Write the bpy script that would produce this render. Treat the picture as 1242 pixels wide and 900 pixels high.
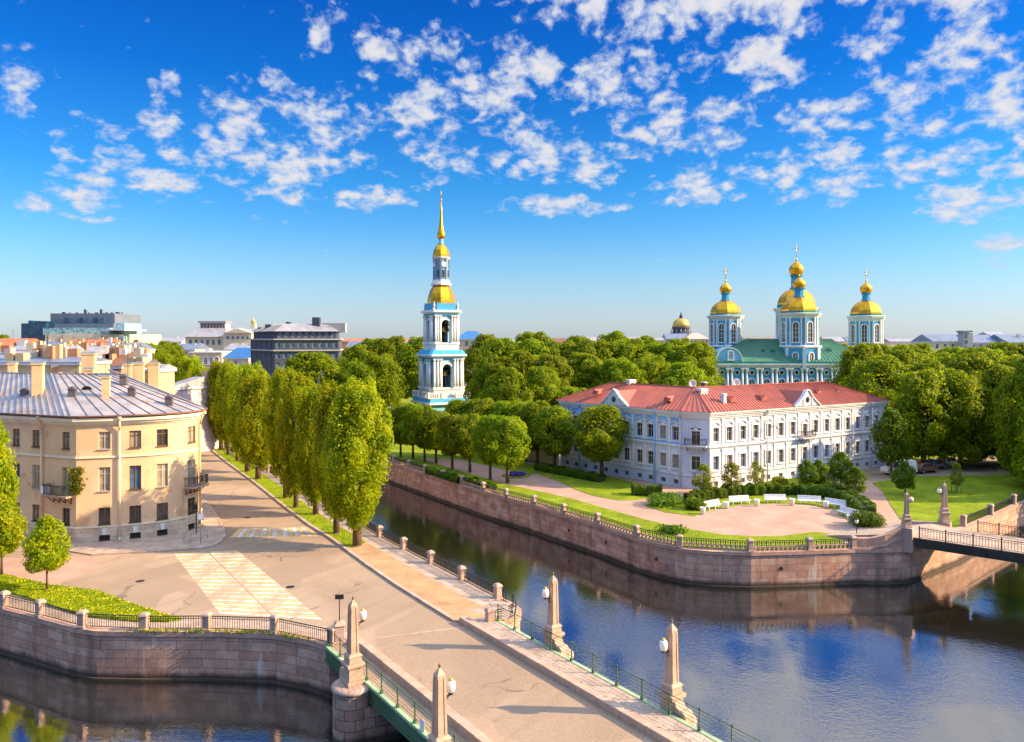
import bpy, math, random
import numpy as np
from mathutils import Vector
R = math.radians
random.seed(7)
for o in list(bpy.data.objects):
    bpy.data.objects.remove(o)
SC = bpy.context.scene
COL = SC.collection

# ------------------------------------------------------------------ camera, sky, sun, exposure
F, CX, HY, H = 910.0, 621.0, 412.0, 20.0
cam = bpy.data.cameras.new('camera')
cam.sensor_width = 36
cam.lens = F / 1242 * 36
cam.shift_y = -(450 - HY) / 1242
cam.clip_end = 60000
cam_o = bpy.data.objects.new('camera', cam)
cam_o.location = (0, 0, H)
cam_o.rotation_euler = (R(90), 0, 0)
COL.objects.link(cam_o)
SC.camera = cam_o

SUN_EL, SUN_AZ = 27.0, 94.0          # azimuth measured from +Y towards +X
sun = bpy.data.lights.new('sun', 'SUN')
sun.energy = 3.3
sun.angle = R(0.5)
sun.color = (1.0, 0.74, 0.40)
sun_o = bpy.data.objects.new('sun', sun)
sd = Vector((math.sin(R(SUN_AZ)) * math.cos(R(SUN_EL)), math.cos(R(SUN_AZ)) * math.cos(R(SUN_EL)), math.sin(R(SUN_EL))))
sun_o.rotation_euler = sd.to_track_quat('Z', 'Y').to_euler()
sun_o.location = (60, -20, 80)
COL.objects.link(sun_o)

SC.view_settings.view_transform = 'Standard'
SC.view_settings.look = 'None'
SC.view_settings.exposure = 1.8
SC.view_settings.gamma = 1
SC.view_settings.use_curve_mapping = False
SC.render.engine = 'CYCLES'
SC.cycles.use_denoising = True
SC.cycles.max_bounces = 6
SC.cycles.diffuse_bounces = 3
SC.cycles.glossy_bounces = 3
SC.cycles.transmission_bounces = 3
SC.cycles.caustics_reflective = False
SC.cycles.caustics_refractive = False
SC.cycles.sample_clamp_indirect = 8


class NT:
    """small helper to wire shader nodes"""
    def __init__(s, tree):
        s.t = tree
        s.n = tree.nodes
        s.l = tree.links

    def put(s, inp, v):
        if hasattr(v, 'is_output') or isinstance(v, bpy.types.NodeSocket):
            s.l.new(v, inp)
        else:
            inp.default_value = v

    def math(s, op, a, b=None, c=None, clamp=False):
        n = s.n.new('ShaderNodeMath')
        n.operation = op
        n.use_clamp = clamp
        s.put(n.inputs[0], a)
        if b is not None:
            s.put(n.inputs[1], b)
        if c is not None:
            s.put(n.inputs[2], c)
        return n.outputs[0]

    def vmath(s, op, a, b=None):
        n = s.n.new('ShaderNodeVectorMath')
        n.operation = op
        s.put(n.inputs[0], a)
        if b is not None:
            s.put(n.inputs[1], b)
        return n.outputs['Value'] if op in ('LENGTH', 'DOT_PRODUCT') else n.outputs['Vector']

    def noise(s, vec, scale, detail=4, rough=0.55, dist=0.0):
        n = s.n.new('ShaderNodeTexNoise')
        s.put(n.inputs['Vector'], vec)
        n.inputs['Scale'].default_value = scale
        n.inputs['Detail'].default_value = detail
        n.inputs['Roughness'].default_value = rough
        n.inputs['Distortion'].default_value = dist
        return n.outputs[0]

    def ramp(s, fac, stops, interp='LINEAR'):
        n = s.n.new('ShaderNodeValToRGB')
        n.color_ramp.interpolation = interp
        e = n.color_ramp.elements
        while len(e) < len(stops):
            e.new(0.5)
        for k, (p, c) in enumerate(stops):
            e[k].position = p
            e[k].color = c if len(c) == 4 else (*c, 1)
        s.put(n.inputs['Fac'], fac)
        return n.outputs['Color']

    def mix(s, fac, a, b, blend='MIX'):
        n = s.n.new('ShaderNodeMix')
        n.data_type = 'RGBA'
        n.blend_type = blend
        s.put(n.inputs[0], fac)
        s.put(n.inputs[6], a if not isinstance(a, tuple) else (*a[:3], 1))
        s.put(n.inputs[7], b if not isinstance(b, tuple) else (*b[:3], 1))
        return n.outputs[2]

    def mapr(s, v, a, b, c=0.0, d=1.0, smooth=True):
        n = s.n.new('ShaderNodeMapRange')
        n.interpolation_type = 'SMOOTHSTEP' if smooth else 'LINEAR'
        s.put(n.inputs[0], v)
        for k, x in enumerate((a, b, c, d)):
            s.put(n.inputs[k + 1], x)
        return n.outputs[0]

    def comb(s, x, y, z):
        n = s.n.new('ShaderNodeCombineXYZ')
        for k, v in enumerate((x, y, z)):
            s.put(n.inputs[k], v)
        return n.outputs[0]


world = bpy.data.worlds.new('World')
SC.world = world
world.use_nodes = True
wt = NT(world.node_tree)
wt.n.clear()
wo = wt.n.new('ShaderNodeOutputWorld')
bg = wt.n.new('ShaderNodeBackground')
bg.inputs['Strength'].default_value = 0.15
wt.l.new(bg.outputs[0], wo.inputs[0])
tc = wt.n.new('ShaderNodeTexCoord')
sky = wt.n.new('ShaderNodeTexSky')
sky.sky_type = 'NISHITA'
sky.sun_disc = False
sky.sun_elevation = R(SUN_EL)
sky.sun_rotation = R(SUN_AZ)
sky.ozone_density = 2.0
sky.dust_density = 0.6
sep = wt.n.new('ShaderNodeSeparateXYZ')
wt.l.new(tc.outputs['Generated'], sep.inputs[0])
dx, dy, dz = sep.outputs
SKY_TINT = [(0.0, (0.2464, 0.2834, 0.3819)), (0.03, (0.2218, 0.2772, 0.3758)), (0.1, (0.1386, 0.2642, 0.368)), (0.2, (0.0462, 0.2168, 0.3743)), (0.32, (0.01, 0.1491, 0.3553)), (0.425, (0.006, 0.115, 0.335)), (0.5, (0.3, 0.36, 0.48)), (0.72, (2.8, 2.15, 1.65))]  # overhead stops, out of view, brightened and warmed as added shadow fill
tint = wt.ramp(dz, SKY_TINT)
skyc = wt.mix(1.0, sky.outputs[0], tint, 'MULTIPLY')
CL_COV, CL_LO = 0.58, 0.43
# altocumulus over the town: banks of puffs laid out by compass bearing and height above the horizon
bearing = wt.math('ARCTAN2', dx, dy)
rise = wt.math('ARCSINE', dz)
BANKS = [(20, 95, 34, 48), (40, 245, 26, 20), (110, 205, 62, 62), (200, 205, 85, 45), (285, 160, 55, 62), (390, 165, 80, 62), (330, 215, 70, 50), (440, 238, 70, 18),
         (465, 62, 46, 34), (530, 52, 44, 26), (525, 150, 80, 78), (600, 105, 80, 55), (665, 85, 60, 40), (650, 185, 70, 40), (715, 205, 45, 30), (730, 90, 70, 55),
         (800, 35, 85, 62), (795, 155, 60, 48), (700, 248, 110, 16), (870, 150, 60, 40), (930, 75, 90, 50), (950, 25, 60, 30), (850, 222, 75, 30), (990, 205, 110, 45),
         (1010, 140, 80, 40), (1085, 115, 75, 55), (1060, 50, 55, 32), (1170, 55, 75, 45), (1215, 120, 60, 50), (1130, 185, 90, 50), (1170, 245, 90, 36), (1225, 200, 60, 60),
         (1190, 8, 90, 20), (660, 12, 40, 22), (720, 15, 30, 22), (1215, 300, 50, 22), (200, 105, 22, 22), (330, 95, 20, 20), (383, 38, 20, 26), (412, 15, 18, 18), (195, 150, 30, 26),
         (700, -60, 300, 55), (980, -45, 260, 50), (1230, -60, 200, 60), (700, -150, 420, 90), (1150, -160, 420, 110), (100, -160, 160, 60), (1500, 80, 240, 170), (1900, 40, 260, 200), (-300, 150, 200, 90), (-700, 120, 260, 120)]
cover = None
for bx, by, rx, ry in BANKS:
    A0 = math.atan((bx - CX) / F)
    k = math.cos(A0)
    E0 = math.atan((HY - by) / F * k)
    ra, re = rx / F * k * k * 1.10, ry / F * k * 1.12
    q = wt.math('ADD', wt.math('POWER', wt.math('MULTIPLY', wt.math('SUBTRACT', bearing, A0), 1 / ra), 2.0),
                wt.math('POWER', wt.math('MULTIPLY', wt.math('SUBTRACT', rise, E0), 1 / re), 2.0))
    q = wt.math('SUBTRACT', 1.0, wt.math('MULTIPLY', q, 0.75), clamp=True)
    if by < -30:
        q = wt.math('MULTIPLY', q, 1.5)  # unseen banks above the view, thickened to lighten the water's reflection
    cover = q if cover is None else wt.math('SMOOTH_MAX', cover, q, 0.15)
over = wt.mapr(dz, 0.5, 0.7, 0.0, 0.5)
cover = wt.math('MAXIMUM', cover, over)
lg = wt.math('LOGARITHM', wt.math('ADD', wt.math('MAXIMUM', rise, -0.1), 0.22), math.e)
cp = wt.comb(bearing, wt.math('MULTIPLY', lg, 0.72), 0.0)
vor = wt.n.new('ShaderNodeTexVoronoi')
vor.feature = 'SMOOTH_F1'
vor.voronoi_dimensions = '2D'
wob = wt.n.new('ShaderNodeTexNoise')
wt.l.new(cp, wob.inputs['Vector'])
wob.inputs['Scale'].default_value = 26.0
wob.inputs['Detail'].default_value = 4.0
wv = wt.vmath('ADD', cp, wt.vmath('MULTIPLY', wt.vmath('SUBTRACT', wob.outputs['Color'], (0.5, 0.5, 0.5)), (0.075, 0.06, 0)))
wt.l.new(wv, vor.inputs['Vector'])
vor.inputs['Scale'].default_value = 29.0
vor.inputs['Smoothness'].default_value = 0.5
puff = wt.math('SUBTRACT', 0.62, vor.outputs['Distance'])
n_fine = wt.noise(cp, 55.0, 6, 0.62, 0.3)
n_mid = wt.noise(wt.vmath('ADD', cp, (3.1, 7.7, 0)), 15.0, 4, 0.55, 0.2)
dens = wt.math('ADD', wt.math('MULTIPLY', puff, 0.55), wt.math('MULTIPLY', wt.math('SUBTRACT', n_fine, 0.5), 0.95))
dens = wt.math('ADD', dens, wt.math('MULTIPLY', wt.math('SUBTRACT', n_mid, 0.5), 0.9))
dens = wt.math('ADD', dens, wt.math('MULTIPLY', cover, CL_COV))
alpha = wt.mapr(dens, CL_LO, CL_LO + 0.40)
thick = wt.mapr(dens, CL_LO + 0.16, CL_LO + 0.62)
CL = 1.70
ccol = wt.mix(thick, (CL * 0.66, CL * 0.76, CL * 0.94), (CL * 1.0, CL * 0.95, CL * 0.95))
skyc = wt.mix(wt.math('MULTIPLY', alpha, 0.93), skyc, ccol)
# a thin pale veil near the horizon
veil = wt.mapr(dz, 0.0, 0.16, 0.35, 0.0)
skyc = wt.mix(veil, skyc, (1.16, 1.34, 1.56))
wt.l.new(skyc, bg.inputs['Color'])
world.cycles.sampling_method = 'MANUAL'
world.cycles.sample_map_resolution = 512


# ------------------------------------------------------------------ geometry helpers
def G(px, py, z=0.0):
    """ground point of the site plan, measured on the survey view"""
    Y = (H - z) * F / (py - HY)
    return ((px - CX) / F * Y, Y)


def at(px, Y):
    return (px - CX) / F * Y


def zat(py, Y):
    return H - (py - HY) * Y / F


class MB:
    def __init__(s):
        s.v, s.f, s.uv, s.sm = [], [], [], []

    def add(s, vs, fs, uvs=None, smooth=False):
        b = len(s.v)
        s.v += [tuple(v) for v in vs]
        for k, f in enumerate(fs):
            s.f.append([i + b for i in f])
            s.uv.append(uvs[k] if uvs else None)
            s.sm.append(smooth)
        return s

    def box(s, cx, cy, z0, z1, sx, sy, rz=0.0, top=1.0):
        c, n = math.cos(rz), math.sin(rz)
        vs = []
        for z, k in ((z0, 1.0), (z1, top)):
            for a, b in ((-1, -1), (1, -1), (1, 1), (-1, 1)):
                x, y = a * sx / 2 * k, b * sy / 2 * k
                vs.append((cx + x * c - y * n, cy + x * n + y * c, z))
        return s.add(vs, [(3, 2, 1, 0), (4, 5, 6, 7), (0, 1, 5, 4), (1, 2, 6, 5), (2, 3, 7, 6), (3, 0, 4, 7)])

    def bar(s, p, q, w, h=None):
        """box from p to q with section w (sideways) x h (up)"""
        h = h or w
        p, q = Vector(p), Vector(q)
        d = (q - p).normalized()
        up = Vector((0, 0, 1)) if abs(d.z) < 0.95 else Vector((0, 1, 0))
        a = d.cross(up).normalized() * (w / 2)
        b = a.cross(d).normalized() * (h / 2)
        vs = [t + i * a + j * b for t in (p, q) for i, j in ((-1, -1), (1, -1), (1, 1), (-1, 1))]
        return s.add(vs, [(0, 1, 2, 3), (7, 6, 5, 4), (0, 4, 5, 1), (1, 5, 6, 2), (2, 6, 7, 3), (3, 7, 4, 0)])

    def tube(s, p, q, r0, r1=None, n=8, smooth=True):
        r1 = r0 if r1 is None else r1
        p, q = Vector(p), Vector(q)
        d = (q - p).normalized()
        up = Vector((0, 0, 1)) if abs(d.z) < 0.95 else Vector((0, 1, 0))
        a = d.cross(up).normalized()
        b = a.cross(d).normalized()
        vs, fs = [], []
        for t, r in ((p, r0), (q, r1)):
            for k in range(n):
                w = 2 * math.pi * k / n
                vs.append(t + a * (r * math.cos(w)) + b * (r * math.sin(w)))
        for k in range(n):
            fs.append((k, (k + 1) % n, n + (k + 1) % n, n + k))
        s.add(vs, fs, smooth=smooth)
        b0 = len(s.v) - 2 * n
        s.f += [[b0 + k for k in range(n)][::-1], [b0 + n + k for k in range(n)]]
        s.uv += [None, None]
        s.sm += [False, False]
        return s

    def prism(s, poly, z0, z1, z1s=None):
        n = len(poly)
        vs = [(x, y, z0) for x, y in poly] + [(x, y, (z1s[k] if z1s else z1)) for k, (x, y) in enumerate(poly)]
        fs = [list(range(n))[::-1], list(range(n, 2 * n))] + [(k, (k + 1) % n, n + (k + 1) % n, n + k) for k in range(n)]
        return s.add(vs, fs)

    def lathe(s, prof, n=12, cx=0.0, cy=0.0, phase=0.0, smooth=True):
        vs, fs = [], []
        for r, z in prof:
            for k in range(n):
                w = 2 * math.pi * k / n + phase
                vs.append((cx + max(r, 0.001) * math.cos(w), cy + max(r, 0.001) * math.sin(w), z))
        for i in range(len(prof) - 1):
            for k in range(n):
                fs.append((i * n + k, i * n + (k + 1) % n, (i + 1) * n + (k + 1) % n, (i + 1) * n + k))
        s.add(vs, fs, smooth=smooth)
        b0 = len(s.v) - n * len(prof)
        s.f += [[b0 + k for k in range(n)][::-1], [b0 + n * (len(prof) - 1) + k for k in range(n)]]
        s.uv += [None, None]
        s.sm += [False, False]
        return s

    def build(s, name, mat, parent=None, loc=None, rz=0.0, world=False, bevel=0.0, recalc=True):
        vs = s.v
        if world and parent is not None:
            l = parent.location
            vs = [(x - l.x, y - l.y, z - l.z) for x, y, z in vs]
        me = bpy.data.meshes.new(name)
        me.from_pydata(vs, [], s.f)
        if any(u is not None for u in s.uv):
            lay = me.uv_layers.new(name='UVMap')
            i = 0
            for k, f in enumerate(s.f):
                for j in range(len(f)):
                    if s.uv[k] is not None:
                        lay.data[i].uv = s.uv[k][j]
                    i += 1
        me.polygons.foreach_set('use_smooth', s.sm)
        if recalc:
            import bmesh
            bm = bmesh.new()
            bm.from_mesh(me)
            bmesh.ops.recalc_face_normals(bm, faces=bm.faces)
            bm.to_mesh(me)
            bm.free()
        me.materials.append(mat)
        me.update()
        return place(me, name, parent, loc, rz, bevel)


def place(me, name, parent=None, loc=None, rz=0.0, bevel=0.0):
    o = bpy.data.objects.new(name, me)
    COL.objects.link(o)
    if parent is not None:
        o.parent = parent
    if loc is not None:
        o.location = loc
    o.rotation_euler = (0, 0, rz)
    if bevel:
        m = o.modifiers.new('bevel', 'BEVEL')
        m.width = bevel
        m.segments = 1
        m.limit_method = 'ANGLE'
        m.angle_limit = R(40)
    return o


def tag(o, label, cat, group=None, kind=None):
    o['label'] = label
    o['category'] = cat
    if group:
        o['group'] = group
    if kind:
        o['kind'] = kind
    return o


def thing(name, label, cat, loc=(0, 0, 0), rz=0.0, group=None):
    o = bpy.data.objects.new(name, None)
    o.empty_display_size = 0.5
    COL.objects.link(o)
    o.location = loc
    o.rotation_euler = (0, 0, rz)
    return tag(o, label, cat, group)


def struct(o):
    o['kind'] = 'structure'
    return o


def kids(o):
    return [c for c in bpy.data.objects if c.parent == o]


def copy_tree(o, parent=None):
    c = o.copy()
    COL.objects.link(c)
    if parent is not None:
        c.parent = parent
    for ch in list(o.children):
        copy_tree(ch, c)
    return c


ORD = ['first', 'second', 'third', 'fourth', 'fifth', 'sixth', 'seventh', 'eighth', 'ninth', 'tenth', 'eleventh', 'twelfth', 'thirteenth',
       'fourteenth', 'fifteenth', 'sixteenth', 'seventeenth', 'eighteenth', 'nineteenth', 'twentieth', 'twenty-first', 'twenty-second',
       'twenty-third', 'twenty-fourth', 'twenty-fifth', 'twenty-sixth', 'twenty-seventh', 'twenty-eighth', 'twenty-ninth', 'thirtieth']


class Path:
    def __init__(s, pts, smooth=0):
        pts = [tuple(p[:2]) for p in pts]
        if smooth:
            out = []
            n = len(pts)
            for i in range(n - 1):
                p0, p1, p2, p3 = pts[max(i - 1, 0)], pts[i], pts[i + 1], pts[min(i + 2, n - 1)]
                for k in range(smooth):
                    t = k / smooth
                    out.append(tuple(0.5 * (2 * p1[a] + (p2[a] - p0[a]) * t + (2 * p0[a] - 5 * p1[a] + 4 * p2[a] - p3[a]) * t * t
                                            + (3 * p1[a] - p0[a] - 3 * p2[a] + p3[a]) * t ** 3) for a in (0, 1)))
            out.append(pts[-1])
            pts = out
        s.p = pts
        s.c = [0.0]
        for a, b in zip(pts, pts[1:]):
            s.c.append(s.c[-1] + math.hypot(b[0] - a[0], b[1] - a[1]))
        s.L = s.c[-1]

    def seg(s, t):
        for i in range(len(s.p) - 1):
            if t <= s.c[i + 1] or i == len(s.p) - 2:
                return i
        return 0

    def at(s, t):
        i = s.seg(t)
        k = (t - s.c[i]) / max(s.c[i + 1] - s.c[i], 1e-9)
        a, b = s.p[i], s.p[i + 1]
        return (a[0] + (b[0] - a[0]) * k, a[1] + (b[1] - a[1]) * k)

    def tan(s, t):
        i = s.seg(t)
        a, b = s.p[i], s.p[i + 1]
        l = math.hypot(b[0] - a[0], b[1] - a[1])
        return ((b[0] - a[0]) / l, (b[1] - a[1]) / l)

    def nor(s, t):
        d = s.tan(t)
        return (d[1], -d[0])

    def vnor(s):
        """outward normals averaged at the vertices"""
        out = []
        for i in range(len(s.p)):
            n = [0.0, 0.0]
            for j in (i - 1, i):
                if 0 <= j < len(s.p) - 1:
                    a, b = s.p[j], s.p[j + 1]
                    l = s.c[j + 1] - s.c[j]
                    n[0] += (b[1] - a[1]) / l
                    n[1] -= (b[0] - a[0]) / l
            l = math.hypot(*n)
            out.append((n[0] / l, n[1] / l))
        return out

    def offset(s, d):
        out = []
        vn = s.vnor()
        for i, (p, n) in enumerate(zip(s.p, vn)):
            k = 1.0
            if 0 < i < len(s.p) - 1:
                m = s.nor((s.c[i] + s.c[i + 1]) / 2)
                k = 1 / max(0.5, m[0] * n[0] + m[1] * n[1])
            out.append((p[0] + n[0] * d * k, p[1] + n[1] * d * k))
        return Path(out)

    def s_px(s, px):
        k = (px - CX) / F
        for i in range(len(s.p) - 1):
            a, b = s.p[i], s.p[i + 1]
            fa, fb = a[0] - k * a[1], b[0] - k * b[1]
            if fa * fb <= 0 and fa != fb:
                return s.c[i] + (s.c[i + 1] - s.c[i]) * fa / (fa - fb)
        return None


def sweep(mb, path, z0, z1, d0, d1, top=True):
    """a band along a path between heights z0..z1, from offset d0 (inner) to d1 (outer)"""
    a, b = path.offset(d0).p, path.offset(d1).p
    n = len(a)
    vs = [(*p, z0) for p in a] + [(*p, z0) for p in b] + [(*p, z1) for p in b] + [(*p, z1) for p in a]
    fs, uv = [], []
    for i in range(n - 1):
        u0, u1 = path.c[i], path.c[i + 1]
        for x, y, v0, v1 in ((1, 2, z0, z1), (2, 3, z1, z1 + abs(d1 - d0)), (3, 0, z1, z0), (0, 1, z0, z0)):
            fs.append((x * n + i, x * n + i + 1, y * n + i + 1, y * n + i))
            uv.append(((u0, v0), (u1, v0), (u1, v1), (u0, v1)))
    for i in (0, n - 1):
        fs.append((i, n + i, 2 * n + i, 3 * n + i))
        uv.append(((0, z0), (abs(d1 - d0), z0), (abs(d1 - d0), z1), (0, z1)))
    return mb.add(vs, fs, uv)


def uniq(xs, eps=1e-3):
    xs = sorted(xs)
    out = [xs[0]]
    for x in xs[1:]:
        if x - out[-1] > eps:
            out.append(x)
    return out


def facade(mb, path, z0, z1, holes, depth=0.22):
    """wall sheet along a path with real openings and their reveals"""
    ss = uniq(list(path.c) + [h[0] for h in holes] + [h[1] for h in holes])
    zs = uniq([z0, z1] + [h[2] for h in holes] + [h[3] for h in holes])
    for i in range(len(ss) - 1):
        for j in range(len(zs) - 1):
            sm, zm = (ss[i] + ss[i + 1]) / 2, (zs[j] + zs[j + 1]) / 2
            if any(h[0] < sm < h[1] and h[2] < zm < h[3] for h in holes):
                continue
            a, b = path.at(ss[i]), path.at(ss[i + 1])
            mb.add([(*a, zs[j]), (*b, zs[j]), (*b, zs[j + 1]), (*a, zs[j + 1])], [(0, 1, 2, 3)],
                   [((ss[i], zs[j]), (ss[i + 1], zs[j]), (ss[i + 1], zs[j + 1]), (ss[i], zs[j + 1]))])
    for s0, s1, y0, y1 in holes:
        a, b = path.at(s0), path.at(s1)
        l = math.hypot(b[0] - a[0], b[1] - a[1])
        n = ((b[1] - a[1]) / l, -(b[0] - a[0]) / l)
        c, d = (a[0] - n[0] * depth, a[1] - n[1] * depth), (b[0] - n[0] * depth, b[1] - n[1] * depth)
        vs = [(*a, y0), (*b, y0), (*b, y1), (*a, y1), (*c, y0), (*d, y0), (*d, y1), (*c, y1)]
        mb.add(vs, [(0, 1, 5, 4), (1, 2, 6, 5), (2, 3, 7, 6), (3, 0, 4, 7)], [((0, 0), (1, 0), (1, .2), (0, .2))] * 4)
    return mb


def hole_frame(path, h):
    a, b = path.at(h[0]), path.at(h[1])
    l = math.hypot(b[0] - a[0], b[1] - a[1])
    n = ((b[1] - a[1]) / l, -(b[0] - a[0]) / l)
    return ((a[0] + b[0]) / 2, (a[1] + b[1]) / 2), n, l, math.atan2(n[0], -n[1])

# ------------------------------------------------------------------ materials
def new_mat(name):
    m = bpy.data.materials.new(name)
    m.use_nodes = True
    t = NT(m.node_tree)
    t.n.clear()
    out = t.n.new('ShaderNodeOutputMaterial')
    p = t.n.new('ShaderNodeBsdfPrincipled')
    t.l.new(p.outputs[0], out.inputs[0])
    return m, t, p, out


def bumpify(t, p, h, strength=0.3, dist=0.05):
    b = t.n.new('ShaderNodeBump')
    b.inputs['Strength'].default_value = strength
    b.inputs['Distance'].default_value = dist
    t.put(b.inputs['Height'], h)
    t.l.new(b.outputs[0], p.inputs['Normal'])


def pos(t):
    return t.n.new('ShaderNodeNewGeometry').outputs['Position']


def M(name, col, rough=0.8, var=0.18, scale=0.6, metal=0.0, spec=0.3, bump=0.0, col2=None, fine=6.0):
    """plain weathered surface: broad and fine variation of one colour"""
    m, t, p, out = new_mat(name)
    P = pos(t)
    a = t.noise(P, scale, 5, 0.6)
    b = t.noise(P, scale * fine, 3, 0.6)
    f = t.math('ADD', t.math('MULTIPLY', a, 0.65), t.math('MULTIPLY', b, 0.35))
    lo = col2 or tuple(c * (1 - var) for c in col)
    hi = col if col2 else tuple(min(1, c * (1 + var)) for c in col)
    t.l.new(t.ramp(f, [(0.36, lo), (0.64, hi)]), p.inputs['Base Color'])
    p.inputs['Roughness'].default_value = rough
    p.inputs['Metallic'].default_value = metal
    p.inputs['Specular IOR Level'].default_value = spec
    if bump:
        bumpify(t, p, b, bump, 0.03)
    return m


def asphalt():
    m, t, p, out = new_mat('asphalt')
    P = pos(t)
    big = t.noise(P, 0.12, 5, 0.6, 0.6)
    fine = t.noise(P, 9.0, 3, 0.7)
    c = t.ramp(big, [(0.3, (0.27, 0.185, 0.125)), (0.5, (0.34, 0.238, 0.162)), (0.72, (0.41, 0.29, 0.20))])
    # re-laid patches and darker wheel tracks
    pv = t.n.new('ShaderNodeTexVoronoi')
    pv.distance = 'CHEBYCHEV'
    r_ = t.n.new('ShaderNodeVectorRotate')
    r_.inputs['Angle'].default_value = R(33)
    t.l.new(P, r_.inputs['Vector'])
    t.l.new(r_.outputs[0], pv.inputs['Vector'])
    pv.inputs['Scale'].default_value = 0.16
    ps = t.n.new('ShaderNodeSeparateXYZ')
    t.l.new(pv.outputs['Color'], ps.inputs[0])
    c = t.mix(t.mapr(ps.outputs[0], 0.62, 0.64, 0.0, 0.42), c, (0.24, 0.165, 0.115))
    c = t.mix(t.mapr(ps.outputs[1], 0.74, 0.78, 0.0, 0.22), c, (0.56, 0.42, 0.30))
    trk = t.noise(t.vmath('MULTIPLY', r_.outputs[0], (1.0, 0.03, 1.0)), 0.9, 3, 0.5)
    c = t.mix(t.mapr(trk, 0.5, 0.7, 0.0, 0.4), c, (0.22, 0.15, 0.105))
    oil = t.noise(P, 0.8, 5, 0.7)
    c = t.mix(t.mapr(oil, 0.62, 0.75, 0.0, 0.4), c, (0.17, 0.12, 0.09))
    c = t.mix(0.22, c, t.ramp(fine, [(0.3, (0.12, 0.08, 0.06)), (0.7, (0.55, 0.42, 0.3))]))
    # tar joints and cracks
    v = t.n.new('ShaderNodeTexVoronoi')
    v.feature = 'DISTANCE_TO_EDGE'
    w = t.n.new('ShaderNodeTexNoise')
    t.l.new(P, w.inputs['Vector'])
    w.inputs['Scale'].default_value = 0.5
    t.l.new(t.vmath('ADD', P, t.vmath('MULTIPLY', w.outputs['Color'], (3.0, 3.0, 0))), v.inputs['Vector'])
    v.inputs['Scale'].default_value = 0.11
    crack = t.mapr(v.outputs['Distance'], 0.0015, 0.007, 0.55, 0.0)
    crack = t.math('MULTIPLY', crack, t.mapr(t.noise(P, 0.25, 2), 0.42, 0.55))
    c = t.mix(crack, c, (0.07, 0.05, 0.045))
    t.l.new(c, p.inputs['Base Color'])
    p.inputs['Roughness'].default_value = 0.85
    p.inputs['Specular IOR Level'].default_value = 0.25
    bumpify(t, p, fine, 0.25, 0.02)
    return m


def slabs(name, c1, c2, mortar, sx, sy, rz=0.0, uv=False, offset=0.5, msize=0.015, stain=None, bump=0.4, bscale=None):
    """courses of stone: brick pattern in metres, each block its own shade"""
    m, t, p, out = new_mat(name)
    P = pos(t)
    if uv:
        vec = t.n.new('ShaderNodeTexCoord').outputs['UV']
    else:
        r = t.n.new('ShaderNodeVectorRotate')
        r.inputs['Angle'].default_value = rz
        t.l.new(P, r.inputs['Vector'])
        vec = r.outputs[0]
    br = t.n.new('ShaderNodeTexBrick')
    t.l.new(vec, br.inputs['Vector'])
    br.offset = offset
    br.inputs['Scale'].default_value = 1.0
    br.inputs['Brick Width'].default_value = sx
    br.inputs['Row Height'].default_value = sy
    br.inputs['Mortar Size'].default_value = msize
    br.inputs['Mortar Smooth'].default_value = 0.3
    br.inputs['Color1'].default_value = (*c1, 1)
    br.inputs['Color2'].default_value = (*c2, 1)
    br.inputs['Mortar'].default_value = (*mortar, 1)
    n = t.noise(P, 0.9, 5, 0.65)
    n2 = t.noise(P, 7.0, 3, 0.6)
    c = t.mix(0.55, br.outputs['Color'], t.ramp(n, [(0.3, (0.45, 0.45, 0.45)), (0.7, (1.35, 1.3, 1.25))]), 'MULTIPLY')
    c = t.mix(0.35, c, t.ramp(n2, [(0.3, (0.6, 0.6, 0.6)), (0.7, (1.35, 1.35, 1.35))]), 'MULTIPLY')
    if stain:
        s = t.n.new('ShaderNodeSeparateXYZ')
        t.l.new(P, s.inputs[0])
        z = s.outputs[2]
        # lime runs, wet foot, weeds of algae
        run = t.noise(t.vmath('MULTIPLY', P, (1.0, 1.0, 0.14)), 1.7, 4, 0.6)
        patch = t.noise(P, 0.22, 3)
        lime = t.math('MULTIPLY', t.mapr(run, 0.56, 0.72), t.mapr(patch, 0.45, 0.62))
        c = t.mix(t.math('MULTIPLY', lime, 0.75), c, (0.68, 0.62, 0.58))
        soot = t.math('MULTIPLY', t.mapr(t.noise(t.vmath('MULTIPLY', P, (1, 1, 0.2)), 0.8, 4), 0.52, 0.75), 0.6)
        c = t.mix(soot, c, (0.09, 0.07, 0.06))
        wet = t.mapr(t.math('ADD', z, t.math('MULTIPLY', n, 0.5)), stain + 0.45, stain + 0.95, 0.88, 0.0)
        c = t.mix(wet, c, (0.022, 0.022, 0.016))
    t.l.new(c, p.inputs['Base Color'])
    p.inputs['Roughness'].default_value = 0.75
    p.inputs['Specular IOR Level'].default_value = 0.3
    hgt = t.math('ADD', t.math('MULTIPLY', br.outputs['Fac'], -1.0), t.math('MULTIPLY', n2, 0.4))
    bumpify(t, p, hgt, bump, 0.03)
    return m


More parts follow.
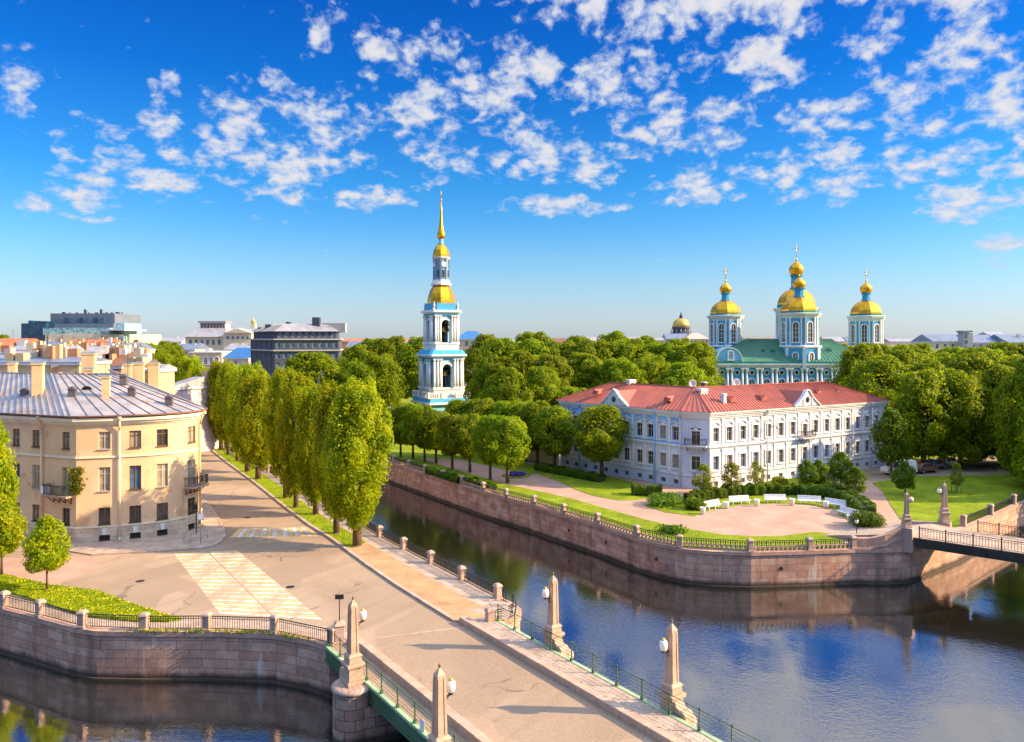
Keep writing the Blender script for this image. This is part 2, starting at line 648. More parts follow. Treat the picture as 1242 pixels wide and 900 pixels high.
def plaster(name, col, stain=(0.5, 0.33, 0.2), amount=0.35, spots=0.0):
    m, t, p, out = new_mat(name)
    P = pos(t)
    a = t.noise(P, 0.35, 5, 0.65)
    b = t.noise(P, 3.0, 4, 0.6)
    c = t.mix(1.0, col, t.ramp(a, [(0.3, (0.86, 0.86, 0.86)), (0.7, (1.08, 1.08, 1.08))]), 'MULTIPLY')
    run = t.noise(t.vmath('MULTIPLY', P, (1.0, 1.0, 0.15)), 0.9, 4, 0.6)
    f = t.math('MULTIPLY', t.mapr(run, 0.5, 0.75), amount)
    c = t.mix(f, c, stain)
    if spots:
        s = t.math('MULTIPLY', t.mapr(t.noise(P, 0.5, 4, 0.65, 0.8), 0.60, 0.66), spots)
        c = t.mix(s, c, tuple(k * 0.72 for k in stain))
    t.l.new(c, p.inputs['Base Color'])
    p.inputs['Roughness'].default_value = 0.9
    p.inputs['Specular IOR Level'].default_value = 0.15
    # faint patch repairs
    c2 = t.noise(P, 0.28, 2, 0.4, 1.2)
    c = t.mix(t.mapr(c2, 0.57, 0.60, 0.0, 0.22), c, tuple(min(1, k * 1.25) for k in col))
    t.l.new(c, p.inputs['Base Color'])
    bumpify(t, p, b, 0.12, 0.02)
    return m


def sheetmetal(name, col, rust=0.4, metal=0.35, rough=0.45, rustc=(0.42, 0.17, 0.06)):
    m, t, p, out = new_mat(name)
    P = pos(t)
    a = t.noise(P, 0.5, 5, 0.6)
    c = t.mix(1.0, col, t.ramp(a, [(0.3, (0.72, 0.72, 0.76)), (0.7, (1.15, 1.13, 1.1))]), 'MULTIPLY')
    b = t.noise(P, 0.45, 5, 0.68, 0.7)
    c = t.mix(t.math('MULTIPLY', t.mapr(b, 0.55, 0.70), rust), c, rustc)
    t.l.new(c, p.inputs['Base Color'])
    p.inputs['Metallic'].default_value = metal
    t.l.new(t.mapr(a, 0.2, 0.8, rough - 0.1, rough + 0.2), p.inputs['Roughness'])
    bumpify(t, p, t.noise(P, 1.6, 2), 0.15, 0.05)
    return m


def road_paint(name, col):
    """thermoplastic paint worn through to the asphalt along the wheel tracks"""
    m, t, p, out = new_mat(name)
    P = pos(t)
    w = t.noise(P, 2.2, 6, 0.72, 0.5)
    tr = t.noise(t.vmath('MULTIPLY', P, (0.9, 0.25, 1)), 0.7, 3, 0.5)
    f = t.mapr(t.math('ADD', t.math('MULTIPLY', w, 0.6), t.math('MULTIPLY', tr, 0.4)), 0.40, 0.60, 0.15, 0.95)
    c = t.mix(f, col, (0.40, 0.275, 0.18))
    t.l.new(c, p.inputs['Base Color'])
    p.inputs['Roughness'].default_value = 0.8
    return m


def grass_mat(name, dark, light, scale=0.35, yellow=0.0):
    m, t, p, out = new_mat(name)
    P = pos(t)
    a = t.noise(P, scale, 5, 0.65, 0.4)
    b = t.noise(P, 6.0, 4, 0.7)
    c = t.mix(0.5, t.ramp(a, [(0.32, dark), (0.66, light)]), t.ramp(b, [(0.3, tuple(k * 0.5 for k in dark)), (0.7, tuple(k * 1.25 for k in light))]))
    if yellow:
        d = t.noise(P, 11.0, 2, 0.5)
        c = t.mix(t.math('MULTIPLY', t.mapr(d, 0.60, 0.68), yellow), c, (0.55, 0.38, 0.02))
    t.l.new(c, p.inputs['Base Color'])
    p.inputs['Roughness'].default_value = 0.9
    p.inputs['Specular IOR Level'].default_value = 0.1
    bumpify(t, p, b, 0.9, 0.12)
    return m


def leaf_mat(name, cols, trans=0.55):
    m, t, p, out = new_mat(name)
    g = t.n.new('ShaderNodeNewGeometry')
    oi = t.n.new('ShaderNodeObjectInfo')
    tco = t.n.new('ShaderNodeTexCoord')
    cl = t.noise(tco.outputs['Object'], 0.75, 3, 0.6)
    f = t.math('ADD', t.math('MULTIPLY', g.outputs['Random Per Island'], 0.42), t.mapr(cl, 0.3, 0.7, 0.0, 0.58))
    c = t.ramp(f, [(0.0, cols[0]), (0.5, cols[1]), (1.0, cols[2])])
    hs = t.n.new('ShaderNodeHueSaturation')
    t.l.new(c, hs.inputs['Color'])
    t.l.new(t.mapr(oi.outputs['Random'], 0, 1, 0.485, 0.51, False), hs.inputs['Hue'])
    t.l.new(t.mapr(oi.outputs['Random'], 0, 1, 0.8, 1.2, False), hs.inputs['Value'])
    c = hs.outputs['Color']
    t.l.new(c, p.inputs['Base Color'])
    p.inputs['Roughness'].default_value = 0.55
    p.inputs['Specular IOR Level'].default_value = 0.25
    tr = t.n.new('ShaderNodeBsdfTranslucent')
    t.l.new(t.mix(1.0, c, (1.35, 1.25, 0.45), 'MULTIPLY'), tr.inputs['Color'])
    mx = t.n.new('ShaderNodeMixShader')
    mx.inputs[0].default_value = trans
    t.l.new(p.outputs[0], mx.inputs[1])
    t.l.new(tr.outputs[0], mx.inputs[2])
    t.l.new(mx.outputs[0], out.inputs[0])
    return m


def water_mat():
    m, t, p, out = new_mat('canal_water')
    P = pos(t)
    a = t.noise(t.vmath('MULTIPLY', P, (1.0, 1.3, 1)), 2.6, 3, 0.6, 0.3)
    b = t.noise(P, 0.55, 3, 0.55)
    c = t.noise(P, 0.09, 2, 0.5)
    calm = t.mapr(c, 0.40, 0.62, 0.25, 1.1)
    fine = t.noise(P, 7.0, 2, 0.5)
    a = t.math('ADD', a, t.math('MULTIPLY', fine, 0.45))
    h = t.math('ADD', t.math('MULTIPLY', a, t.math('MULTIPLY', calm, 0.010)), t.math('MULTIPLY', b, 0.008))
    bn = t.n.new('ShaderNodeBump')
    bn.inputs['Strength'].default_value = 1.0
    bn.inputs['Distance'].default_value = 1.0
    t.l.new(h, bn.inputs['Height'])
    t.l.new(bn.outputs[0], p.inputs['Normal'])
    p.inputs['Base Color'].default_value = (0.012, 0.011, 0.007, 1)
    p.inputs['Roughness'].default_value = 0.04
    p.inputs['IOR'].default_value = 5.0
    return m


def glass_mat(name, col=(0.02, 0.025, 0.03), rough=0.08):
    m, t, p, out = new_mat(name)
    P = pos(t)
    n = t.noise(P, 0.8, 2)
    t.l.new(t.ramp(n, [(0.3, tuple(k * 0.6 for k in col)), (0.7, tuple(k * 1.8 for k in col))]), p.inputs['Base Color'])
    p.inputs['Roughness'].default_value = rough
    p.inputs['IOR'].default_value = 1.5
    return m


def gold_mat():
    m, t, p, out = new_mat('gilding')
    P = pos(t)
    n = t.noise(P, 0.7, 4, 0.6)
    t.l.new(t.ramp(n, [(0.3, (0.60, 0.27, 0.015)), (0.7, (0.95, 0.49, 0.035))]), p.inputs['Base Color'])
    p.inputs['Metallic'].default_value = 0.85
    p.inputs['Roughness'].default_value = 0.36
    bumpify(t, p, t.noise(P, 1.5, 2), 0.12, 0.1)
    return m


MT = dict(
    asphalt=asphalt(),
    ground=M('packed_earth', (0.28, 0.22, 0.16), 0.95, 0.25, 0.2),
    gravel=M('pink_gravel', (0.43, 0.26, 0.195), 0.95, 0.2, 0.35, bump=0.3, fine=20),
    dirt=M('worn_path', (0.42, 0.25, 0.13), 0.95, 0.25, 0.5, bump=0.3, fine=10),
    paving=slabs('pavement_slabs', (0.42, 0.31, 0.24), (0.50, 0.37, 0.29), (0.2, 0.15, 0.12), 1.1, 0.75, R(32)),
    kerb=slabs('kerb_granite', (0.42, 0.31, 0.24), (0.52, 0.40, 0.32), (0.2, 0.15, 0.12), 1.6, 3.0, uv=True, bump=0.2),
    quay=slabs('quay_granite', (0.50, 0.255, 0.175), (0.66, 0.40, 0.29), (0.14, 0.09, 0.07), 1.75, 0.62, uv=True, stain=-3.3, msize=0.018),
    parapet=slabs('parapet_granite', (0.46, 0.27, 0.20), (0.54, 0.34, 0.26), (0.14, 0.10, 0.09), 2.0, 1.3, uv=True, msize=0.02),
    granite=M('pink_granite', (0.45, 0.305, 0.22), 0.7, 0.2, 1.2, bump=0.25, fine=9),
    granite_grey=M('weathered_granite', (0.42, 0.285, 0.23), 0.75, 0.22, 1.0, bump=0.25, fine=9),
    pier=slabs('pier_granite', (0.38, 0.22, 0.165), (0.50, 0.32, 0.25), (0.12, 0.09, 0.08), 1.3, 0.6, uv=True, stain=-3.3, msize=0.03),
    iron=M('black_iron', (0.035, 0.033, 0.03), 0.5, 0.3, 2.0, metal=0.3),
    green_iron=M('green_painted_steel', (0.055, 0.11, 0.055), 0.5, 0.25, 1.0),
    green_light=M('pale_green_paint', (0.32, 0.44, 0.25), 0.6, 0.25, 1.5),
    yellow_line=road_paint('yellow_road_paint', (0.70, 0.49, 0.17)),
    white_line=road_paint('white_road_paint', (0.78, 0.74, 0.66)),
    grass=grass_mat('lawn_grass', (0.045, 0.10, 0.004), (0.30, 0.36, 0.018), 0.30),
    grass_y=grass_mat('verge_grass', (0.09, 0.14, 0.008), (0.30, 0.37, 0.015), 0.6, 0.15),
    blade=leaf_mat('grass_blades', ((0.16, 0.24, 0.006), (0.30, 0.38, 0.01), (0.46, 0.46, 0.012)), 0.4),
    dandelion=M('dandelion_yellow', (0.85, 0.55, 0.01), 0.8, 0.2, 3.0),
    leaf_lime=leaf_mat('bright_leaves', ((0.13, 0.21, 0.003), (0.28, 0.35, 0.003), (0.50, 0.48, 0.004))),
    leaf_park=leaf_mat('park_leaves', ((0.085, 0.17, 0.004), (0.20, 0.285, 0.004), (0.40, 0.42, 0.005))),
    leaf_dark=leaf_mat('dark_leaves', ((0.05, 0.12, 0.006), (0.10, 0.185, 0.006), (0.20, 0.27, 0.007))),
    leaf_hedge=leaf_mat('hedge_leaves', ((0.045, 0.11, 0.006), (0.095, 0.18, 0.008), (0.19, 0.28, 0.01)), 0.3),
    leaf_olive=leaf_mat('olive_leaves', ((0.10, 0.13, 0.008), (0.19, 0.22, 0.012), (0.32, 0.33, 0.02))),
    bark=M('bark', (0.13, 0.085, 0.05), 0.95, 0.4, 2.0, bump=0.6, fine=6),
    water=water_mat(),
    peach=plaster('peach_plaster', (0.72, 0.49, 0.29), (0.60, 0.31, 0.17), 0.38, 0.5),
    peach_trim=plaster('cream_trim', (0.76, 0.66, 0.50), (0.5, 0.36, 0.22), 0.35),
    plinth=slabs('plinth_stone', (0.58, 0.44, 0.31), (0.68, 0.54, 0.40), (0.35, 0.25, 0.17), 1.5, 0.5, uv=True, bump=0.3),
    roof_grey=sheetmetal('grey_sheet_roof', (0.44, 0.395, 0.39), 0.95, rustc=(0.42, 0.21, 0.10)),
    roof_seam=sheetmetal('dark_roof_seams', (0.16, 0.14, 0.15), 0.4),
    roof_slate=sheetmetal('blue_grey_roof', (0.20, 0.25, 0.34), 0.2),
    roof_red=sheetmetal('red_sheet_roof', (0.40, 0.105, 0.075), 0.6, 0.1, 0.6, (0.30, 0.07, 0.05)),
    roof_green=sheetmetal('green_sheet_roof', (0.05, 0.19, 0.11), 0.4, 0.1, 0.5, (0.08, 0.34, 0.2)),
    roof_rust=sheetmetal('rust_brown_roof', (0.22, 0.10, 0.06), 0.4, 0.1, 0.6),
    roof_blue=sheetmetal('blue_painted_roof', (0.03, 0.17, 0.45), 0.1, 0.1, 0.5, (0.1, 0.25, 0.5)),
    roof_pale=sheetmetal('pale_sheet_roof', (0.40, 0.385, 0.41), 0.35),
    roof_orange=sheetmetal('orange_sheet_roof', (0.52, 0.16, 0.06), 0.25, 0.05, 0.6),
    brick=plaster('pale_yellow_plaster', (0.62, 0.45, 0.25), (0.42, 0.26, 0.14), 0.4),
    w_cream=plaster('cream_plaster', (0.68, 0.57, 0.40)),
    w_grey=plaster('grey_plaster', (0.38, 0.37, 0.37), (0.25, 0.24, 0.24)),
    w_pink=plaster('pink_plaster', (0.60, 0.42, 0.36)),
    w_yellow=plaster('yellow_plaster', (0.66, 0.47, 0.18)),
    w_white=plaster('white_plaster', (0.72, 0.69, 0.66), (0.5, 0.42, 0.36)),
    w_terra=plaster('terracotta_plaster', (0.50, 0.24, 0.14)),
    w_lilac=plaster('lilac_plaster', (0.55, 0.45, 0.50), (0.4, 0.3, 0.32)),
    slate_wall=plaster('dark_slate_wall', (0.075, 0.088, 0.12), (0.04, 0.05, 0.07), 0.5),
    slate_pale=plaster('blue_grey_cladding', (0.15, 0.18, 0.23), (0.1, 0.12, 0.15), 0.3),
    navy=glass_mat('dark_blue_glass_wall', (0.012, 0.05, 0.10), 0.15),
    aqua_glass=glass_mat('pale_glass_wall', (0.20, 0.34, 0.36), 0.15),
    mansion=plaster('pale_blue_white_plaster', (0.60, 0.62, 0.71), (0.62, 0.55, 0.52), 0.2),
    mansion_blue=plaster('sky_blue_plaster', (0.26, 0.50, 0.84), (0.5, 0.55, 0.62), 0.25),
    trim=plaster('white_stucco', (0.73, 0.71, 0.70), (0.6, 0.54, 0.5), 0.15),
    trim_shadowy=plaster('grey_stucco', (0.55, 0.55, 0.60), (0.4, 0.38, 0.4), 0.2),  # plain grey stucco colour
    azure=plaster('azure_plaster', (0.07, 0.34, 0.56), (0.2, 0.45, 0.6), 0.25),
    azure_pale=plaster('pale_azure_plaster', (0.22, 0.52, 0.72), (0.4, 0.55, 0.65), 0.25),
    tower_white=plaster('pale_blue_tower_plaster', (0.40, 0.60, 0.74), (0.35, 0.55, 0.7), 0.3),
    teal=plaster('teal_paint', (0.02, 0.23, 0.22), (0.1, 0.3, 0.3), 0.2),
    drum=plaster('grey_blue_plaster', (0.20, 0.30, 0.42), (0.3, 0.34, 0.4), 0.35),
    gold=gold_mat(),
    gold_dull=M('dull_gold', (0.62, 0.42, 0.10), 0.45, 0.2, 0.3, metal=0.6),
    glass=glass_mat('window_glass', (0.035, 0.036, 0.04)),
    glass_blue=glass_mat('bluish_window_glass', (0.05, 0.11, 0.18)),
    curtain=M('pale_curtains', (0.30, 0.24, 0.17), 0.6, 0.35, 1.5),
    dark_in=M('dark_interior', (0.05, 0.035, 0.025), 0.9, 0.3, 0.5),
    frame=M('brown_window_frame', (0.16, 0.09, 0.05), 0.6, 0.25, 2.0),
    frame_pale=M('pale_window_frame', (0.48, 0.42, 0.36), 0.6, 0.2, 2.0),
    white_paint=M('white_paint', (0.80, 0.80, 0.82), 0.5, 0.08, 1.0),
    lamp_glass=M('opal_lamp_glass', (0.85, 0.78, 0.70), 0.25, 0.05, 3.0, spec=0.5),
    bronze=M('bronze_bell', (0.24, 0.14, 0.05), 0.45, 0.25, 1.0, metal=0.7),
    car_white=M('white_car_paint', (0.75, 0.75, 0.75), 0.3, 0.05, 1.0, spec=0.5),
    car_red=M('dark_red_car_paint', (0.16, 0.05, 0.04), 0.3, 0.1, 1.0, spec=0.5),
    car_blue=M('dark_blue_car_paint', (0.04, 0.06, 0.11), 0.3, 0.1, 1.0, spec=0.5),
    car_grey=M('silver_car_paint', (0.50, 0.51, 0.53), 0.3, 0.05, 1.0, spec=0.5),
    rubber=M('tyre_rubber', (0.02, 0.02, 0.02), 0.8, 0.2, 3.0),
    steel=M('galvanised_steel', (0.40, 0.40, 0.40), 0.45, 0.15, 2.0, metal=0.6),
    yellow_pipe=M('yellow_painted_pipe', (0.62, 0.42, 0.16), 0.6, 0.2, 1.5),
    purple=M('purple_flowers', (0.10, 0.06, 0.30), 0.9, 0.5, 4.0),
    wood=M('bare_wood', (0.32, 0.22, 0.13), 0.8, 0.2, 2.0),
)

# ------------------------------------------------------------------ site plan
WZ = -3.3
LB = [(-120, 100.5), (-60, 67.2), (-38, 55.8), (-34.2, 54.0), (-30.2, 52.0), (-28.5, 51.5), (-25.3, 51.35), (-21, 51.4), (-16.25, 51.0), (-13.6, 50.0), (-11.8, 48.9)]
BEND = [(-1.2, 52.4), (-0.1, 53.2), (0.55, 54.3), (0.6, 55.6), (0.1, 56.7), (-0.9, 57.9)]
LC = [(-0.9, 57.9), (-13.6, 76.6), (-38.7, 116.7), (-90.7, 196), (-356, 602)]
RC = [(-334, 602), (-70.5, 199.6), (-21.4, 124.7), (-4.0, 98.9), (2.46, 90.5), (5.7, 85.8), (9.07, 81.25), (12.4, 75.9), (14.4, 73.4), (16.6, 71.6), (19, 70.8),
      (22.45, 70.5), (28.3, 71.0), (32.7, 71.6), (35.6, 71.5), (37.9, 71.9)]
RG = [(37.9, 71.9), (46.3, 78.2), (61.2, 91.0), (140, 150)]

ring = [(-9000, 5028)] + LB + BEND + LC[1:] + RC + RG[1:] + [(9000, 6800), (9000, 30000), (-9000, 30000)]
mb = MB()
mb.add([(x, y, 0) for x, y in ring], [list(range(len(ring)))])
struct(mb.build('ground', MT['ground'], recalc=False))
south = [(-9000, 3000), (-90, 50), (-40, 34), (-20, 30.5), (0.2, 31.0), (11.6, 34.9), (20, 33.0), (60, 12), (9000, -3000), (9000, -9000), (-9000, -9000)]
mb = MB().add([(x, y, 0) for x, y in south], [list(range(len(south)))])
struct(mb.build('near_bank_ground', MT['asphalt'], recalc=False))
east = [(53.5, 62.5), (57.5, 57.5), (66, 50), (9000, -2400), (9000, 6300), (150, 136)]
mb = MB().add([(x, y, 0) for x, y in east], [list(range(len(east)))])
struct(mb.build('east_bank_ground', MT['ground'], recalc=False))
mb = MB().add([(-1500, -400, WZ), (1500, -400, WZ), (1500, 1300, WZ), (-1500, 1300, WZ)], [(0, 1, 2, 3)])
struct(mb.build('canal_water', MT['water'], recalc=False))


def sheet(name, poly, z, mat):
    mb = MB().add([(p[0], p[1], z) for p in poly], [list(range(len(poly)))])
    return struct(mb.build(name, MT[mat], recalc=False))


def PX(*pts):
    return [G(x, y) for x, y in pts]


road = [(-120, 102), (-60, 68.5)] + LB[2:] + BEND + [(-0.9, 57.9), (-13.6, 76.6), (-38.7, 116.7), (-90.7, 196), (-170, 330), (-200, 330), (-125, 196), (-140, 150)]
sheet('road', road, 0.004, 'asphalt')

# canal-side strip with its granite kerb
KERB = Path([(-163, 300), (-74, 160)] + PX((243, 535.5), (274, 561), (305.5, 584), (348, 618), (374.5, 638), (399, 653), (414, 664), (445, 687), (480, 711), (515, 733), (549, 754)))
strip = KERB.p + [(-2.0, 52.3)] + BEND + [(-13.6, 76.6), (-38.7, 116.7), (-90.7, 196), (-160, 303)]
mb = MB().prism(strip, -0.2, 0.13)
struct(mb.build('canal_walk', MT['dirt']))
mb = MB()
sweep(mb, KERB, -0.1, 0.17, -0.28, 0.03)
struct(mb.build('walk_kerb', MT['kerb']))
rail_line = Path([BEND[1], BEND[2], BEND[3], BEND[4], BEND[5], (-13.6, 76.6), (-38.7, 116.7), (-90.7, 196)])
inner = rail_line.offset(-2.3).p
mb = MB()
mb.prism([p for p in rail_line.offset(-0.1).p] + inner[::-1][:-3] + [(-3.6, 55.3)], 0.05, 0.134)
struct(mb.build('slab_walk', MT['paving']))
vin, vout = KERB.offset(-0.3).p[:9], KERB.offset(-2.5).p[:9]
sheet('verge_grass_strip', vin + [(-15.2, 71.5)] + vout[::-1], 0.139, 'grass_y')

# pavement round the corner house
pav = PX((111, 674), (140, 672.5), (169, 671), (207, 668.5), (243, 666), (256, 664), (267, 659), (273.5, 651), (272, 643), (267, 632), (258, 618), (248, 607), (235, 585)) + \
    [(-57, 125), (-64, 125), (-46, 90), (-60, 84), (-75, 88), (-62, 79.5)]
mb = MB().prism(pav, -0.2, 0.12)
struct(mb.build('house_pavement', MT['paving']))
mb = MB()
sweep(mb, Path(pav[:14]), -0.1, 0.15, -0.2, 0.03)
struct(mb.build('house_kerb', MT['kerb']))
sheet('side_pavement', PX((-60, 684), (0, 677), (111, 675), (122, 690), (60, 712), (0, 700), (-60, 690)), 0.009, 'gravel')
qs = Path(LB[1:])
sheet('quay_footway', qs.offset(-0.1).p + qs.offset(-2.3).p[::-1], 0.012, 'paving')
LAWN_W = PX((-90, 668), (-40, 682), (0, 697), (61, 711.6), (118, 718), (162, 735), (200, 747), (220, 752.5), (205, 755), (170, 755), (140, 752.5), (101, 748.5), (60, 735), (30, 725), (0, 718), (-90, 690))
mb = MB().prism(LAWN_W, -0.1, 0.10)
struct(mb.build('grass_bank', MT['grass_y']))


def stripes(name, A, B, C, D, n, first='yellow', z=0.009, duty=0.8, split=None):
    """painted crossing: bars parallel to AB, stacked from AB to DC, alternating white and yellow"""
    A, B, C, D = (Vector((p[0], p[1], z)) for p in (A, B, C, D))
    mbs = {'white': MB(), 'yellow': MB()}
    for i in range(n):
        t0, t1 = i / n + (1 - duty) / (2 * n), (i + 1) / n - (1 - duty) / (2 * n)
        m = mbs['white' if (i % 2 == 0) == (first == 'white') else 'yellow']
        for a, b in (((0, split - 0.012), (split + 0.012, 1)) if split else ((0, 1),)):
            q = []
            for t, s in ((t0, a), (t0, b), (t1, b), (t1, a)):
                l, r = A.lerp(D, t), B.lerp(C, t)
                q.append(l.lerp(r, s))
            m.add(q, [(0, 1, 2, 3)])
    for k, m in mbs.items():
        if m.v:
            struct(m.build(name + '_' + k + '_bars', MT[k + '_line'], recalc=False))


a, b, c, d = PX((290, 641), (376, 639.5), (386, 650), (279, 652))
stripes('street_crossing', a, d, c, b, 15, 'yellow', duty=0.92)
a, b, c, d = PX((211, 671.5), (287, 667), (391, 752), (267, 744.5))
stripes('quay_crossing', a, b, c, d, 34, 'yellow', duty=0.76, split=0.53)

# ------------------------------------------------------------------ quay walls
def quay(name, label, pts, cat='quay wall', cut=None):
    p = Path(pts)
    root = thing(name, label, cat, (*pts[len(pts) // 2], 0))
    mb = MB()
    sweep(mb, p, -4.6, -0.30, -0.6, 0.0)
    mb.build('granite_face', MT['quay'], root, world=True)
    mb = MB()
    sweep(mb, p, -0.30, 0.03, -0.55, 0.10)
    mb.build('coping', MT['parapet'], root, world=True)
    mb = MB()
    sweep(mb, p, -4.6, WZ + 0.12, 0.0, 0.16)
    mb.build('foot_ledge', MT['quay'], root, world=True)
    for s in MOOR.get(name, ()):
        x, y = p.at(s)
        n = p.nor(s)
        mb = MB()
        mb.lathe([(0.16, -0.06), (0.20, 0.0), (0.16, 0.05), (0.08, 0.06)], 10)
        for k, v in enumerate(mb.v):
            a, bb, cc = v
            mb.v[k] = (x + n[0] * cc - n[1] * a - root.location.x, y + n[1] * cc + n[0] * a - root.location.y, bb - 1.55 - root.location.z)
        mb.build('mooring_ring', MT['iron'], root)
    return p


def s_of(pts, px):
    return Path(pts).s_px(px)


MOOR = {'western_quay_wall': [s for s in (s_of(LB[1:], 74), s_of(LB[1:], 307)) if s],
        'garden_quay_wall': [s for s in (s_of(RC[1:], 690), s_of(RC[1:], 735), s_of(RC[1:], 796), s_of(RC[1:], 948)) if s]}
quay('western_quay_wall', 'pink granite quay wall with lime stains under the crossing and grass bank', LB[0:])
quay('bridge_end_quay_wall', 'rounded pale granite quay end beside the road bridge', [(-11.9, 48.8)] + BEND)
quay('tree_walk_quay_wall', 'granite canal wall below the tall tree walk, facing the garden', LC[:4])
PG = quay('garden_quay_wall', 'long granite quay wall sweeping round the garden with white benches', RC[1:])
quay('footbridge_quay_wall', 'sunlit granite canal wall passing beneath the footbridge', RG)
quay('near_quay_wall', 'granite quay wall at the near end of the road bridge', [(x, y) for x, y in south[1:8]][::-1], cut=None)
quay('east_quay_wall', 'granite quay wall at the outer end of the footbridge', [(150, 136), (53.5, 62.5), (57.5, 57.5), (66, 50), (130, 0)])


# ------------------------------------------------------------------ quay railings
def post_mesh(mb, h=1.15, w=0.5):
    mb.box(0, 0, 0, 0.16, w * 1.25, w * 1.25)
    mb.box(0, 0, 0.16, h - 0.2, w, w)
    mb.box(0, 0, h - 0.2, h - 0.08, w * 1.22, w * 1.22)
    mb.box(0, 0, h - 0.08, h + 0.06, w * 1.22, w * 1.22, top=0.55)
    return mb


def panel(mb, a, b, za=0.0, zb=0.0, gap=0.16, h=0.95, heavy=False):
    a, b = Vector((*a, za)), Vector((*b, zb))
    d = b - a
    L = d.length
    Z = Vector((0, 0, 1))
    mb.bar(a + Z * h, b + Z * h, 0.06, 0.05)
    mb.bar(a + Z * 0.12, b + Z * 0.12, 0.05, 0.04)
    mb.bar(a + Z * (h - 0.16), b + Z * (h - 0.16), 0.035, 0.03)
    n = max(2, int(L / gap))
    for i in range(1, n):
        p = a + d * (i / n)
        mb.bar(p + Z * 0.12, p + Z * h, 0.042 if heavy else 0.03, 0.042 if heavy else 0.03)
        if heavy and i % 2 == 0:
            mb.box(p.x, p.y, p.z + 0.36, p.z + 0.54, 0.14, 0.10, math.atan2(d.y, d.x))
            mb.box(p.x, p.y, p.z + 0.66, p.z + 0.76, 0.12, 0.08, math.atan2(d.y, d.x))
    return mb


def railing(name, label, pts, inset=0.25, gap=0.16, mat='granite_grey', heavy=False, posts=None, plinth=False, h=1.15):
    root = thing(name, label, 'railing', (*pts[len(pts) // 2], 0))
    l = root.location
    P = Path(pts).offset(-inset).p
    proto = None
    posts = posts or range(len(P))
    for i in posts:
        x, y = P[i]
        j = min(i, len(P) - 2)
        rz = math.atan2(P[j + 1][1] - P[j][1], P[j + 1][0] - P[j][0])
        if proto is None:
            proto = post_mesh(MB(), h).build('granite_post', MT[mat], root, (x - l.x, y - l.y, 0.03), rz, bevel=0.03)
        else:
            c = proto.copy()
            COL.objects.link(c)
            c.location = (x - l.x, y - l.y, 0.03)
            c.rotation_euler = (0, 0, rz)
    for a, b in zip(P, P[1:]):
        d = Vector((b[0] - a[0], b[1] - a[1])).normalized() * 0.24
        a2, b2 = (a[0] + d.x - l.x, a[1] + d.y - l.y), (b[0] - d.x - l.x, b[1] - d.y - l.y)
        panel(MB(), a2, b2, 0.03, 0.03, gap, heavy=heavy).build('iron_panel', MT['iron'], root)
        if plinth:
            mb = MB()
            e = Vector((b2[0] - a2[0], b2[1] - a2[1]))
            k = int(e.length / 0.42)
            for q in range(k):
                t = (q + 0.5) / k
                mb.box(a2[0] + e.x * t, a2[1] + e.y * t, 0.03, 0.46, 0.17, 0.26, math.atan2(e.y, e.x))
            for z_, s_ in ((0.0, 0.30), (0.40, 0.26)):
                mb.box(a2[0] + e.x / 2, a2[1] + e.y / 2, 0.03 + z_, 0.11 + z_, e.length, s_, math.atan2(e.y, e.x))
            mb.build('stone_balustrade', MT['granite'], root)
    return root


wl = Path(LB[1:])
wpts = [(-55.0, 64.6), (-46.5, 60.2), (-38, 55.8), (-34.2, 54.0), (-29.9, 51.85), (-25.3, 51.35), (-21, 51.4), (-16.25, 51.0), (-11.9, 48.95)]
railing('western_quay_railing', 'thin black iron railing between pink granite posts along the near left quay', wpts, 0.25, 0.17)
lpts = []
lp = Path(LC[:4])
s = 0.0
while s < 130:
    lpts.append(lp.at(s))
    s += 5.45
railing('tree_walk_railing', 'patterned black iron railing with granite posts beside the tall tree walk', lpts, 0.25, 0.2, heavy=True)
railing('curved_end_railing', 'short curved iron railing on the rounded quay end by the bridge', [(-1.45, 52.3), (-0.2, 53.0), (0.5, 54.2), (0.55, 55.6), (0.05, 56.7), (-0.75, 57.7)], 0.25, 0.2, heavy=True, posts=[0])
gp = [PG.at(s) for s in (0,)]
gl = []
far = Path(RC[1:4])
k = 0
while k < 18:
    s = far.c[2] - 5.5 * k if far.c[2] - 5.5 * k > 0 else None
    if s is None:
        break
    gl.append(far.at(s))
    k += 1
gl = gl[::-1][:-1] + [(-4.0, 98.9), (-0.95, 94.6), (2.46, 90.5), (5.7, 85.8), (9.07, 81.25), (12.4, 75.9), (16.0, 72.0), (22.45, 70.5), (28.3, 71.0), (32.7, 71.6)]
railing('garden_quay_railing', 'low railing with stone balusters and granite posts round the garden lawn', gl, 0.25, 0.22, heavy=True, plinth=True)
railing('canal_branch_railing', 'iron railing with granite posts beyond the footbridge, beside the shady lawn', [(48.6, 80.2), (54.9, 85.5), (61.2, 91.0), (67, 95.4), (72.8, 99.7), (80, 105.1)], 0.3, 0.18)

# ------------------------------------------------------------------ road bridge
U, N = Vector((0.575, -0.818)), Vector((0.818, 0.575))


def Bp(a, b):
    v = U * a + N * b
    return (v.x, v.y)


def a0(b):
    return -46.9 + (b - 18.4) * 0.31


def a1(b):
    return -25.2 + (b - 18.4) * 0.31


def lane(b0, b1, e0=0.0, e1=0.6):
    return [Bp(a0(b0) - e0, b0), Bp(a1(b0) + e1, b0), Bp(a1(b1) + e1, b1), Bp(a0(b1) - e0, b1)]


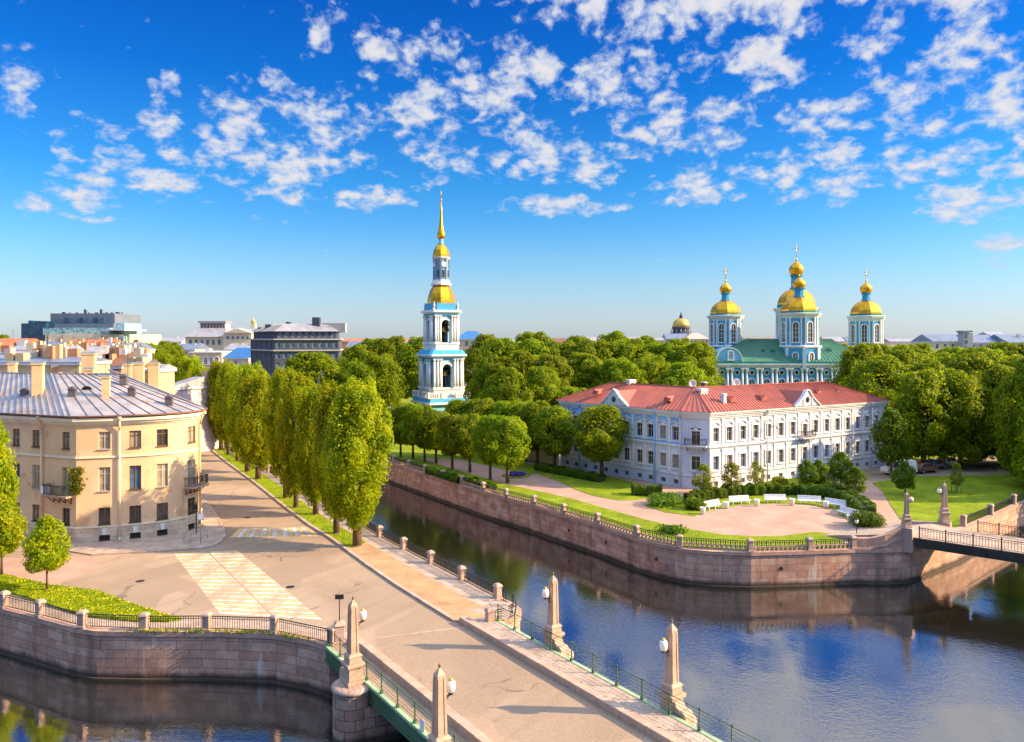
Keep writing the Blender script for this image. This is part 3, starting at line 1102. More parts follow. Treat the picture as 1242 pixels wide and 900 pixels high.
br = thing('road_bridge', 'low road bridge with granite kerb beams and green steel railings over the canal', 'bridge', (*Bp(-36, 24), 0))
MB().prism(lane(20.25, 27.36, 0.3), -0.55, 0.042).build('roadway', MT['asphalt'], br, world=True)
MB().prism(lane(18.42, 19.7, 0.2), -0.50, 0.046).build('footway', MT['asphalt'], br, world=True)
MB().prism(lane(27.95, 29.28, 0.9), -0.45, 0.33).build('footway', MT['paving'], br, world=True)


def kerb_beam(b0, b1, z, e0):
    mb = MB()
    a, e = a0(b0) - e0, a1(b0) + 0.6
    n = 13
    for i in range(n):
        s, t = a + (e - a) * i / n + 0.008, a + (e - a) * (i + 1) / n - 0.008
        k = (b1 - b0) * 0.31 / 2
        mb.prism([Bp(s, b0), Bp(t, b0), Bp(t, b1), Bp(s, b1)], -0.4, z + 0.006 * (i % 3))
    o = mb.build('kerb_beam', MT['granite'], br, world=True, bevel=0.03)


kerb_beam(19.7, 20.25, 0.50, 0.3)
kerb_beam(27.36, 27.95, 0.45, 1.3)


def girder(b0, b1, z0, z1):
    MB().prism(lane(b0, b1, 0.1), z1 - 0.16, z1).build('girder', MT['green_light'], br, world=True)
    mb = MB()
    mb.prism(lane(b0 + 0.05, b1 - 0.05, 0.1), z0, z1 - 0.16)
    mb.prism(lane(b0 - 0.04, b1 + 0.04, 0.1), z0 - 0.08, z0)
    mb.build('girder', MT['green_iron'], br, world=True)


girder(18.16, 18.42, -0.85, 0.04)
girder(29.28, 29.54, -0.65, 0.36)
mb = MB()
for b in (20, 22.4, 24.8, 27.2):
    mb.prism(lane(b, b + 0.35), -1.2, -0.55)
mb.build('girder', MT['green_iron'], br, world=True)


def bridge_rail(b, z, lean):
    L = (a0(b) - 0.0, a1(b) + 0.4)
    n = int((L[1] - L[0]) / 1.9)
    proto = None
    for i in range(n + 1):
        x, y = Bp(L[0] + (L[1] - L[0]) * i / n, b)
        if proto is None:
            mb = MB()
            mb.box(0, 0, 0, 1.08, 0.06, 0.06)
            mb.box(0, 0, 0, 0.16, 0.15, 0.15)
            mb.lathe([(0.05, 1.08), (0.06, 1.12), (0.03, 1.17)], 8)
            proto = mb.build('railing_post', MT['green_iron'], br, (x - br.location.x, y - br.location.y, z), math.atan2(U.y, U.x))
        else:
            c = proto.copy()
            COL.objects.link(c)
            c.location = (x - br.location.x, y - br.location.y, z)
    for k, h in enumerate((0.28, 0.48, 0.68, 0.87, 1.05)):
        p, q = Bp(L[0], b), Bp(L[1], b)
        MB().tube((*p, z + h), (*q, z + h), 0.013 if k < 4 else 0.024, n=6).build('handrail' if k == 4 else 'railing_bar', MT['green_iron'], br, world=True)


bridge_rail(18.33, 0.04, 0)
bridge_rail(29.38, 0.36, 0)
for pa, pb in (((-9.32, 43.96), (2.75, 48.35)), ((-3.5, 34.9), (8.6, 40.05))):
    A, B = Vector(pa), Vector(pb)
    d = (B - A).normalized()
    q = Vector((-d.y, d.x)) * 1.05
    body = MB()
    pth = Path([tuple(A + q), tuple(A - q), tuple(B - q), tuple(B + q), tuple(A + q)])
    sweep(body, pth, -4.6, -1.25, -0.3, 0.0)
    pier = body.build('pier', MT['pier'], br, world=True)
    for X in (A, B):
        mb = MB()
        circ = Path([(X.x + 1.16 * math.cos(-t * math.pi / 14), X.y + 1.16 * math.sin(-t * math.pi / 14)) for t in range(29)][::-1])
        sweep(mb, circ, -4.6, -0.42, -0.4, 0.0)
        mb.build('pier_nose', MT['pier'], br, world=True)
        mb = MB()
        mb.lathe([(1.16, -0.42), (1.24, -0.36), (1.24, -0.20), (1.10, -0.12), (0.9, -0.10)], 28, X.x, X.y)
        mb.build('pier_cap', MT['granite_grey'], br, world=True)
mb = MB().bar((*Bp(-34.2, 18.27), 0.15), (*Bp(-33.75, 18.27), 0.15), 0.01, 0.95)
tag(mb.build('notice_sheet', MT['white_paint']), 'blank white sheet tied to the left bridge railing', 'notice')


# ------------------------------------------------------------------ obelisk lamps
def obelisk(label, x, y, z, rz, height=5.0, wing=0, base=0.0):
    r = thing('obelisk_lamp', label, 'lamp', (x, y, z), rz, 'granite obelisk lamps on the bridges')
    k = height / 5.0
    mb = MB()
    mb.box(0, 0, -base, 0.22 * k, 1.06 * k, 1.06 * k)
    mb.box(0, 0, 0.22 * k, 0.95 * k, 0.90 * k, 0.90 * k, top=0.92)
    mb.box(0, 0, 0.95 * k, 1.08 * k, 0.92 * k, 0.92 * k, top=1.2)
    mb.box(0, 0, 1.08 * k, 1.24 * k, 1.104 * k, 1.104 * k, top=0.98)
    mb.box(0, 0, 1.24 * k, 1.62 * k, 0.80 * k, 0.80 * k, top=0.95)
    mb.box(0, 0, 1.62 * k, 1.78 * k, 0.90 * k, 0.90 * k, top=0.72)
    mb.build('pedestal', MT['granite'], r, bevel=0.025)
    mb = MB()
    mb.box(0, 0, 1.78 * k, 4.55 * k, 0.52 * k, 0.52 * k, top=0.78)
    mb.box(0, 0, 4.55 * k, 4.86 * k, 0.43 * k, 0.43 * k, top=0.15)
    for w in range(4):
        a = w * math.pi / 2
        ca, sa = math.cos(a), math.sin(a)
        for e in (-1, 1):
            p = [(0.267 * k, e * 0.185 * k, 1.84 * k), (0.209 * k, e * 0.145 * k, 4.44 * k)]
            p = [(u * ca - v * sa, u * sa + v * ca, t) for u, v, t in p]
            mb.bar(p[0], p[1], 0.10 * k, 0.05 * k) if w % 2 else mb.bar(p[0], p[1], 0.05 * k, 0.10 * k)
    mb.build('shaft', MT['granite'], r)
    MB().lathe([(0.03, 4.82 * k), (0.05, 4.9 * k), (0.07, 4.95 * k), (0.03, 5.03 * k), (0.01, 5.1 * k)], 8).build('finial', MT['bronze'], r)
    mb = MB()
    mb.bar((0.2 * k, 0, 3.42 * k), (0.66 * k, 0, 3.46 * k), 0.05, 0.05)
    mb.bar((0.22 * k, 0, 3.15 * k), (0.5 * k, 0, 3.42 * k), 0.03, 0.03)
    mb.lathe([(0.10, 3.46 * k), (0.14, 3.5 * k), (0.11, 3.54 * k)], 10, 0.62 * k, 0)
    b = mb.build('lamp_bracket', MT['iron'], r)
    MB().lathe([(0.08, 3.54 * k), (0.17, 3.60 * k), (0.215, 3.74 * k), (0.225, 3.90 * k), (0.19, 4.06 * k), (0.10, 4.12 * k)], 14, 0.62 * k, 0).build('lamp_globe', MT['lamp_glass'], b)
    MB().lathe([(0.11, 4.115 * k), (0.125, 4.15 * k), (0.07, 4.2 * k), (0.02, 4.25 * k)], 10, 0.62 * k, 0).build('lamp_cap', MT['gold_dull'], b)
    if wing:
        mb = MB()
        e = wing
        prof = [(0.40, -0.5), (1.25, -0.5), (1.28, 0.2), (1.22, 0.52), (1.02, 0.66), (0.80, 0.64), (0.62, 0.75), (0.50, 1.0), (0.40, 1.05)]
        n = len(prof)
        vs = [(-0.34, e * p, z_) for p, z_ in prof] + [(0.34, e * p, z_) for p, z_ in prof]
        mb.add(vs, [list(range(n)), list(range(n, 2 * n))] + [(i, (i + 1) % n, n + (i + 1) % n, n + i) for i in range(n)])
        mb.build('scroll_buttress', MT['granite'], r, bevel=0.03)
    return r


tn = math.atan2(N.y, N.x)
obelisk('granite obelisk lamp on the round pier at the left side of the road bridge', -9.32, 43.96, -0.10, tn, 5.0, 1)
obelisk('tall granite obelisk lamp at the bottom edge, left of the bridge roadway', -3.37, 34.85, -0.10, tn, 5.0, 1)
obelisk('granite obelisk lamp standing over the canal, right of the bridge by the curved railing', 2.65, 48.35, -0.05, tn + math.pi, 5.0, 1)
obelisk('large granite obelisk lamp at the near right bridge railing, against open water', 8.53, 40.05, -0.05, tn + math.pi, 5.05, 1)

# ------------------------------------------------------------------ footbridge
U2, N2 = Vector((0.78, -0.625)), Vector((0.625, 0.78))
FB0 = Vector((37.95, 71.75))


def Fp(a, b):
    v = FB0 + U2 * a + N2 * b
    return (v.x, v.y)


fb = thing('footbridge', 'low dark steel footbridge with thin iron railings at the right edge', 'bridge', (*Fp(9, 3), 0))
DZ = 1.15
MB().prism([Fp(0, 0.1), Fp(21, 0.1), Fp(21, 6.2), Fp(4.2, 6.2)], DZ - 0.14, DZ).build('deck', MT['paving'], fb, world=True)
for b in (-0.1, 6.2):
    mb = MB()
    s = 0.6 if b < 1 else 4.4
    mb.prism([Fp(s, b), Fp(21, b), Fp(21, b + 0.2), Fp(s, b + 0.2)], DZ - 0.75, DZ - 0.02)
    mb.prism([Fp(s, b - 0.1), Fp(21, b - 0.1), Fp(21, b + 0.3), Fp(s, b + 0.3)], DZ - 0.85, DZ - 0.75)
    mb.build('girder', MT['iron'], fb, world=True)
mb = MB()
for b in (1.5, 3.0, 4.5):
    mb.prism([Fp(3, b), Fp(21, b), Fp(21, b + 0.25), Fp(3, b + 0.25)], DZ - 0.7, DZ - 0.14)
mb.build('girder', MT['iron'], fb, world=True)
for b, st in ((0.0, 0.9), (6.3, 4.9)):
    proto = None
    n = 9
    pts = [Fp(st + (20.6 - st) * i / n, b) for i in range(n + 1)]
    for i, (x, y) in enumerate(pts):
        if proto is None:
            mb = MB().box(0, 0, 0, 1.08, 0.1, 0.1)
            mb.box(0, 0, 1.08, 1.16, 0.14, 0.14, top=0.4)
            proto = mb.build('railing_post', MT['iron'], fb, (x - fb.location.x, y - fb.location.y, DZ), math.atan2(U2.y, U2.x))
        else:
            c = proto.copy()
            COL.objects.link(c)
            c.location = (x - fb.location.x, y - fb.location.y, DZ)
    for p, q in zip(pts, pts[1:]):
        panel(MB(), p, q, DZ, DZ, 0.22, 0.98).build('railing_panel', MT['iron'], fb, world=True)
for t in (0.35, 0.6):
    pass
# landing ramp and stone parapets
ramp = MB()
rp = [(31.5, 76.6), (36.4, 72.6), (43.0, 77.2), (38.2, 82.5)]
ramp.add([(rp[0][0], rp[0][1], 0.01), (rp[1][0], rp[1][1], DZ), (rp[2][0], rp[2][1], DZ), (rp[3][0], rp[3][1], 0.01), (rp[1][0], rp[1][1], 0), (rp[2][0], rp[2][1], 0), Fp(0.1, 0.1) + (DZ - .003,), Fp(4.2, 6.2) + (DZ - .003,),
          Fp(0.1, 0.1) + (-0.2,), Fp(4.2, 6.2) + (-0.2,)],
         [(0, 1, 2, 3), (0, 4, 1), (3, 2, 5), (1, 6, 7, 2), (1, 4, 8, 6), (2, 7, 9, 5), (6, 8, 9, 7)])
struct(ramp.build('ramp', MT['paving']))
pr = thing('ramp_parapet', 'solid granite parapet rising to the footbridge, right of the garden railing', 'parapet', (35.2, 71.4, 0))
pp = Path([(32.95, 71.62), (34.3, 71.6), (35.6, 71.55), (37.3, 71.8)])
tops = [1.02, 1.04, 1.35, 1.98]
inn, out = pp.offset(-0.45).p, pp.offset(-0.02).p
mb = MB()
n = 4
vs = [(*p, -0.02) for p in inn] + [(*p, -0.02) for p in out] + [(*p, t) for p, t in zip(out, tops)] + [(*p, t) for p, t in zip(inn, tops)]
fs, uv = [], []
for i in range(n - 1):
    for x_, y_ in ((1, 2), (2, 3), (3, 0)):
        fs.append((x_ * n + i, x_ * n + i + 1, y_ * n + i + 1, y_ * n + i))
        z4 = [vs[j][2] for j in fs[-1]]
        uv.append(((pp.c[i], z4[0]), (pp.c[i + 1], z4[1]), (pp.c[i + 1], z4[2]), (pp.c[i], z4[3])) if x_ == 1 else ((0, 0.3), (1, 0.3), (1, .6), (0, .6)))
for i in (0, n - 1):
    fs.append((i, n + i, 2 * n + i, 3 * n + i))
    uv.append(((0, 0.1), (.4, .1), (.4, 1), (0, 1)))
mb.add(vs, fs, uv)
mb.build('parapet_slab', MT['parapet'], pr, world=True)
mb = MB()
for (p, t), (q, s) in zip(list(zip(out, tops)), list(zip(out, tops))[1:]):
    k = 0.95
    mb.bar((p[0], p[1] - 0.03, t - k), (q[0], q[1] - 0.03, s - k), 0.12, 0.12)
mb.build('string_course', MT['granite_grey'], pr, world=True)
mb = MB().box(37.95, 72.15, -0.3, 2.0, 1.2, 1.2, math.atan2(N2.y, N2.x))
mb.build('end_pier', MT['granite_grey'], pr, world=True, bevel=0.03)
mb = MB()
wing = Path([(40.4, 77.6), (41.3, 77.9), (42.6, 77.6), (43.9, 77.0)])
sweep(mb, wing, 0, 1.2, -0.2, 0.2)
mb.box(44.35, 76.95, -0.2, 1.35, 1.15, 1.15, math.atan2(N2.y, N2.x))
tag(mb.build('curved_wing_wall', MT['granite_grey']), 'short curved granite wing wall behind the footbridge, by the shady lawn', 'parapet')
tf = math.atan2(U2.y, U2.x)
obelisk('slim pink granite obelisk lamp at the top of the ramp parapet by the footbridge', 37.95, 72.15, 2.0, 0.0, 3.45)
obelisk('slim pink granite obelisk lamp on the far side of the footbridge before the lawn', 44.35, 76.95, 1.35, math.pi, 4.1)

# ------------------------------------------------------------------ garden surfaces
garden = PX((430, 532), (455, 551), (465, 556)) + RC[3:] + [(44.5, 77.2), (48, 79.8), (61, 90.8), (90, 112), (150, 160), (110, 150), (75, 140), (40, 160), (0, 190), (-60, 200)]
sheet('garden_paths', garden, 0.004, 'gravel')
sheet('car_park', [(48, 108), (62, 98), (110, 128), (110, 150), (62, 124)] , 0.008, 'ground')
LAWN_G = PX((430, 531), (470, 541), (520, 560), (608, 586.6), (650, 595.5), (691.6, 604.7), (729, 615.6), (752, 622), (780, 630), (828, 641), (876.6, 649), (915, 651), (949, 650.6), (987.7, 645.6), (1008, 648), (1016.7, 653))
gl2 = [p for p in Path(gl).offset(-0.7).p]
mb = MB().prism(LAWN_G + [p for p in gl2[::-1] if p[1] < 160], -0.1, 0.06)
struct(mb.build('canal_lawn', MT['grass']))
LAWN_H = PX((678.4, 584.6), (696, 593), (714.6, 600), (735, 604.5), (748, 607), (770, 607), (792, 603.5), (803, 600), (795, 592), (745, 580), (700, 570), (655, 563), (640, 570))
mb = MB().prism(LAWN_H, -0.1, 0.05)
struct(mb.build('house_lawn', MT['grass']))
LAWN_F = PX((780, 613), (806.6, 621.4), (842.8, 626.5), (852, 622), (866, 618), (900, 612.5), (940, 611), (982, 612.5), (1012, 618), (1028, 631), (1040, 642), (1060, 644), (1072, 640), (1066, 627), (1041, 602), (1020, 597), (985, 600), (930, 598), (895, 603), (850, 606), (815, 606))
mb = MB().prism(LAWN_F, -0.1, 0.05)
struct(mb.build('hedge_lawn', MT['grass']))
sheet('flower_edge_lawn', PX((915, 586), (945, 579), (1000, 579), (1010, 588), (975, 592), (930, 592)), 0.03, 'grass')
LAWN_R = PX((1058, 586), (1070, 596), (1081, 614), (1092, 630), (1108, 641)) + [(40.2, 77.4), (43.6, 77.6), (48.2, 80.5), (54.6, 86.0), (60.9, 91.5), (66.7, 95.8), (100, 121)] + PX((1242, 575), (1180, 577), (1110, 578))
mb = MB().prism(LAWN_R, -0.1, 0.05)
struct(mb.build('shady_lawn', MT['grass']))
sheet('far_lawn', PX((520, 545), (600, 553), (680, 572), (640, 576), (560, 558)), 0.03, 'grass')
sheet('park_ground', [(-60, 150), (-20, 128), (7, 121), (40, 140), (62, 122), (150, 165), (300, 260), (150, 320), (-120, 320)], 0.012, 'grass')
sheet('courtyard', [(2, 121), (60, 118), (66, 128), (50, 150), (10, 150)], 0.02, 'ground')

# ------------------------------------------------------------------ building helpers
WM = {}


def window_meshes(w, h, style, fm, gm):
    key = (round(w, 2), round(h, 2), style, fm, gm)
    if key in WM:
        return WM[key]
    f, p = MB(), MB()
    t = 0.07 if w > 0.8 else 0.05
    if style == 'arch':
        r = w / 2
        n = 8
        out = [(-r, 0), (-r, h - r)] + [(-r * math.cos(math.pi * k / n), h - r + r * math.sin(math.pi * k / n)) for k in range(1, n)] + [(r, h - r), (r, 0)]
        q = r + 0.35
        big = [(-q, -0.25), (-q, h - r)] + [(-q * math.cos(math.pi * k / n), h - r + q * math.sin(math.pi * k / n)) for k in range(1, n)] + [(q, h - r), (q, -0.25)]
        m = len(out)
        vs = [(x, -0.22, z) for x, z in out] + [(x, -0.22, z) for x, z in big] + [(x, 0.1, z) for x, z in big] + [(x, 0.1, z) for x, z in out]
        fs = []
        for a in range(4):
            for i in range(m - 1):
                b = (a + 1) % 4
                fs.append((a * m + i, a * m + i + 1, b * m + i + 1, b * m + i))
        f.add(vs, fs)
        f.box(0, -0.1, -0.42, -0.05, w + 0.9, 0.4)
        f.box(0, -0.05, 0, h - 0.1, 0.12, 0.08)
        for k in range(1, 4):
            f.box(0, -0.05, h * k / 4.4, h * k / 4.4 + 0.1, w, 0.08)
        vs = [(x, -0.03, z) for x, z in out] + [(x, 0.05, z) for x, z in out]
        p.add(vs, [list(range(m)), list(range(m, 2 * m))[::-1]] + [(i, (i + 1) % m, m + (i + 1) % m, m + i) for i in range(m)])
    else:
        for x in (-w / 2 + t / 2, w / 2 - t / 2):
            f.box(x, 0, 0, h, t, 0.09)
        f.box(0, 0, h - t, h, w - 2 * t, 0.09)
        f.box(0, 0, 0, t, w - 2 * t, 0.09)
        if style == 'casement':
            f.box(0, 0, t, h - t, 0.07, 0.08)
            f.box(0, -0.005, h * 0.70, h * 0.70 + 0.07, w - 2 * t, 0.08)
            f.box(0, -0.14, -0.07, 0.0, w + 0.12, 0.36)
        elif style == 'cross':
            f.box(0, 0, t, h - t, 0.06, 0.08)
            f.box(0, -0.005, h * 0.62, h * 0.62 + 0.06, w - 2 * t, 0.08)
        elif style == 'low':
            for k in (-0.25, 0.0, 0.25):
                f.box(k * w, -0.02, t, h - t, 0.03, 0.05)
        p.box(0, 0.03, t * 0.5, h - t * 0.5, w - t, 0.02)
    a = f.build('window', MT[fm])
    b = p.build('pane', MT[gm])
    WM[key] = (a.data, b.data)
    bpy.data.objects.remove(a)
    bpy.data.objects.remove(b)
    return WM[key]


def window(root, x, y, z, rz, w, h, style='casement', fm='frame', gm='glass', name='window'):
    a, b = window_meshes(w, h, style, fm, gm)
    l = root.matrix_basis.inverted() @ Vector((x, y, z)) if root.parent is None else Vector((x, y, z))
    o = place(a, name, root, l, rz - root.rotation_euler.z)
    place(b, 'pane', o)
    return o


def fit_windows(root, path, holes, styles, recess=0.17):
    outl = []
    for h, (style, fm, gm) in zip(holes, styles):
        (x, y), n, l, rz = hole_frame(path, h)
        outl.append(window(root, x - n[0] * recess, y - n[1] * recess, h[2] + 0.0, rz, l - 0.01, h[3] - h[2] - 0.01, style, fm, gm))
    return outl


def slope(mb, rib, E0, E1, R0, R1, pitch=0.6, rw=0.05, rh=0.07, skip_ends=False):
    """roof slope between an eave edge E0E1 and a ridge R0R1 with standing seams"""
    E0, E1, R0, R1 = map(Vector, (E0, E1, R0, R1))
    L = max((E1 - E0).length, (R1 - R0).length)
    n = max(1, round(L / pitch))
    for i in range(n):
        s, t = i / n, (i + 1) / n
        a, b, c, d = E0.lerp(E1, s), E0.lerp(E1, t), R0.lerp(R1, t), R0.lerp(R1, s)
        if (c - d).length < 1e-4:
            mb.add([a, b, c], [(0, 1, 2)])
        else:
            mb.add([a, b, c, d], [(0, 1, 2, 3)])
        if rib is not None and (i > 0 or not skip_ends):
            nz = (b - a).cross(d - a).normalized()
            if nz.z < 0:
                nz = -nz
            o = nz * (rh / 2)
            rib.bar(a + o, d + o, rw, rh)


def chimney(roof, x, y, z0, z1, sx, sy, rz, mat='brick', cap='roof_slate', world_root=None, name='chimney', pots=0):
    l = world_root.location
    mb = MB()
    mb.box(x - l.x, y - l.y, z0 - l.z, z1 - 0.22 - l.z, sx, sy, rz)
    mb.box(x - l.x, y - l.y, z1 - 0.22 - l.z, z1 - l.z, sx + 0.16, sy + 0.16, rz)
    o = mb.build(name, MT[mat], roof)
    mb = MB()
    mb.box(x - l.x, y - l.y, z1 - l.z, z1 + 0.12 - l.z, sx + 0.22, sy + 0.22, rz, top=0.75)
    mb.build('chimney_cap', MT[cap], o if False else roof)
    return o


# ------------------------------------------------------------------ corner house on the left
HP = [(-89.9, 92.3), (-52.8, 77.4), (-42.7, 73.5)]
arc = Path([(-42.7, 73.5), (-39.6, 74.35), (-36.6, 75.6), (-34.5, 77.2), (-33.5, 79.3), (-33.7, 81.3)], smooth=5)
hp = Path(HP[:-1] + arc.p + [(-45.0, 99.2)])
S_A = hp.c[1] + 4.2
house = thing('corner_house', 'peach three-storey house with rounded corner and grey seamed metal roof by the crossing', 'house', (-45, 82, 0))
ZE = 12.3
TOPW = [(19.6, 0), (43.5, 0), (80, 1), (126.6, 1), (164, 1), (197, 1), (232.8, 0)]
holes, styles = [], []


def add_h(px, z0, z1, w, st):
    s = hp.s_px(px)
    if s is None:
        return
    holes.append((s - w / 2, s + w / 2, z0, z1))
    styles.append(st)


for px, k in [(-60, 0), (-32, 0), (-6, 0)] + TOPW:
    gl_ = 'glass'
    wr = random.Random(int(px * 3) + 900)
    w = 1.06 if px < 230 else 1.15
    add_h(px, 9.2, 10.9, w, ('casement', wr.choice(['frame', 'frame', 'frame_pale']), wr.choice(['glass', 'curtain', 'glass_blue', 'curtain'])))
    add_h(px, 5.05 if px != 80 and px < 230 else 4.75, 7.4, w, ('casement', wr.choice(['frame', 'frame', 'frame_pale']), wr.choice(['glass', 'curtain', 'curtain', 'glass_blue'])))
    add_h(px, 1.75, 3.4, w, ('casement', 'frame', wr.choice(['glass', 'glass', 'curtain'])))
    add_h(px, 0.12, 0.72, 0.95, ('low', 'frame', 'dark_in'))
mb = MB()
facade(mb, hp, 1.55, ZE - 0.1, [h for h in holes if h[2] > 1.5], 0.25)
mb.build('wall', MT['peach'], house, world=True)
mb = MB()
facade(mb, hp.offset(0.10), -0.1, 1.5, [], 0.3) if False else None
plp = hp.offset(0.08)
pl_holes = []
for px, k in TOPW:
    s = plp.s_px(px)
    pl_holes.append((s - 0.5, s + 0.5, 0.12, 0.72))
mb = MB()
facade(mb, plp, -0.1, 1.5, pl_holes, 0.3)
mb.build('plinth', MT['plinth'], house, world=True)
up = [(h, s) for h, s in zip(holes, styles) if h[2] > 1.5]
ws = fit_windows(house, hp, [h for h, s in up], [s for h, s in up], 0.18)
fit_windows(house, plp, pl_holes, [('low', 'frame', 'dark_in')] * len(pl_holes), 0.25)
mb = MB()
sweep(mb, hp, 1.5, 1.64, -0.1, 0.15)
mb.build('plinth_course', MT['peach_trim'], house, world=True)
mb = MB()
sweep(mb, hp, 8.32, 8.50, -0.1, 0.12)
mb.build('string_course', MT['peach_trim'], house, world=True)
mb = MB()
sweep(mb, hp, 11.55, 11.75, -0.1, 0.10)
sweep(mb, hp, 11.75, 12.0, -0.1, 0.30)
sweep(mb, hp, 12.0, ZE, -0.1, 0.52)
mb.build('cornice', MT['peach_trim'], house, world=True)
for px, k in TOPW[2:6]:
    s = plp.s_px(px)
    x, y = plp.at(s)
    n = plp.nor(s)
    MB().box(x + n[0] * 0.03, y + n[1] * 0.03, 0.76, 1.36, 0.3, 0.12, math.atan2(n[0], -n[1]), top=1.4).build('keystone', MT['trim'], house, world=True)
# back and inner walls
back = [(-45.0, 99.2), (-57.6, 91.2), (-61, 93), (-84.4, 106), (-89.9, 92.3)]
mb = MB()
for a, b in zip(back, back[1:]):
    mb.add([(*a, 0), (*b, 0), (*b, ZE), (*a, ZE)], [(0, 1, 2, 3)])
mb.build('wall', MT['brick'], house, world=True)
# downpipes
for px, mt in ((52.5, 'peach'), (145.6, 'peach_trim'), (240.3, 'yellow_pipe')):
    s = hp.s_px(px) or hp.s_px(239)
    x, y = hp.at(s)
    n = hp.nor(s)
    mb = MB()
    o1, o2 = 0.20, 0.5
    mb.tube((x + n[0] * o1, y + n[1] * o1, 0.25), (x + n[0] * o1, y + n[1] * o1, 11.0), 0.10)
    mb.tube((x + n[0] * o1, y + n[1] * o1, 11.0), (x + n[0] * o2, y + n[1] * o2, 12.05), 0.10)
    mb.tube((x + n[0] * o1, y + n[1] * o1, 0.4), (x + n[0] * 0.55, y + n[1] * 0.55, 0.16), 0.10)
    mb.lathe([(0.1, 11.95), (0.24, 12.3), (0.26, 12.4)], 8, x + n[0] * o2, y + n[1] * o2)
    mb.build('downpipe', MT[mt], house, world=True)
# roof: ruled sheet from eave to ridge
A, B = (-52.2, 85.0, 16.1), (-44.6, 85.3, 16.1)
AL = (-52.2 - 0.928 * 40, 85 + 0.372 * 40, 16.1)
BF = (-44.6 - 0.54 * 15, 85.3 + 0.84 * 15, 16.1)
eo = hp.offset(0.62)
sA, sB = hp.c[1] + 10.0, hp.L - 19.0
mb, rib = MB(), MB()


def ridge(s):
    def l(p, q, t):
        return tuple(p[i] + (q[i] - p[i]) * t for i in range(3))
    if s < sA:
        return l(AL, A, s / sA)
    if s < sB:
        return l(A, B, (s - sA) / (sB - sA))
    return l(B, BF, (s - sB) / (hp.L - sB))


def eave(s):
    i = hp.seg(s)
    k = (s - hp.c[i]) / (hp.c[i + 1] - hp.c[i])
    a, b = eo.p[i], eo.p[i + 1]
    return (a[0] + (b[0] - a[0]) * k, a[1] + (b[1] - a[1]) * k, ZE + 0.14)


rib2 = MB()
for q0, q1, n, rb in ((0.0, sA, 52, rib), (sA, sB, 24, None), (sB, hp.L, 24, rib2)):
    ss = [q0 + (q1 - q0) * i / n for i in range(n + 1)]
    for k, (s, t) in enumerate(zip(ss, ss[1:])):
        slope(mb, rb if rb is not None else (rib2 if k % 2 else None), eave(s), eave(t), ridge(s), ridge(t), 99, 0.05, 0.12 if q0 == 0 else 0.07)
inner = [(-84.4, 106, ZE), (-60.5, 95.5, ZE), (-57, 90.6, ZE), (-56.6, 91, ZE), (-46, 98, ZE)]
slope(mb, None, AL, A, (-84.4, 106, ZE), (-58.5, 93.8, ZE), 5)
slope(mb, None, A, B, (-58.5, 93.8, ZE), (-57.6, 91.2, ZE), 5)
slope(mb, None, B, BF, (-57.6, 91.2, ZE), (-45.8, 99.0, ZE), 5)
roof = mb.build('roof', MT['roof_grey'], house, world=True)
rib.build('standing_seams', MT['roof_grey'], roof, (0, 0, 0)) if False else None
rl = house.location
rib.v = [(x - rl.x, y - rl.y, z - rl.z) for x, y, z in rib.v]
rib.build('standing_seam', MT['roof_pale'], roof)
rib2.v = [(x - rl.x, y - rl.y, z - rl.z) for x, y, z in rib2.v]
rib2.build('standing_seam', MT['roof_seam'], roof)
g = MB()
gs = [hp.L * i / 90 for i in range(91)]
pts = [eave(s) for s in gs]
for p, q in zip(pts, pts[1:]):
    g.bar((p[0] - rl.x, p[1] - rl.y, p[2] + 0.05), (q[0] - rl.x, q[1] - rl.y, q[2] + 0.05), 0.16, 0.14)
g.build('eaves_gutter', MT['roof_rust'], roof)
for p, q in ((AL, A), (A, B), (B, BF)):
    pass
rc = MB()
for p, q in ((AL, A), (A, B), (B, BF), (A, eave(sA)), (B, eave(sB))):
    rc.bar((p[0] - rl.x, p[1] - rl.y, p[2] + 0.05), (q[0] - rl.x, q[1] - rl.y, q[2] + 0.05), 0.18, 0.12)
rc.build('ridge_cap', MT['roof_pale'], roof)


def ch_px(roof, root, x0, x1, y0, y1, Y, depth=0.9, mat='brick', rz=0.3, cap='roof_slate'):
    """chimney that spans the given survey box at distance Y"""
    w = (x1 - x0) / F * Y
    chimney(roof, at((x0 + x1) / 2, Y), Y, zat(y1, Y) - 1.2, zat(y0, Y), w * 0.85, depth, rz, mat, cap, root)


ch_px(roof, house, 39.6, 53, 440, 468, 80, 0.9)
ch_px(roof, house, 123.7, 133.5, 456, 482, 79, 0.6)
ch_px(roof, house, 103, 114, 447, 461, 85.5, 0.8)
ch_px(roof, house, 10.6, 20, 440, 452, 93, 0.9)
ch_px(roof, house, 99.5, 116, 428, 446, 90, 1.2)
ch_px(roof, house, 150, 160, 441, 462, 91, 1.0)
ch_px(roof, house, 162, 175, 440, 466, 93, 1.0)
ch_px(roof, house, 180, 193, 440, 473, 96, 1.0)
ch_px(roof, house, 64, 70, 444, 455, 90, 0.7, 'w_terra')
for px, py, Y_ in ((88, 478, 78.5), (160, 477, 80), (205, 488, 79.0), (150, 462, 83), (30, 480, 80.5)):
    m_ = MB().box(0, 0, -0.4, 0.5, 0.7, 0.6)
    m_.add([(-.45, -.4, 0.5), (.45, -.4, 0.5), (0, -.4, 0.85), (-.45, .5, 0.5), (.45, .5, 0.5), (0, .5, 0.85)], [(0, 1, 2), (3, 5, 4), (0, 2, 5, 3), (1, 4, 5, 2)])
    m_.build('roof_hatch', MT['roof_seam'], roof, (at(px, Y_) - house.location.x, Y_ - house.location.y, zat(py, Y_)), 0.2)
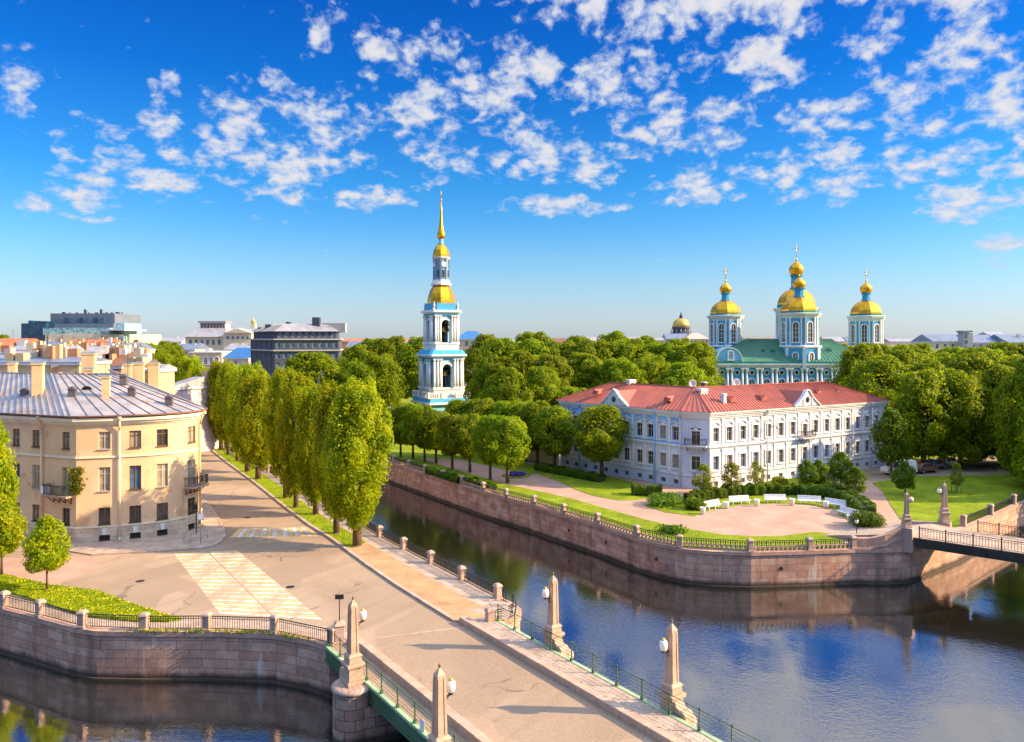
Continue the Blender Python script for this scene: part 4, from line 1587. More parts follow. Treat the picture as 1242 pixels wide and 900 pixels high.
for px, Y_, h_ in ((92, 84, 2.2), (155, 86, 3.4), (60, 88, 2.8), (128, 86, 2.0)):
    m_ = MB().tube((0, 0, 0), (0, 0, h_), 0.025, n=5)
    m_.bar((-.5, 0, h_ - .2), (.5, 0, h_ - .2), 0.02)
    m_.bar((-.35, 0, h_ - .5), (.35, 0, h_ - .5), 0.02)
    m_.build('aerial', MT['iron'], roof, (at(px, Y_) - house.location.x, Y_ - house.location.y, 15.3), 0.4)
dish = MB().lathe([(0.55, 0.0), (0.56, 0.05), (0.50, 0.05), (0.50, 0.0)], 20)
dish.v = [(x, z, y) for x, y, z in dish.v]
for k in range(8):
    w = k * math.pi / 4
    dish.tube((0, 0.02, 0), (0.5 * math.cos(w), 0.02, 0.5 * math.sin(w)), 0.012, n=4)
dish.tube((0, 0, -0.55), (0, 0, -0.95), 0.03)
d = dish.build('wire_hoop', MT['iron'], None, (at(105, 80.5), 80.5, zat(475, 80.5) + 0.05), 0.3)
tag(d, 'round dark wire hoop standing on the grey seamed roof of the peach house', 'hoop')


def balcony(px, z, w, d, label=None):
    s = hp.s_px(px)
    x, y = hp.at(s)
    a, b = hp.at(s - 0.8), hp.at(s + 0.8)
    n = ((b[1] - a[1]) / 1.6, -(b[0] - a[0]) / 1.6)
    rz = math.atan2(n[0], -n[1])
    l = house.location
    mb = MB().box(0, -d / 2, -0.14, 0, w, d)
    mb.box(0, -d / 2, -0.2, -0.14, w - 0.2, d - 0.1)
    o = mb.build('balcony', MT['granite_grey'], house, (x - l.x, y - l.y, z), rz)
    m2 = MB()
    c = [(-w / 2 + 0.04, 0), (-w / 2 + 0.04, -d + 0.05), (w / 2 - 0.04, -d + 0.05), (w / 2 - 0.04, 0)]
    for p, q in zip(c, c[1:]):
        panel(m2, p, q, 0, 0, 0.13, 1.0)
    m2.build('balcony_railing', MT['iron'], o)
    for k in (-0.36, -0.12, 0.12, 0.36):
        m3 = MB()
        m3.bar((k * w, 0, -0.85), (k * w, -d * 0.8, -0.2), 0.06, 0.06)
        m3.bar((k * w, -0.03, -0.85), (k * w, -0.03, -0.2), 0.06, 0.06)
        m3.build('balcony_bracket', MT['iron'], o)
    return o, rz


b1, rz1 = balcony(76, 4.72, 3.3, 0.95)
b2, rz2 = balcony(233, 4.72, 2.6, 1.1)
ac = MB().box(0, 0, 0, 0.75, 0.8, 0.45).lathe([(0.28, 0), (0.28, 0.02)], 12)
ac.v = [v for v in ac.v]
x, y = hp.at(hp.s_px(61))
n = hp.nor(hp.s_px(61))
o = MB().box(0, 0, 0, 0.75, 0.8, 0.45).box(0, -0.23, 0.1, 0.65, 0.55, 0.03).build('air_conditioner', MT['white_paint'], None, (x + n[0] * 0.5, y + n[1] * 0.5, 4.72), rz1, bevel=0.02)
tag(o, 'white air conditioner box standing on the left balcony of the peach house', 'air conditioner')

# ------------------------------------------------------------------ white mansion behind the garden
LW = [(7.73, 119.3), (23.1, 101.4)]
CH = [(23.1, 101.4), (26.3, 100.1)]
RW = [(26.3, 100.1), (59.1, 119.0)]
mansion = thing('white_mansion', 'two-storey white and pale blue mansion with red roof behind the round garden', 'mansion', (26, 108, 0))
ME = 10.3
pathL, pathC, pathR = Path(LW), Path(CH), Path(RW)
RE = Path([(59.1, 119.0), (52.6, 130.3)])
LPX = [687.8, 698.7, 710, 722, 734.8, 747.3, 760, 775.7, 789, 804.4, 819.6]
RPX = [868.3, 884.6, 901.1, 916.5, 931.9, 947, 961.5, 976.1, 989.3, 1002.6, 1015.5, 1028.1, 1040.2, 1051.7, 1062.8]


def wing_wall(path, centres, mat_up, w=1.05, door=None, shade=False):
    hs_u, hs_l, hs_b = [], [], []
    for i, s in enumerate(centres):
        z0 = 5.85 if i == door else 6.3
        hs_u.append((s - w / 2, s + w / 2, z0, 8.15))
        hs_l.append((s - w / 2, s + w / 2, 2.5, 4.35))
        hs_b.append((s - w / 2 * 0.8, s + w / 2 * 0.8, 0.3, 0.98))
    mb = MB()
    facade(mb, path, 5.55, ME - 0.1, hs_u, 0.25)
    mb.build('wall', MT[mat_up], mansion, world=True)
    mb = MB()
    facade(mb, path, -0.1, 5.55, hs_l + hs_b, 0.25)
    mb.build('wall', MT['mansion'], mansion, world=True)
    st = []
    random.seed(len(centres))
    for i, h in enumerate(hs_u + hs_l + hs_b):
        low = i >= 2 * len(hs_u)
        st.append(('low' if low else 'cross', 'frame_pale', random.choice(['glass', 'glass', 'glass_blue', 'curtain', 'glass'])))
    wins = fit_windows(mansion, path, hs_u + hs_l + hs_b, st, 0.2)
    for i, o in enumerate(wins[:2 * len(centres)]):
        upf = i < len(centres)
        key = ('sur', upf)
        if key not in WM:
            mb = MB()
            h = 1.84
            for sx in (-1, 1):
                mb.box(sx * (w / 2 + 0.12), -0.22, -0.05, h + 0.1, 0.2, 0.12)
            mb.box(0, -0.22, h + 0.02, h + 0.2, w + 0.5, 0.16)
            mb.box(0, -0.24, -0.2, -0.05, w + 0.5, 0.22)
            if upf:
                k = 8
                for j in range(k):
                    f0, f1 = j / k, (j + 1) / k

                    def hz(f):
                        return h + 0.42 + 0.42 * (1 - abs(2 * f - 1)) ** 1.6
                    mb.bar(((f0 - .5) * (w + 0.6), -0.28, hz(f0)), ((f1 - .5) * (w + 0.6), -0.28, hz(f1)), 0.2, 0.10)
                mb.box(0, -0.2, h + 0.2, h + 0.62, w * 0.7, 0.1, top=0.6)
            else:
                mb.box(0, -0.22, h + 0.2, h + 0.38, w * 0.5, 0.12, top=0.5)
            t = mb.build('surround', MT['trim'])
            WM[key] = t.data
            bpy.data.objects.remove(t)
        place(WM[key], 'surround', o)
    # pilasters between the bays
    for i in range(len(centres) + 1):
        if len(centres) == 1:
            break
        if i == 0:
            s = max(0.25, centres[0] - 1.25)
        elif i == len(centres):
            s = min(path.L - 0.25, centres[-1] + 1.2)
        else:
            s = (centres[i - 1] + centres[i]) / 2
        x, y = path.at(s)
        n = path.nor(s)
        rz = math.atan2(n[0], -n[1])
        for lvl, (z0, z1) in enumerate(((5.95, 9.35), (1.9, 5.3))):
            key = ('pil', lvl)
            if key not in WM:
                mb = MB().box(0, 0, 0, z1 - z0, 0.42, 0.2)
                mb.box(0, 0, z1 - z0 - 0.22, z1 - z0, 0.56, 0.28)
                mb.box(0, 0, 0, 0.2, 0.54, 0.26)
                t = mb.build('pilaster', MT['trim'])
                WM[key] = t.data
                bpy.data.objects.remove(t)
            l = mansion.location
            place(WM[key], 'pilaster', mansion, (x - l.x, y - l.y, z0), rz)
    return wins


cl = [pathL.s_px(p) for p in LPX]
cr = [pathR.s_px(p) for p in RPX]
wing_wall(pathL, cl, 'mansion_blue')
wing_wall(pathC, [pathC.L / 2], 'mansion', 1.3, door=0)
wing_wall(pathR, cr, 'mansion', door=7)
wing_wall(RE, [1.6, 4.0, 6.4, 8.8, 11.2], 'mansion')
front = Path(LW + CH[1:] + RW[1:] + [(52.6, 130.3)])
for nm, bands, mt in (('cornice', ((9.4, 9.62, 0.14), (9.62, 9.9, 0.26), (9.9, 10.12, 0.42), (10.12, ME, 0.55)), 'trim'),
                      ('floor_band', ((5.40, 5.56, 0.10), (5.56, 5.75, 0.24)), 'trim'), ('plinth_course', ((1.66, 1.84, 0.14),), 'trim')):
    mb = MB()
    for z0, z1, o in bands:
        sweep(mb, front, z0, z1, -0.12, o)
    mb.build(nm, MT[mt], mansion, world=True)
LBK, INN, RBK = (17.6, 127.7), (27.7, 115.9), (52.6, 130.3)
mb = MB()
for a, b in ((LW[0], LBK), (LBK, INN), (INN, RBK)):
    mb.add([(*a, 0), (*b, 0), (*b, ME), (*a, ME)], [(0, 1, 2, 3)])
mb.build('wall', MT['mansion'], mansion, world=True)
ep = Path([LBK] + LW + CH[1:] + RW[1:] + [RBK]).offset(0.6).p
Zr, Ze = 13.15, ME + 0.05
rL, rC, rR = (15.9, 119.7, Zr), (26.3, 107.5, Zr), (50.7, 121.6, Zr)
mb, rib = MB(), MB()
e = [(*p, Ze) for p in ep]
slope(mb, rib, e[0], e[1], rL, rL, 0.7)
slope(mb, rib, e[1], e[2], rL, rC, 0.65)
slope(mb, rib, e[2], e[3], rC, rC, 0.8)
slope(mb, rib, e[3], e[4], rC, rR, 0.65)
slope(mb, rib, e[4], e[5], rR, rR, 0.7)
slope(mb, None, (*LBK, Ze), (*INN, Ze), rL, rC, 5)
slope(mb, None, (*INN, Ze), (*RBK, Ze), rC, rR, 5)
mroof = mb.build('roof', MT['roof_red'], mansion, world=True)
ml = mansion.location
rib.v = [(x - ml.x, y - ml.y, z - ml.z) for x, y, z in rib.v]
for p, q in ((rL, rC), (rC, rR), (e[1], rL), (e[2], rC), (e[3], rC), (e[4], rR)):
    rib.bar((p[0] - ml.x, p[1] - ml.y, p[2] + 0.06), (q[0] - ml.x, q[1] - ml.y, q[2] + 0.06), 0.16, 0.1)
rib.build('standing_seam', MT['roof_red'], mroof)


def pediment(path, s, w, h):
    x, y = path.at(s)
    n = path.nor(s)
    rz = math.atan2(n[0], -n[1])
    k = 14
    prof = []
    for i in range(k + 1):
        f = -1 + 2 * i / k
        a = abs(f)
        z = h * (1 - a ** 0.85) if a > 0.32 else h * 0.62 + h * 0.40 * math.cos(a / 0.32 * math.pi / 2)
        prof.append((f * w / 2, z))
    vs = [(a, -0.5, b) for a, b in prof] + [(a, 0.0, b) for a, b in prof]
    m = k + 1
    mb = MB().add(vs, [list(range(m)), list(range(m, 2 * m))[::-1]] + [(i, i + 1, m + i + 1, m + i) for i in range(k)] + [(0, m - 1, 2 * m - 1, m)])
    o = mb.build('pediment', MT['trim'], mansion, (x - ml.x, y - ml.y, ME + 0.02), rz)
    mb = MB()
    for (p, q) in zip(prof, prof[1:]):
        mb.bar((p[0], -0.55, p[1] + 0.04), (q[0], -0.55, q[1] + 0.04), 0.28, 0.14)
    for sx in (-1, 1):
        mb.box(sx * w * 0.16, -0.54, 0.05, h * 0.75, 0.22, 0.12)
    mb.build('pediment_moulding', MT['trim'], o)
    mb = MB().lathe([(0.34, 0), (0.34, 0.08), (0.05, 0.08)], 14)
    mb.v = [(a, -0.52 - c, b * 1.25 + h * 0.42) for a, b, c in mb.v]
    mb.build('oval_window', MT['glass'], o)
    # little roof behind the pediment
    MB().add([(-w / 2 + 0.2, 0.01, -0.1), (w / 2 - 0.2, 0.01, -0.1), (0, 0.01, h * 0.93), (0, 5.2, h * 0.93)], [(0, 2, 3), (1, 3, 2)]).build('pediment_roof', MT['roof_red'], o)


pediment(pathR, cr[7], 5.6, 2.35)
pediment(pathL, cl[5], 5.6, 2.35)
for path, s, w in ((pathC, pathC.L / 2, 2.9), (pathR, cr[7], 3.0)):
    x, y = path.at(s)
    n = path.nor(s)
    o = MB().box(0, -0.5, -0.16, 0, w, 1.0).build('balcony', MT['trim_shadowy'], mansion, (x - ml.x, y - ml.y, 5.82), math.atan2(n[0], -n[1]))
    m2 = MB()
    c = [(-w / 2 + 0.04, -0.05), (-w / 2 + 0.04, -0.95), (w / 2 - 0.04, -0.95), (w / 2 - 0.04, -0.05)]
    for p, q in zip(c, c[1:]):
        panel(m2, p, q, 0, 0, 0.14, 0.95)
    m2.build('balcony_railing', MT['iron'], o)
    for k in (-0.38, 0.38):
        m3 = MB()
        m3.bar((k * w, 0, -0.8), (k * w, -0.8, -0.2), 0.08, 0.08)
        m3.build('balcony_bracket', MT['iron'], o)
for path, px, mt in ((pathL, 795.5, 'mansion_blue'), (pathL, 704.5, 'mansion_blue'), (pathR, 928.5, 'trim'), (pathR, 1055.5, 'trim'), (pathL, 826.6, 'trim_shadowy')):
    s = path.s_px(px)
    x, y = path.at(s)
    n = path.nor(s)
    mb = MB().tube((x + n[0] * 0.33, y + n[1] * 0.33, 0.2), (x + n[0] * 0.33, y + n[1] * 0.33, 9.5), 0.10)
    mb.tube((x + n[0] * 0.33, y + n[1] * 0.33, 9.5), (x + n[0] * 0.65, y + n[1] * 0.65, 10.2), 0.10)
    mb.build('downpipe', MT[mt], mansion, world=True)
for x0, x1, y0, y1, Y in ((760, 771, 461, 474, 117), (846, 858, 472, 481, 106), (874.5, 879.5, 478, 490, 104), (943, 953, 470, 479, 116), (963, 970, 473.5, 482, 117.5), (852, 856, 464, 478, 110), (994, 998, 471, 480, 119)):
    ch_px(mroof, mansion, x0, x1, y0, y1, Y, 0.8, 'trim' if x1 - x0 > 4.5 else 'roof_rust', 0.5, 'trim_shadowy')
for px, Y, zz in ((812, 105.3, 11.6), (886, 105, 11.55), (923.5, 108, 11.5), (990, 116, 11.8), (1013, 118.5, 11.6), (725, 115.5, 11.9)):
    mb = MB().prism([(-0.55, -0.5), (0.55, -0.5), (0.0, 0.9)], 0, 0.55)
    mb.add([(-0.7, -0.62, 0.0), (0.7, -0.62, 0.0), (0, -0.62, 0.75), (0, 1.2, 0.75)], [(0, 1, 2), (0, 2, 3), (1, 3, 2)])
    mb.build('dormer', MT['roof_red'], mroof, (at(px, Y) - ml.x, Y - ml.y, zz - 0.25), 0.5 if px > 845 else -0.86)
for px, py, Y, lab in ((840, 465.5, 112, 'pale round satellite dish on the red roof, left one'), (893, 464.5, 117, 'pink-white round satellite dish on the red roof ridge, right one')):
    mb = MB().lathe([(0.05, 0.16), (0.35, 0.11), (0.60, 0.0), (0.62, 0.02), (0.36, 0.14), (0.05, 0.19)], 18)
    mb.v = [(a, c, b + 0.8) for a, b, c in mb.v]
    mb.tube((0, 0.18, 0.8), (0, 0.35, -0.4), 0.04)
    mb.bar((0, 0.1, 0.3), (0, -0.35, 0.6), 0.03)
    tag(mb.build('satellite_dish', MT['trim'], None, (at(px, Y), Y, zat(py, Y) - 0.8), 0.15), lab, 'satellite dish')

# ------------------------------------------------------------------ bell tower
def arch_panel(mb, W, z0, z1, ow, oz0, oz1, y, t, rz, n=10):
    """wall slab x in -W/2..W/2 at distance y with a round-headed opening, turned by rz"""
    r = ow / 2
    zs = oz1 - r
    c, s_ = math.cos(rz), math.sin(rz)

    def P(x, yy, z):
        return (x * c - yy * s_, x * s_ + yy * c, z)
    quads = [(-W / 2, -r, z0, z1), (r, W / 2, z0, z1), (-r, r, z0, oz0)]
    for x0, x1, a, b in quads:
        if b - a < 0.01:
            continue
        vs = [P(x0, -y, a), P(x1, -y, a), P(x1, -y, b), P(x0, -y, b), P(x0, -y + t, a), P(x1, -y + t, a), P(x1, -y + t, b), P(x0, -y + t, b)]
        mb.add(vs, [(0, 1, 2, 3), (7, 6, 5, 4), (0, 3, 7, 4), (1, 5, 6, 2), (3, 2, 6, 7), (0, 4, 5, 1)])
    for i in range(n):
        a0_, a1_ = math.pi * i / n, math.pi * (i + 1) / n
        x0, x1 = -r * math.cos(a0_), -r * math.cos(a1_)
        h0, h1 = zs + r * math.sin(a0_), zs + r * math.sin(a1_)
        vs = [P(x0, -y, h0), P(x1, -y, h1), P(x1, -y, z1), P(x0, -y, z1), P(x0, -y + t, h0), P(x1, -y + t, h1), P(x1, -y + t, z1), P(x0, -y + t, z1)]
        mb.add(vs, [(0, 1, 2, 3), (7, 6, 5, 4), (0, 4, 5, 1), (3, 2, 6, 7)])
    return mb


def sq(mb, a, z0, z1, cham=0.0, top=1.0):
    """square (optionally chamfered) storey of half width a"""
    if cham:
        c = cham
        p = [(-a + c, -a), (a - c, -a), (a, -a + c), (a, a - c), (a - c, a), (-a + c, a), (-a, a - c), (-a, -a + c)]
    else:
        p = [(-a, -a), (a, -a), (a, a), (-a, a)]
    n = len(p)
    vs = [(x, y, z0) for x, y in p] + [(x * top, y * top, z1) for x, y in p]
    return mb.add(vs, [list(range(n))[::-1], list(range(n, 2 * n))] + [(i, (i + 1) % n, n + (i + 1) % n, n + i) for i in range(n)])


TW = thing('bell_tower', 'tall pale blue and white tiered bell tower with gold dome and thin spire', 'bell tower', (-18.9, 200, 0), R(27))


def tpart(name, mb, mat, parent=None):
    return mb.build(name, MT[mat], parent or TW)


mb = MB()
for k in range(4):
    arch_panel(mb, 11.0, 0, 3.0, 2.6, 0.0, 2.6, 5.6, 1.2, k * math.pi / 2)
tpart('lower_storey', mb, 'azure_pale')
mb = MB()
sq(mb, 5.75, 3.0, 3.25, 0.5)
sq(mb, 6.5, 3.25, 3.75, 0.8)
tpart('lower_cornice', mb, 'trim')
tpart('blue_ledge', sq(MB(), 6.2, 3.75, 4.8, 0.7, 0.95), 'azure')
for k in range(4):
    mb = MB()
    a = k * math.pi / 2
    c, s_ = math.cos(a), math.sin(a)
    for e in (-1, 1):
        x, y = e * 3.85, -5.75
        mb.box(x * c - y * s_, x * s_ + y * c, 4.78, 4.9, 3.9, 0.4, a)
    mb.box(5.75 * s_, -5.75 * c, 4.78, 4.86, 4.2, 0.3, a)
    for i in range(-9, 10):
        if abs(i) < 4:
            continue
        x, y = i * 0.6, -5.75
        mb.box(x * c - y * s_, x * s_ + y * c, 4.8, 6.1, 0.26, 0.26, a)
    for e in (-1, 1):
        p0, p1 = (e * 2.0, -5.75), (e * 5.7, -5.75)
        mb.bar((p0[0] * c - p0[1] * s_, p0[0] * s_ + p0[1] * c, 6.2), (p1[0] * c - p1[1] * s_, p1[0] * s_ + p1[1] * c, 6.2), 0.4, 0.22)
        for x in (e * 2.0, e * 5.7):
            y = -5.75
            mb.box(x * c - y * s_, x * s_ + y * c, 4.8, 6.5, 0.55, 0.55, a)
    tpart('balustrade', mb, 'trim')


def tier(a, z0, z1, ow, oz1, ped, mat, colr, colx):
    """one open storey: pedestal, arched walls, corner piers, coupled columns"""
    mb = MB()
    sq(mb, a + 0.55, z0 - ped, z0 - 0.25, 0.9)
    tpart('pedestal_course', mb, 'trim')
    mb = MB()
    sq(mb, a + 0.75, z0 - 0.25, z0, 0.9)
    tpart('pedestal_moulding', mb, 'trim')
    for k in range(4):
        mb = MB()
        arch_panel(mb, 2 * a, z0, z1, ow, z0 + 0.25, oz1, a, 0.9, k * math.pi / 2)
        w = tpart('arched_wall', mb, mat)
        mb = MB()
        c, s_ = math.cos(k * math.pi / 2), math.sin(k * math.pi / 2)
        n, r = 12, ow / 2 + 0.22
        zs = oz1 - ow / 2
        pts = [(-r, z0 + 0.2), (-r, zs)] + [(-r * math.cos(math.pi * i / n), zs + r * math.sin(math.pi * i / n)) for i in range(1, n)] + [(r, zs), (r, z0 + 0.2)]
        for p, q in zip(pts, pts[1:]):
            y = -a - 0.08
            mb.bar((p[0] * c - y * s_, p[0] * s_ + y * c, p[1]), (q[0] * c - y * s_, q[0] * s_ + y * c, q[1]), 0.34, 0.34)
        mb.build('arch_moulding', MT['trim'], w)
    for k in range(4):
        for e in (-1, 1):
            for x in colx:
                c, s_ = math.cos(k * math.pi / 2), math.sin(k * math.pi / 2)
                X, Y = e * x, -a - 0.35
                mb = MB()
                px_, py_ = X * c - Y * s_, X * s_ + Y * c
                mb.box(px_, py_, z0, z0 + 0.4, colr * 2.7, colr * 2.7, k * math.pi / 2)
                mb.lathe([(colr, z0 + 0.4), (colr * 1.02, z0 + 2), (colr * 0.86, z1 - 0.7)], 10, px_, py_)
                mb.lathe([(colr * 0.9, z1 - 0.7), (colr * 1.2, z1 - 0.45), (colr * 1.5, z1 - 0.1)], 8, px_, py_)
                mb.box(px_, py_, z1 - 0.12, z1, colr * 3, colr * 3, k * math.pi / 2)
                tpart('column', mb, 'trim')
    mb = MB()
    mb.box(0, 0, z0, z0 + 0.2, 2 * a - 0.3, 2 * a - 0.3)
    tpart('bell_floor', mb, 'dark_in')
    mb = MB()
    mb.box(0, 0, z0 + 0.2, z1 - 0.1, 1.5, 1.5)
    for s_ in (-1, 1):
        mb.bar((-a + .9, s_ * 0.9, oz1 - 1.2), (a - .9, s_ * 0.9, oz1 - 1.2), 0.3, 0.4)
        mb.bar((s_ * 0.9, -a + .9, oz1 - 1.6), (s_ * 0.9, a - .9, oz1 - 1.6), 0.3, 0.4)
    tpart('bell_frame', mb, 'dark_in')
    for k in range(4):
        w = k * math.pi / 2
        mb = MB().lathe([(0.95, 0), (0.9, 0.12), (0.62, 0.55), (0.5, 1.1), (0.3, 1.35), (0.05, 1.45)], 14)
        o = mb.build('bell', MT['bronze'], TW, ((a - 1.7) * math.cos(w), (a - 1.7) * math.sin(w), oz1 - 3.1))


tier(4.3, 7.25, 15.0, 2.7, 13.6, 2.6, 'tower_white', 0.30, (1.95, 2.75, 3.75))
mb = MB()
sq(mb, 4.75, 15.0, 15.3, 0.6)
tpart('middle_frieze', mb, 'azure')
mb = MB()
sq(mb, 4.95, 15.3, 15.7, 0.6)
sq(mb, 5.4, 15.7, 16.15, 0.7)
tpart('middle_cornice', mb, 'trim')
tpart('blue_ledge', sq(MB(), 5.2, 16.15, 17.3, 0.7, 0.86), 'azure')
tier(3.35, 19.0, 26.4, 2.5, 25.2, 1.75, 'tower_white', 0.26, (1.65, 2.35, 3.0))
mb = MB()
sq(mb, 3.75, 26.4, 26.8, 0.5)
tpart('upper_frieze', mb, 'azure')
mb = MB()
sq(mb, 3.95, 26.8, 27.2, 0.5)
sq(mb, 4.35, 27.2, 27.75, 0.6)
tpart('upper_cornice', mb, 'trim')
tpart('attic', sq(MB(), 3.55, 27.75, 29.6, 1.0), 'azure')
for e in ((1, 1), (1, -1), (-1, 1), (-1, -1)):
    mb = MB().box(0, 0, 0, 0.6, 0.5, 0.5).lathe([(0.12, 0.6), (0.35, 0.95), (0.38, 1.3), (0.15, 1.6), (0.2, 1.9), (0.02, 2.2)], 8)
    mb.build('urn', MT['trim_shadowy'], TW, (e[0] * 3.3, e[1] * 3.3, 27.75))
P8 = math.pi / 8
tpart('dome', MB().lathe([(3.75, 29.6), (3.72, 30.2), (3.55, 31.2), (3.2, 32.4), (2.75, 33.4), (2.3, 34.1), (2.05, 34.5)], 8, phase=P8, smooth=False), 'gold')
tpart('drum_base', MB().lathe([(2.75, 34.4), (2.8, 34.9), (2.35, 35.1), (2.3, 35.8), (2.1, 35.9)], 8, phase=P8, smooth=False), 'trim')
dr = tpart('drum', MB().lathe([(2.05, 35.8), (1.95, 41.2)], 8, phase=P8, smooth=False), 'drum')
for k in range(8):
    w = k * math.pi / 4 + R(-27)
    mb = MB()
    mb.box(0, 0, 0, 2.4, 0.85, 0.16)
    o = mb.build('drum_window', MT['drum'], dr, (1.88 * math.cos(k * math.pi / 4), 1.88 * math.sin(k * math.pi / 4), 36.3), k * math.pi / 4 + math.pi / 2)
    mb = MB().box(1.95 * math.cos(k * math.pi / 4 + P8), 1.95 * math.sin(k * math.pi / 4 + P8), 35.8, 41.3, 0.45, 0.45, k * math.pi / 4 + P8)
    mb.build('drum_pilaster', MT['drum'], dr)
    if k % 2 == 0:
        mb = MB().lathe([(0.75, 0), (0.75, 0.12), (0.6, 0.14)], 14)
        c, s_ = math.cos(k * math.pi / 4), math.sin(k * math.pi / 4)
        mb.v = [((1.9 + z) * c - x * s_, (1.9 + z) * s_ + x * c, y + 39.9) for x, y, z in mb.v]
        mb.build('clock_face', MT['trim'], dr)
for k in range(8):
    w = k * math.pi / 4
    mb = MB().box(2.02 * math.cos(w), 2.02 * math.sin(w), 36.6, 38.4, 0.5, 0.1, w + math.pi / 2)
    mb.build('drum_pane', MT['glass'], dr)
tpart('drum_cornice', MB().lathe([(2.0, 41.1), (2.45, 41.6), (2.5, 41.9), (2.25, 42.0)], 8, phase=P8, smooth=False), 'trim_shadowy')
tpart('small_dome', MB().lathe([(2.3, 41.95), (2.25, 42.7), (2.0, 43.7), (1.5, 44.7), (0.95, 45.3), (0.8, 45.5)], 8, phase=P8, smooth=False), 'gold')
tpart('spire_neck', MB().lathe([(0.9, 45.4), (0.7, 45.8), (0.55, 46.3), (0.75, 46.8)], 10), 'azure_pale')
tpart('spire', MB().lathe([(0.7, 46.7), (1.1, 47.3), (1.15, 47.9), (0.95, 48.7), (0.62, 49.8), (0.42, 51.5), (0.28, 54), (0.16, 57.0)], 12), 'gold')
mb = MB().lathe([(0.05, 56.9), (0.28, 57.2), (0.28, 57.4), (0.05, 57.7)], 10)
mb.tube((0, 0, 57.6), (0, 0, 59.8), 0.07)
c, s_ = math.cos(R(-27)), math.sin(R(-27))
mb.bar((-0.5 * c, -0.5 * s_, 59.0), (0.5 * c, 0.5 * s_, 59.0), 0.1)
mb.bar((-0.3 * c, -0.3 * s_, 58.4), (0.3 * c, 0.3 * s_, 58.4), 0.08)
tpart('cross', mb, 'gold')

# ------------------------------------------------------------------ cathedral
CD = thing('cathedral', 'blue and white cathedral with green roof and golden onion domes behind the mansion', 'cathedral', (84, 238, 0))
cl_ = CD.location
XL, XR, YF, YB, ZC = 55.5, 104.0, 222.0, 258.0, 12.6
MB().prism([(XL, YF), (XR, YF), (XR, YB), (XL, YB)], 0, ZC).build('wall', MT['azure'], CD, world=True)
mb = MB()
for z0, z1, o in ((ZC - 0.9, ZC - 0.5, 0.3), (ZC - 0.5, ZC, 0.7), (ZC, ZC + 0.35, 1.0)):
    mb.prism([(XL - o, YF - o), (XR + o, YF - o), (XR + o, YB + o), (XL - o, YB + o)], z0, z1)
mb.build('cornice', MT['trim'], CD, world=True)
mb = MB().prism([(XL - .85, YF - .85), (XR + .85, YF - .85), (XR + .85, YB + .85), (XL - .85, YB + .85)], ZC + 0.35, ZC + 0.9)
mb.build('eaves_band', MT['teal'], CD, world=True)
MB().prism([(XL - .12, YF - .12), (XR + .12, YF - .12), (XR + .12, YB + .12), (XL - .12, YB + .12)], 0, 1.6).build('plinth', MT['trim_shadowy'], CD, world=True)
nb = 11
for i in range(nb):
    x = XL + (XR - XL) * (i + 0.5) / nb
    window(CD, x, YF - 0.02, 4.2, 0, 1.7, 4.2, 'arch', 'trim', 'glass_blue')
    mb = MB().lathe([(0.85, 0), (0.85, 0.22), (0.6, 0.24)], 14)
    mb.v = [(a + x - cl_.x, YF - c - cl_.y, b + 10.3) for a, b, c in mb.v]
    o = mb.build('round_window', MT['trim'], CD)
    mb = MB().lathe([(0.58, 0.2), (0.58, 0.27)], 14)
    mb.v = [(a + x - cl_.x, YF - c - cl_.y, b + 10.3) for a, b, c in mb.v]
    mb.build('round_pane', MT['glass'], o)
for i in range(nb + 1):
    x = XL + (XR - XL) * i / nb
    for dx in (-0.62, 0.62) if i not in (0, nb) else (0.55 if i == 0 else -0.55,):
        mb = MB()
        mb.box(0, 0, 1.6, 2.3, 0.9, 0.9)
        mb.lathe([(0.36, 2.3), (0.36, 5), (0.31, 10.4)], 10)
        mb.lathe([(0.32, 10.4), (0.5, 10.9), (0.55, 11.3)], 8)
        mb.box(0, 0, 11.3, 11.7, 1.15, 1.1)
        mb.build('column', MT['trim'], CD, (x + dx - cl_.x, YF - 0.4 - cl_.y, 0))
# roof: hipped, green sheets
ze = ZC + 0.9
e = [(XL - .8, YF - .8, ze), (XR + .8, YF - .8, ze), (XR + .8, YB + .8, ze), (XL - .8, YB + .8, ze)]
zr = 20.3
r0, r1, r2, r3 = (74.0, 230.5, zr), (101.0 - 3, 230.5, zr), (98, 249, zr), (74, 249, zr)
mb, rib = MB(), MB()
slope(mb, rib, e[0], e[1], r0, r1, 1.1, 0.1, 0.1)
slope(mb, rib, e[1], e[2], r1, r2, 1.1, 0.1, 0.1)
slope(mb, None, e[2], e[3], r2, r3, 4)
slope(mb, rib, e[3], e[0], r3, r0, 1.1, 0.1, 0.1)
mb.add([r0, r1, r2, r3], [(0, 1, 2, 3)])
croof = mb.build('roof', MT['roof_green'], CD, world=True)
rib.v = [(x - cl_.x, y - cl_.y, z - cl_.z) for x, y, z in rib.v]
rib.build('standing_seam', MT['roof_green'], croof)
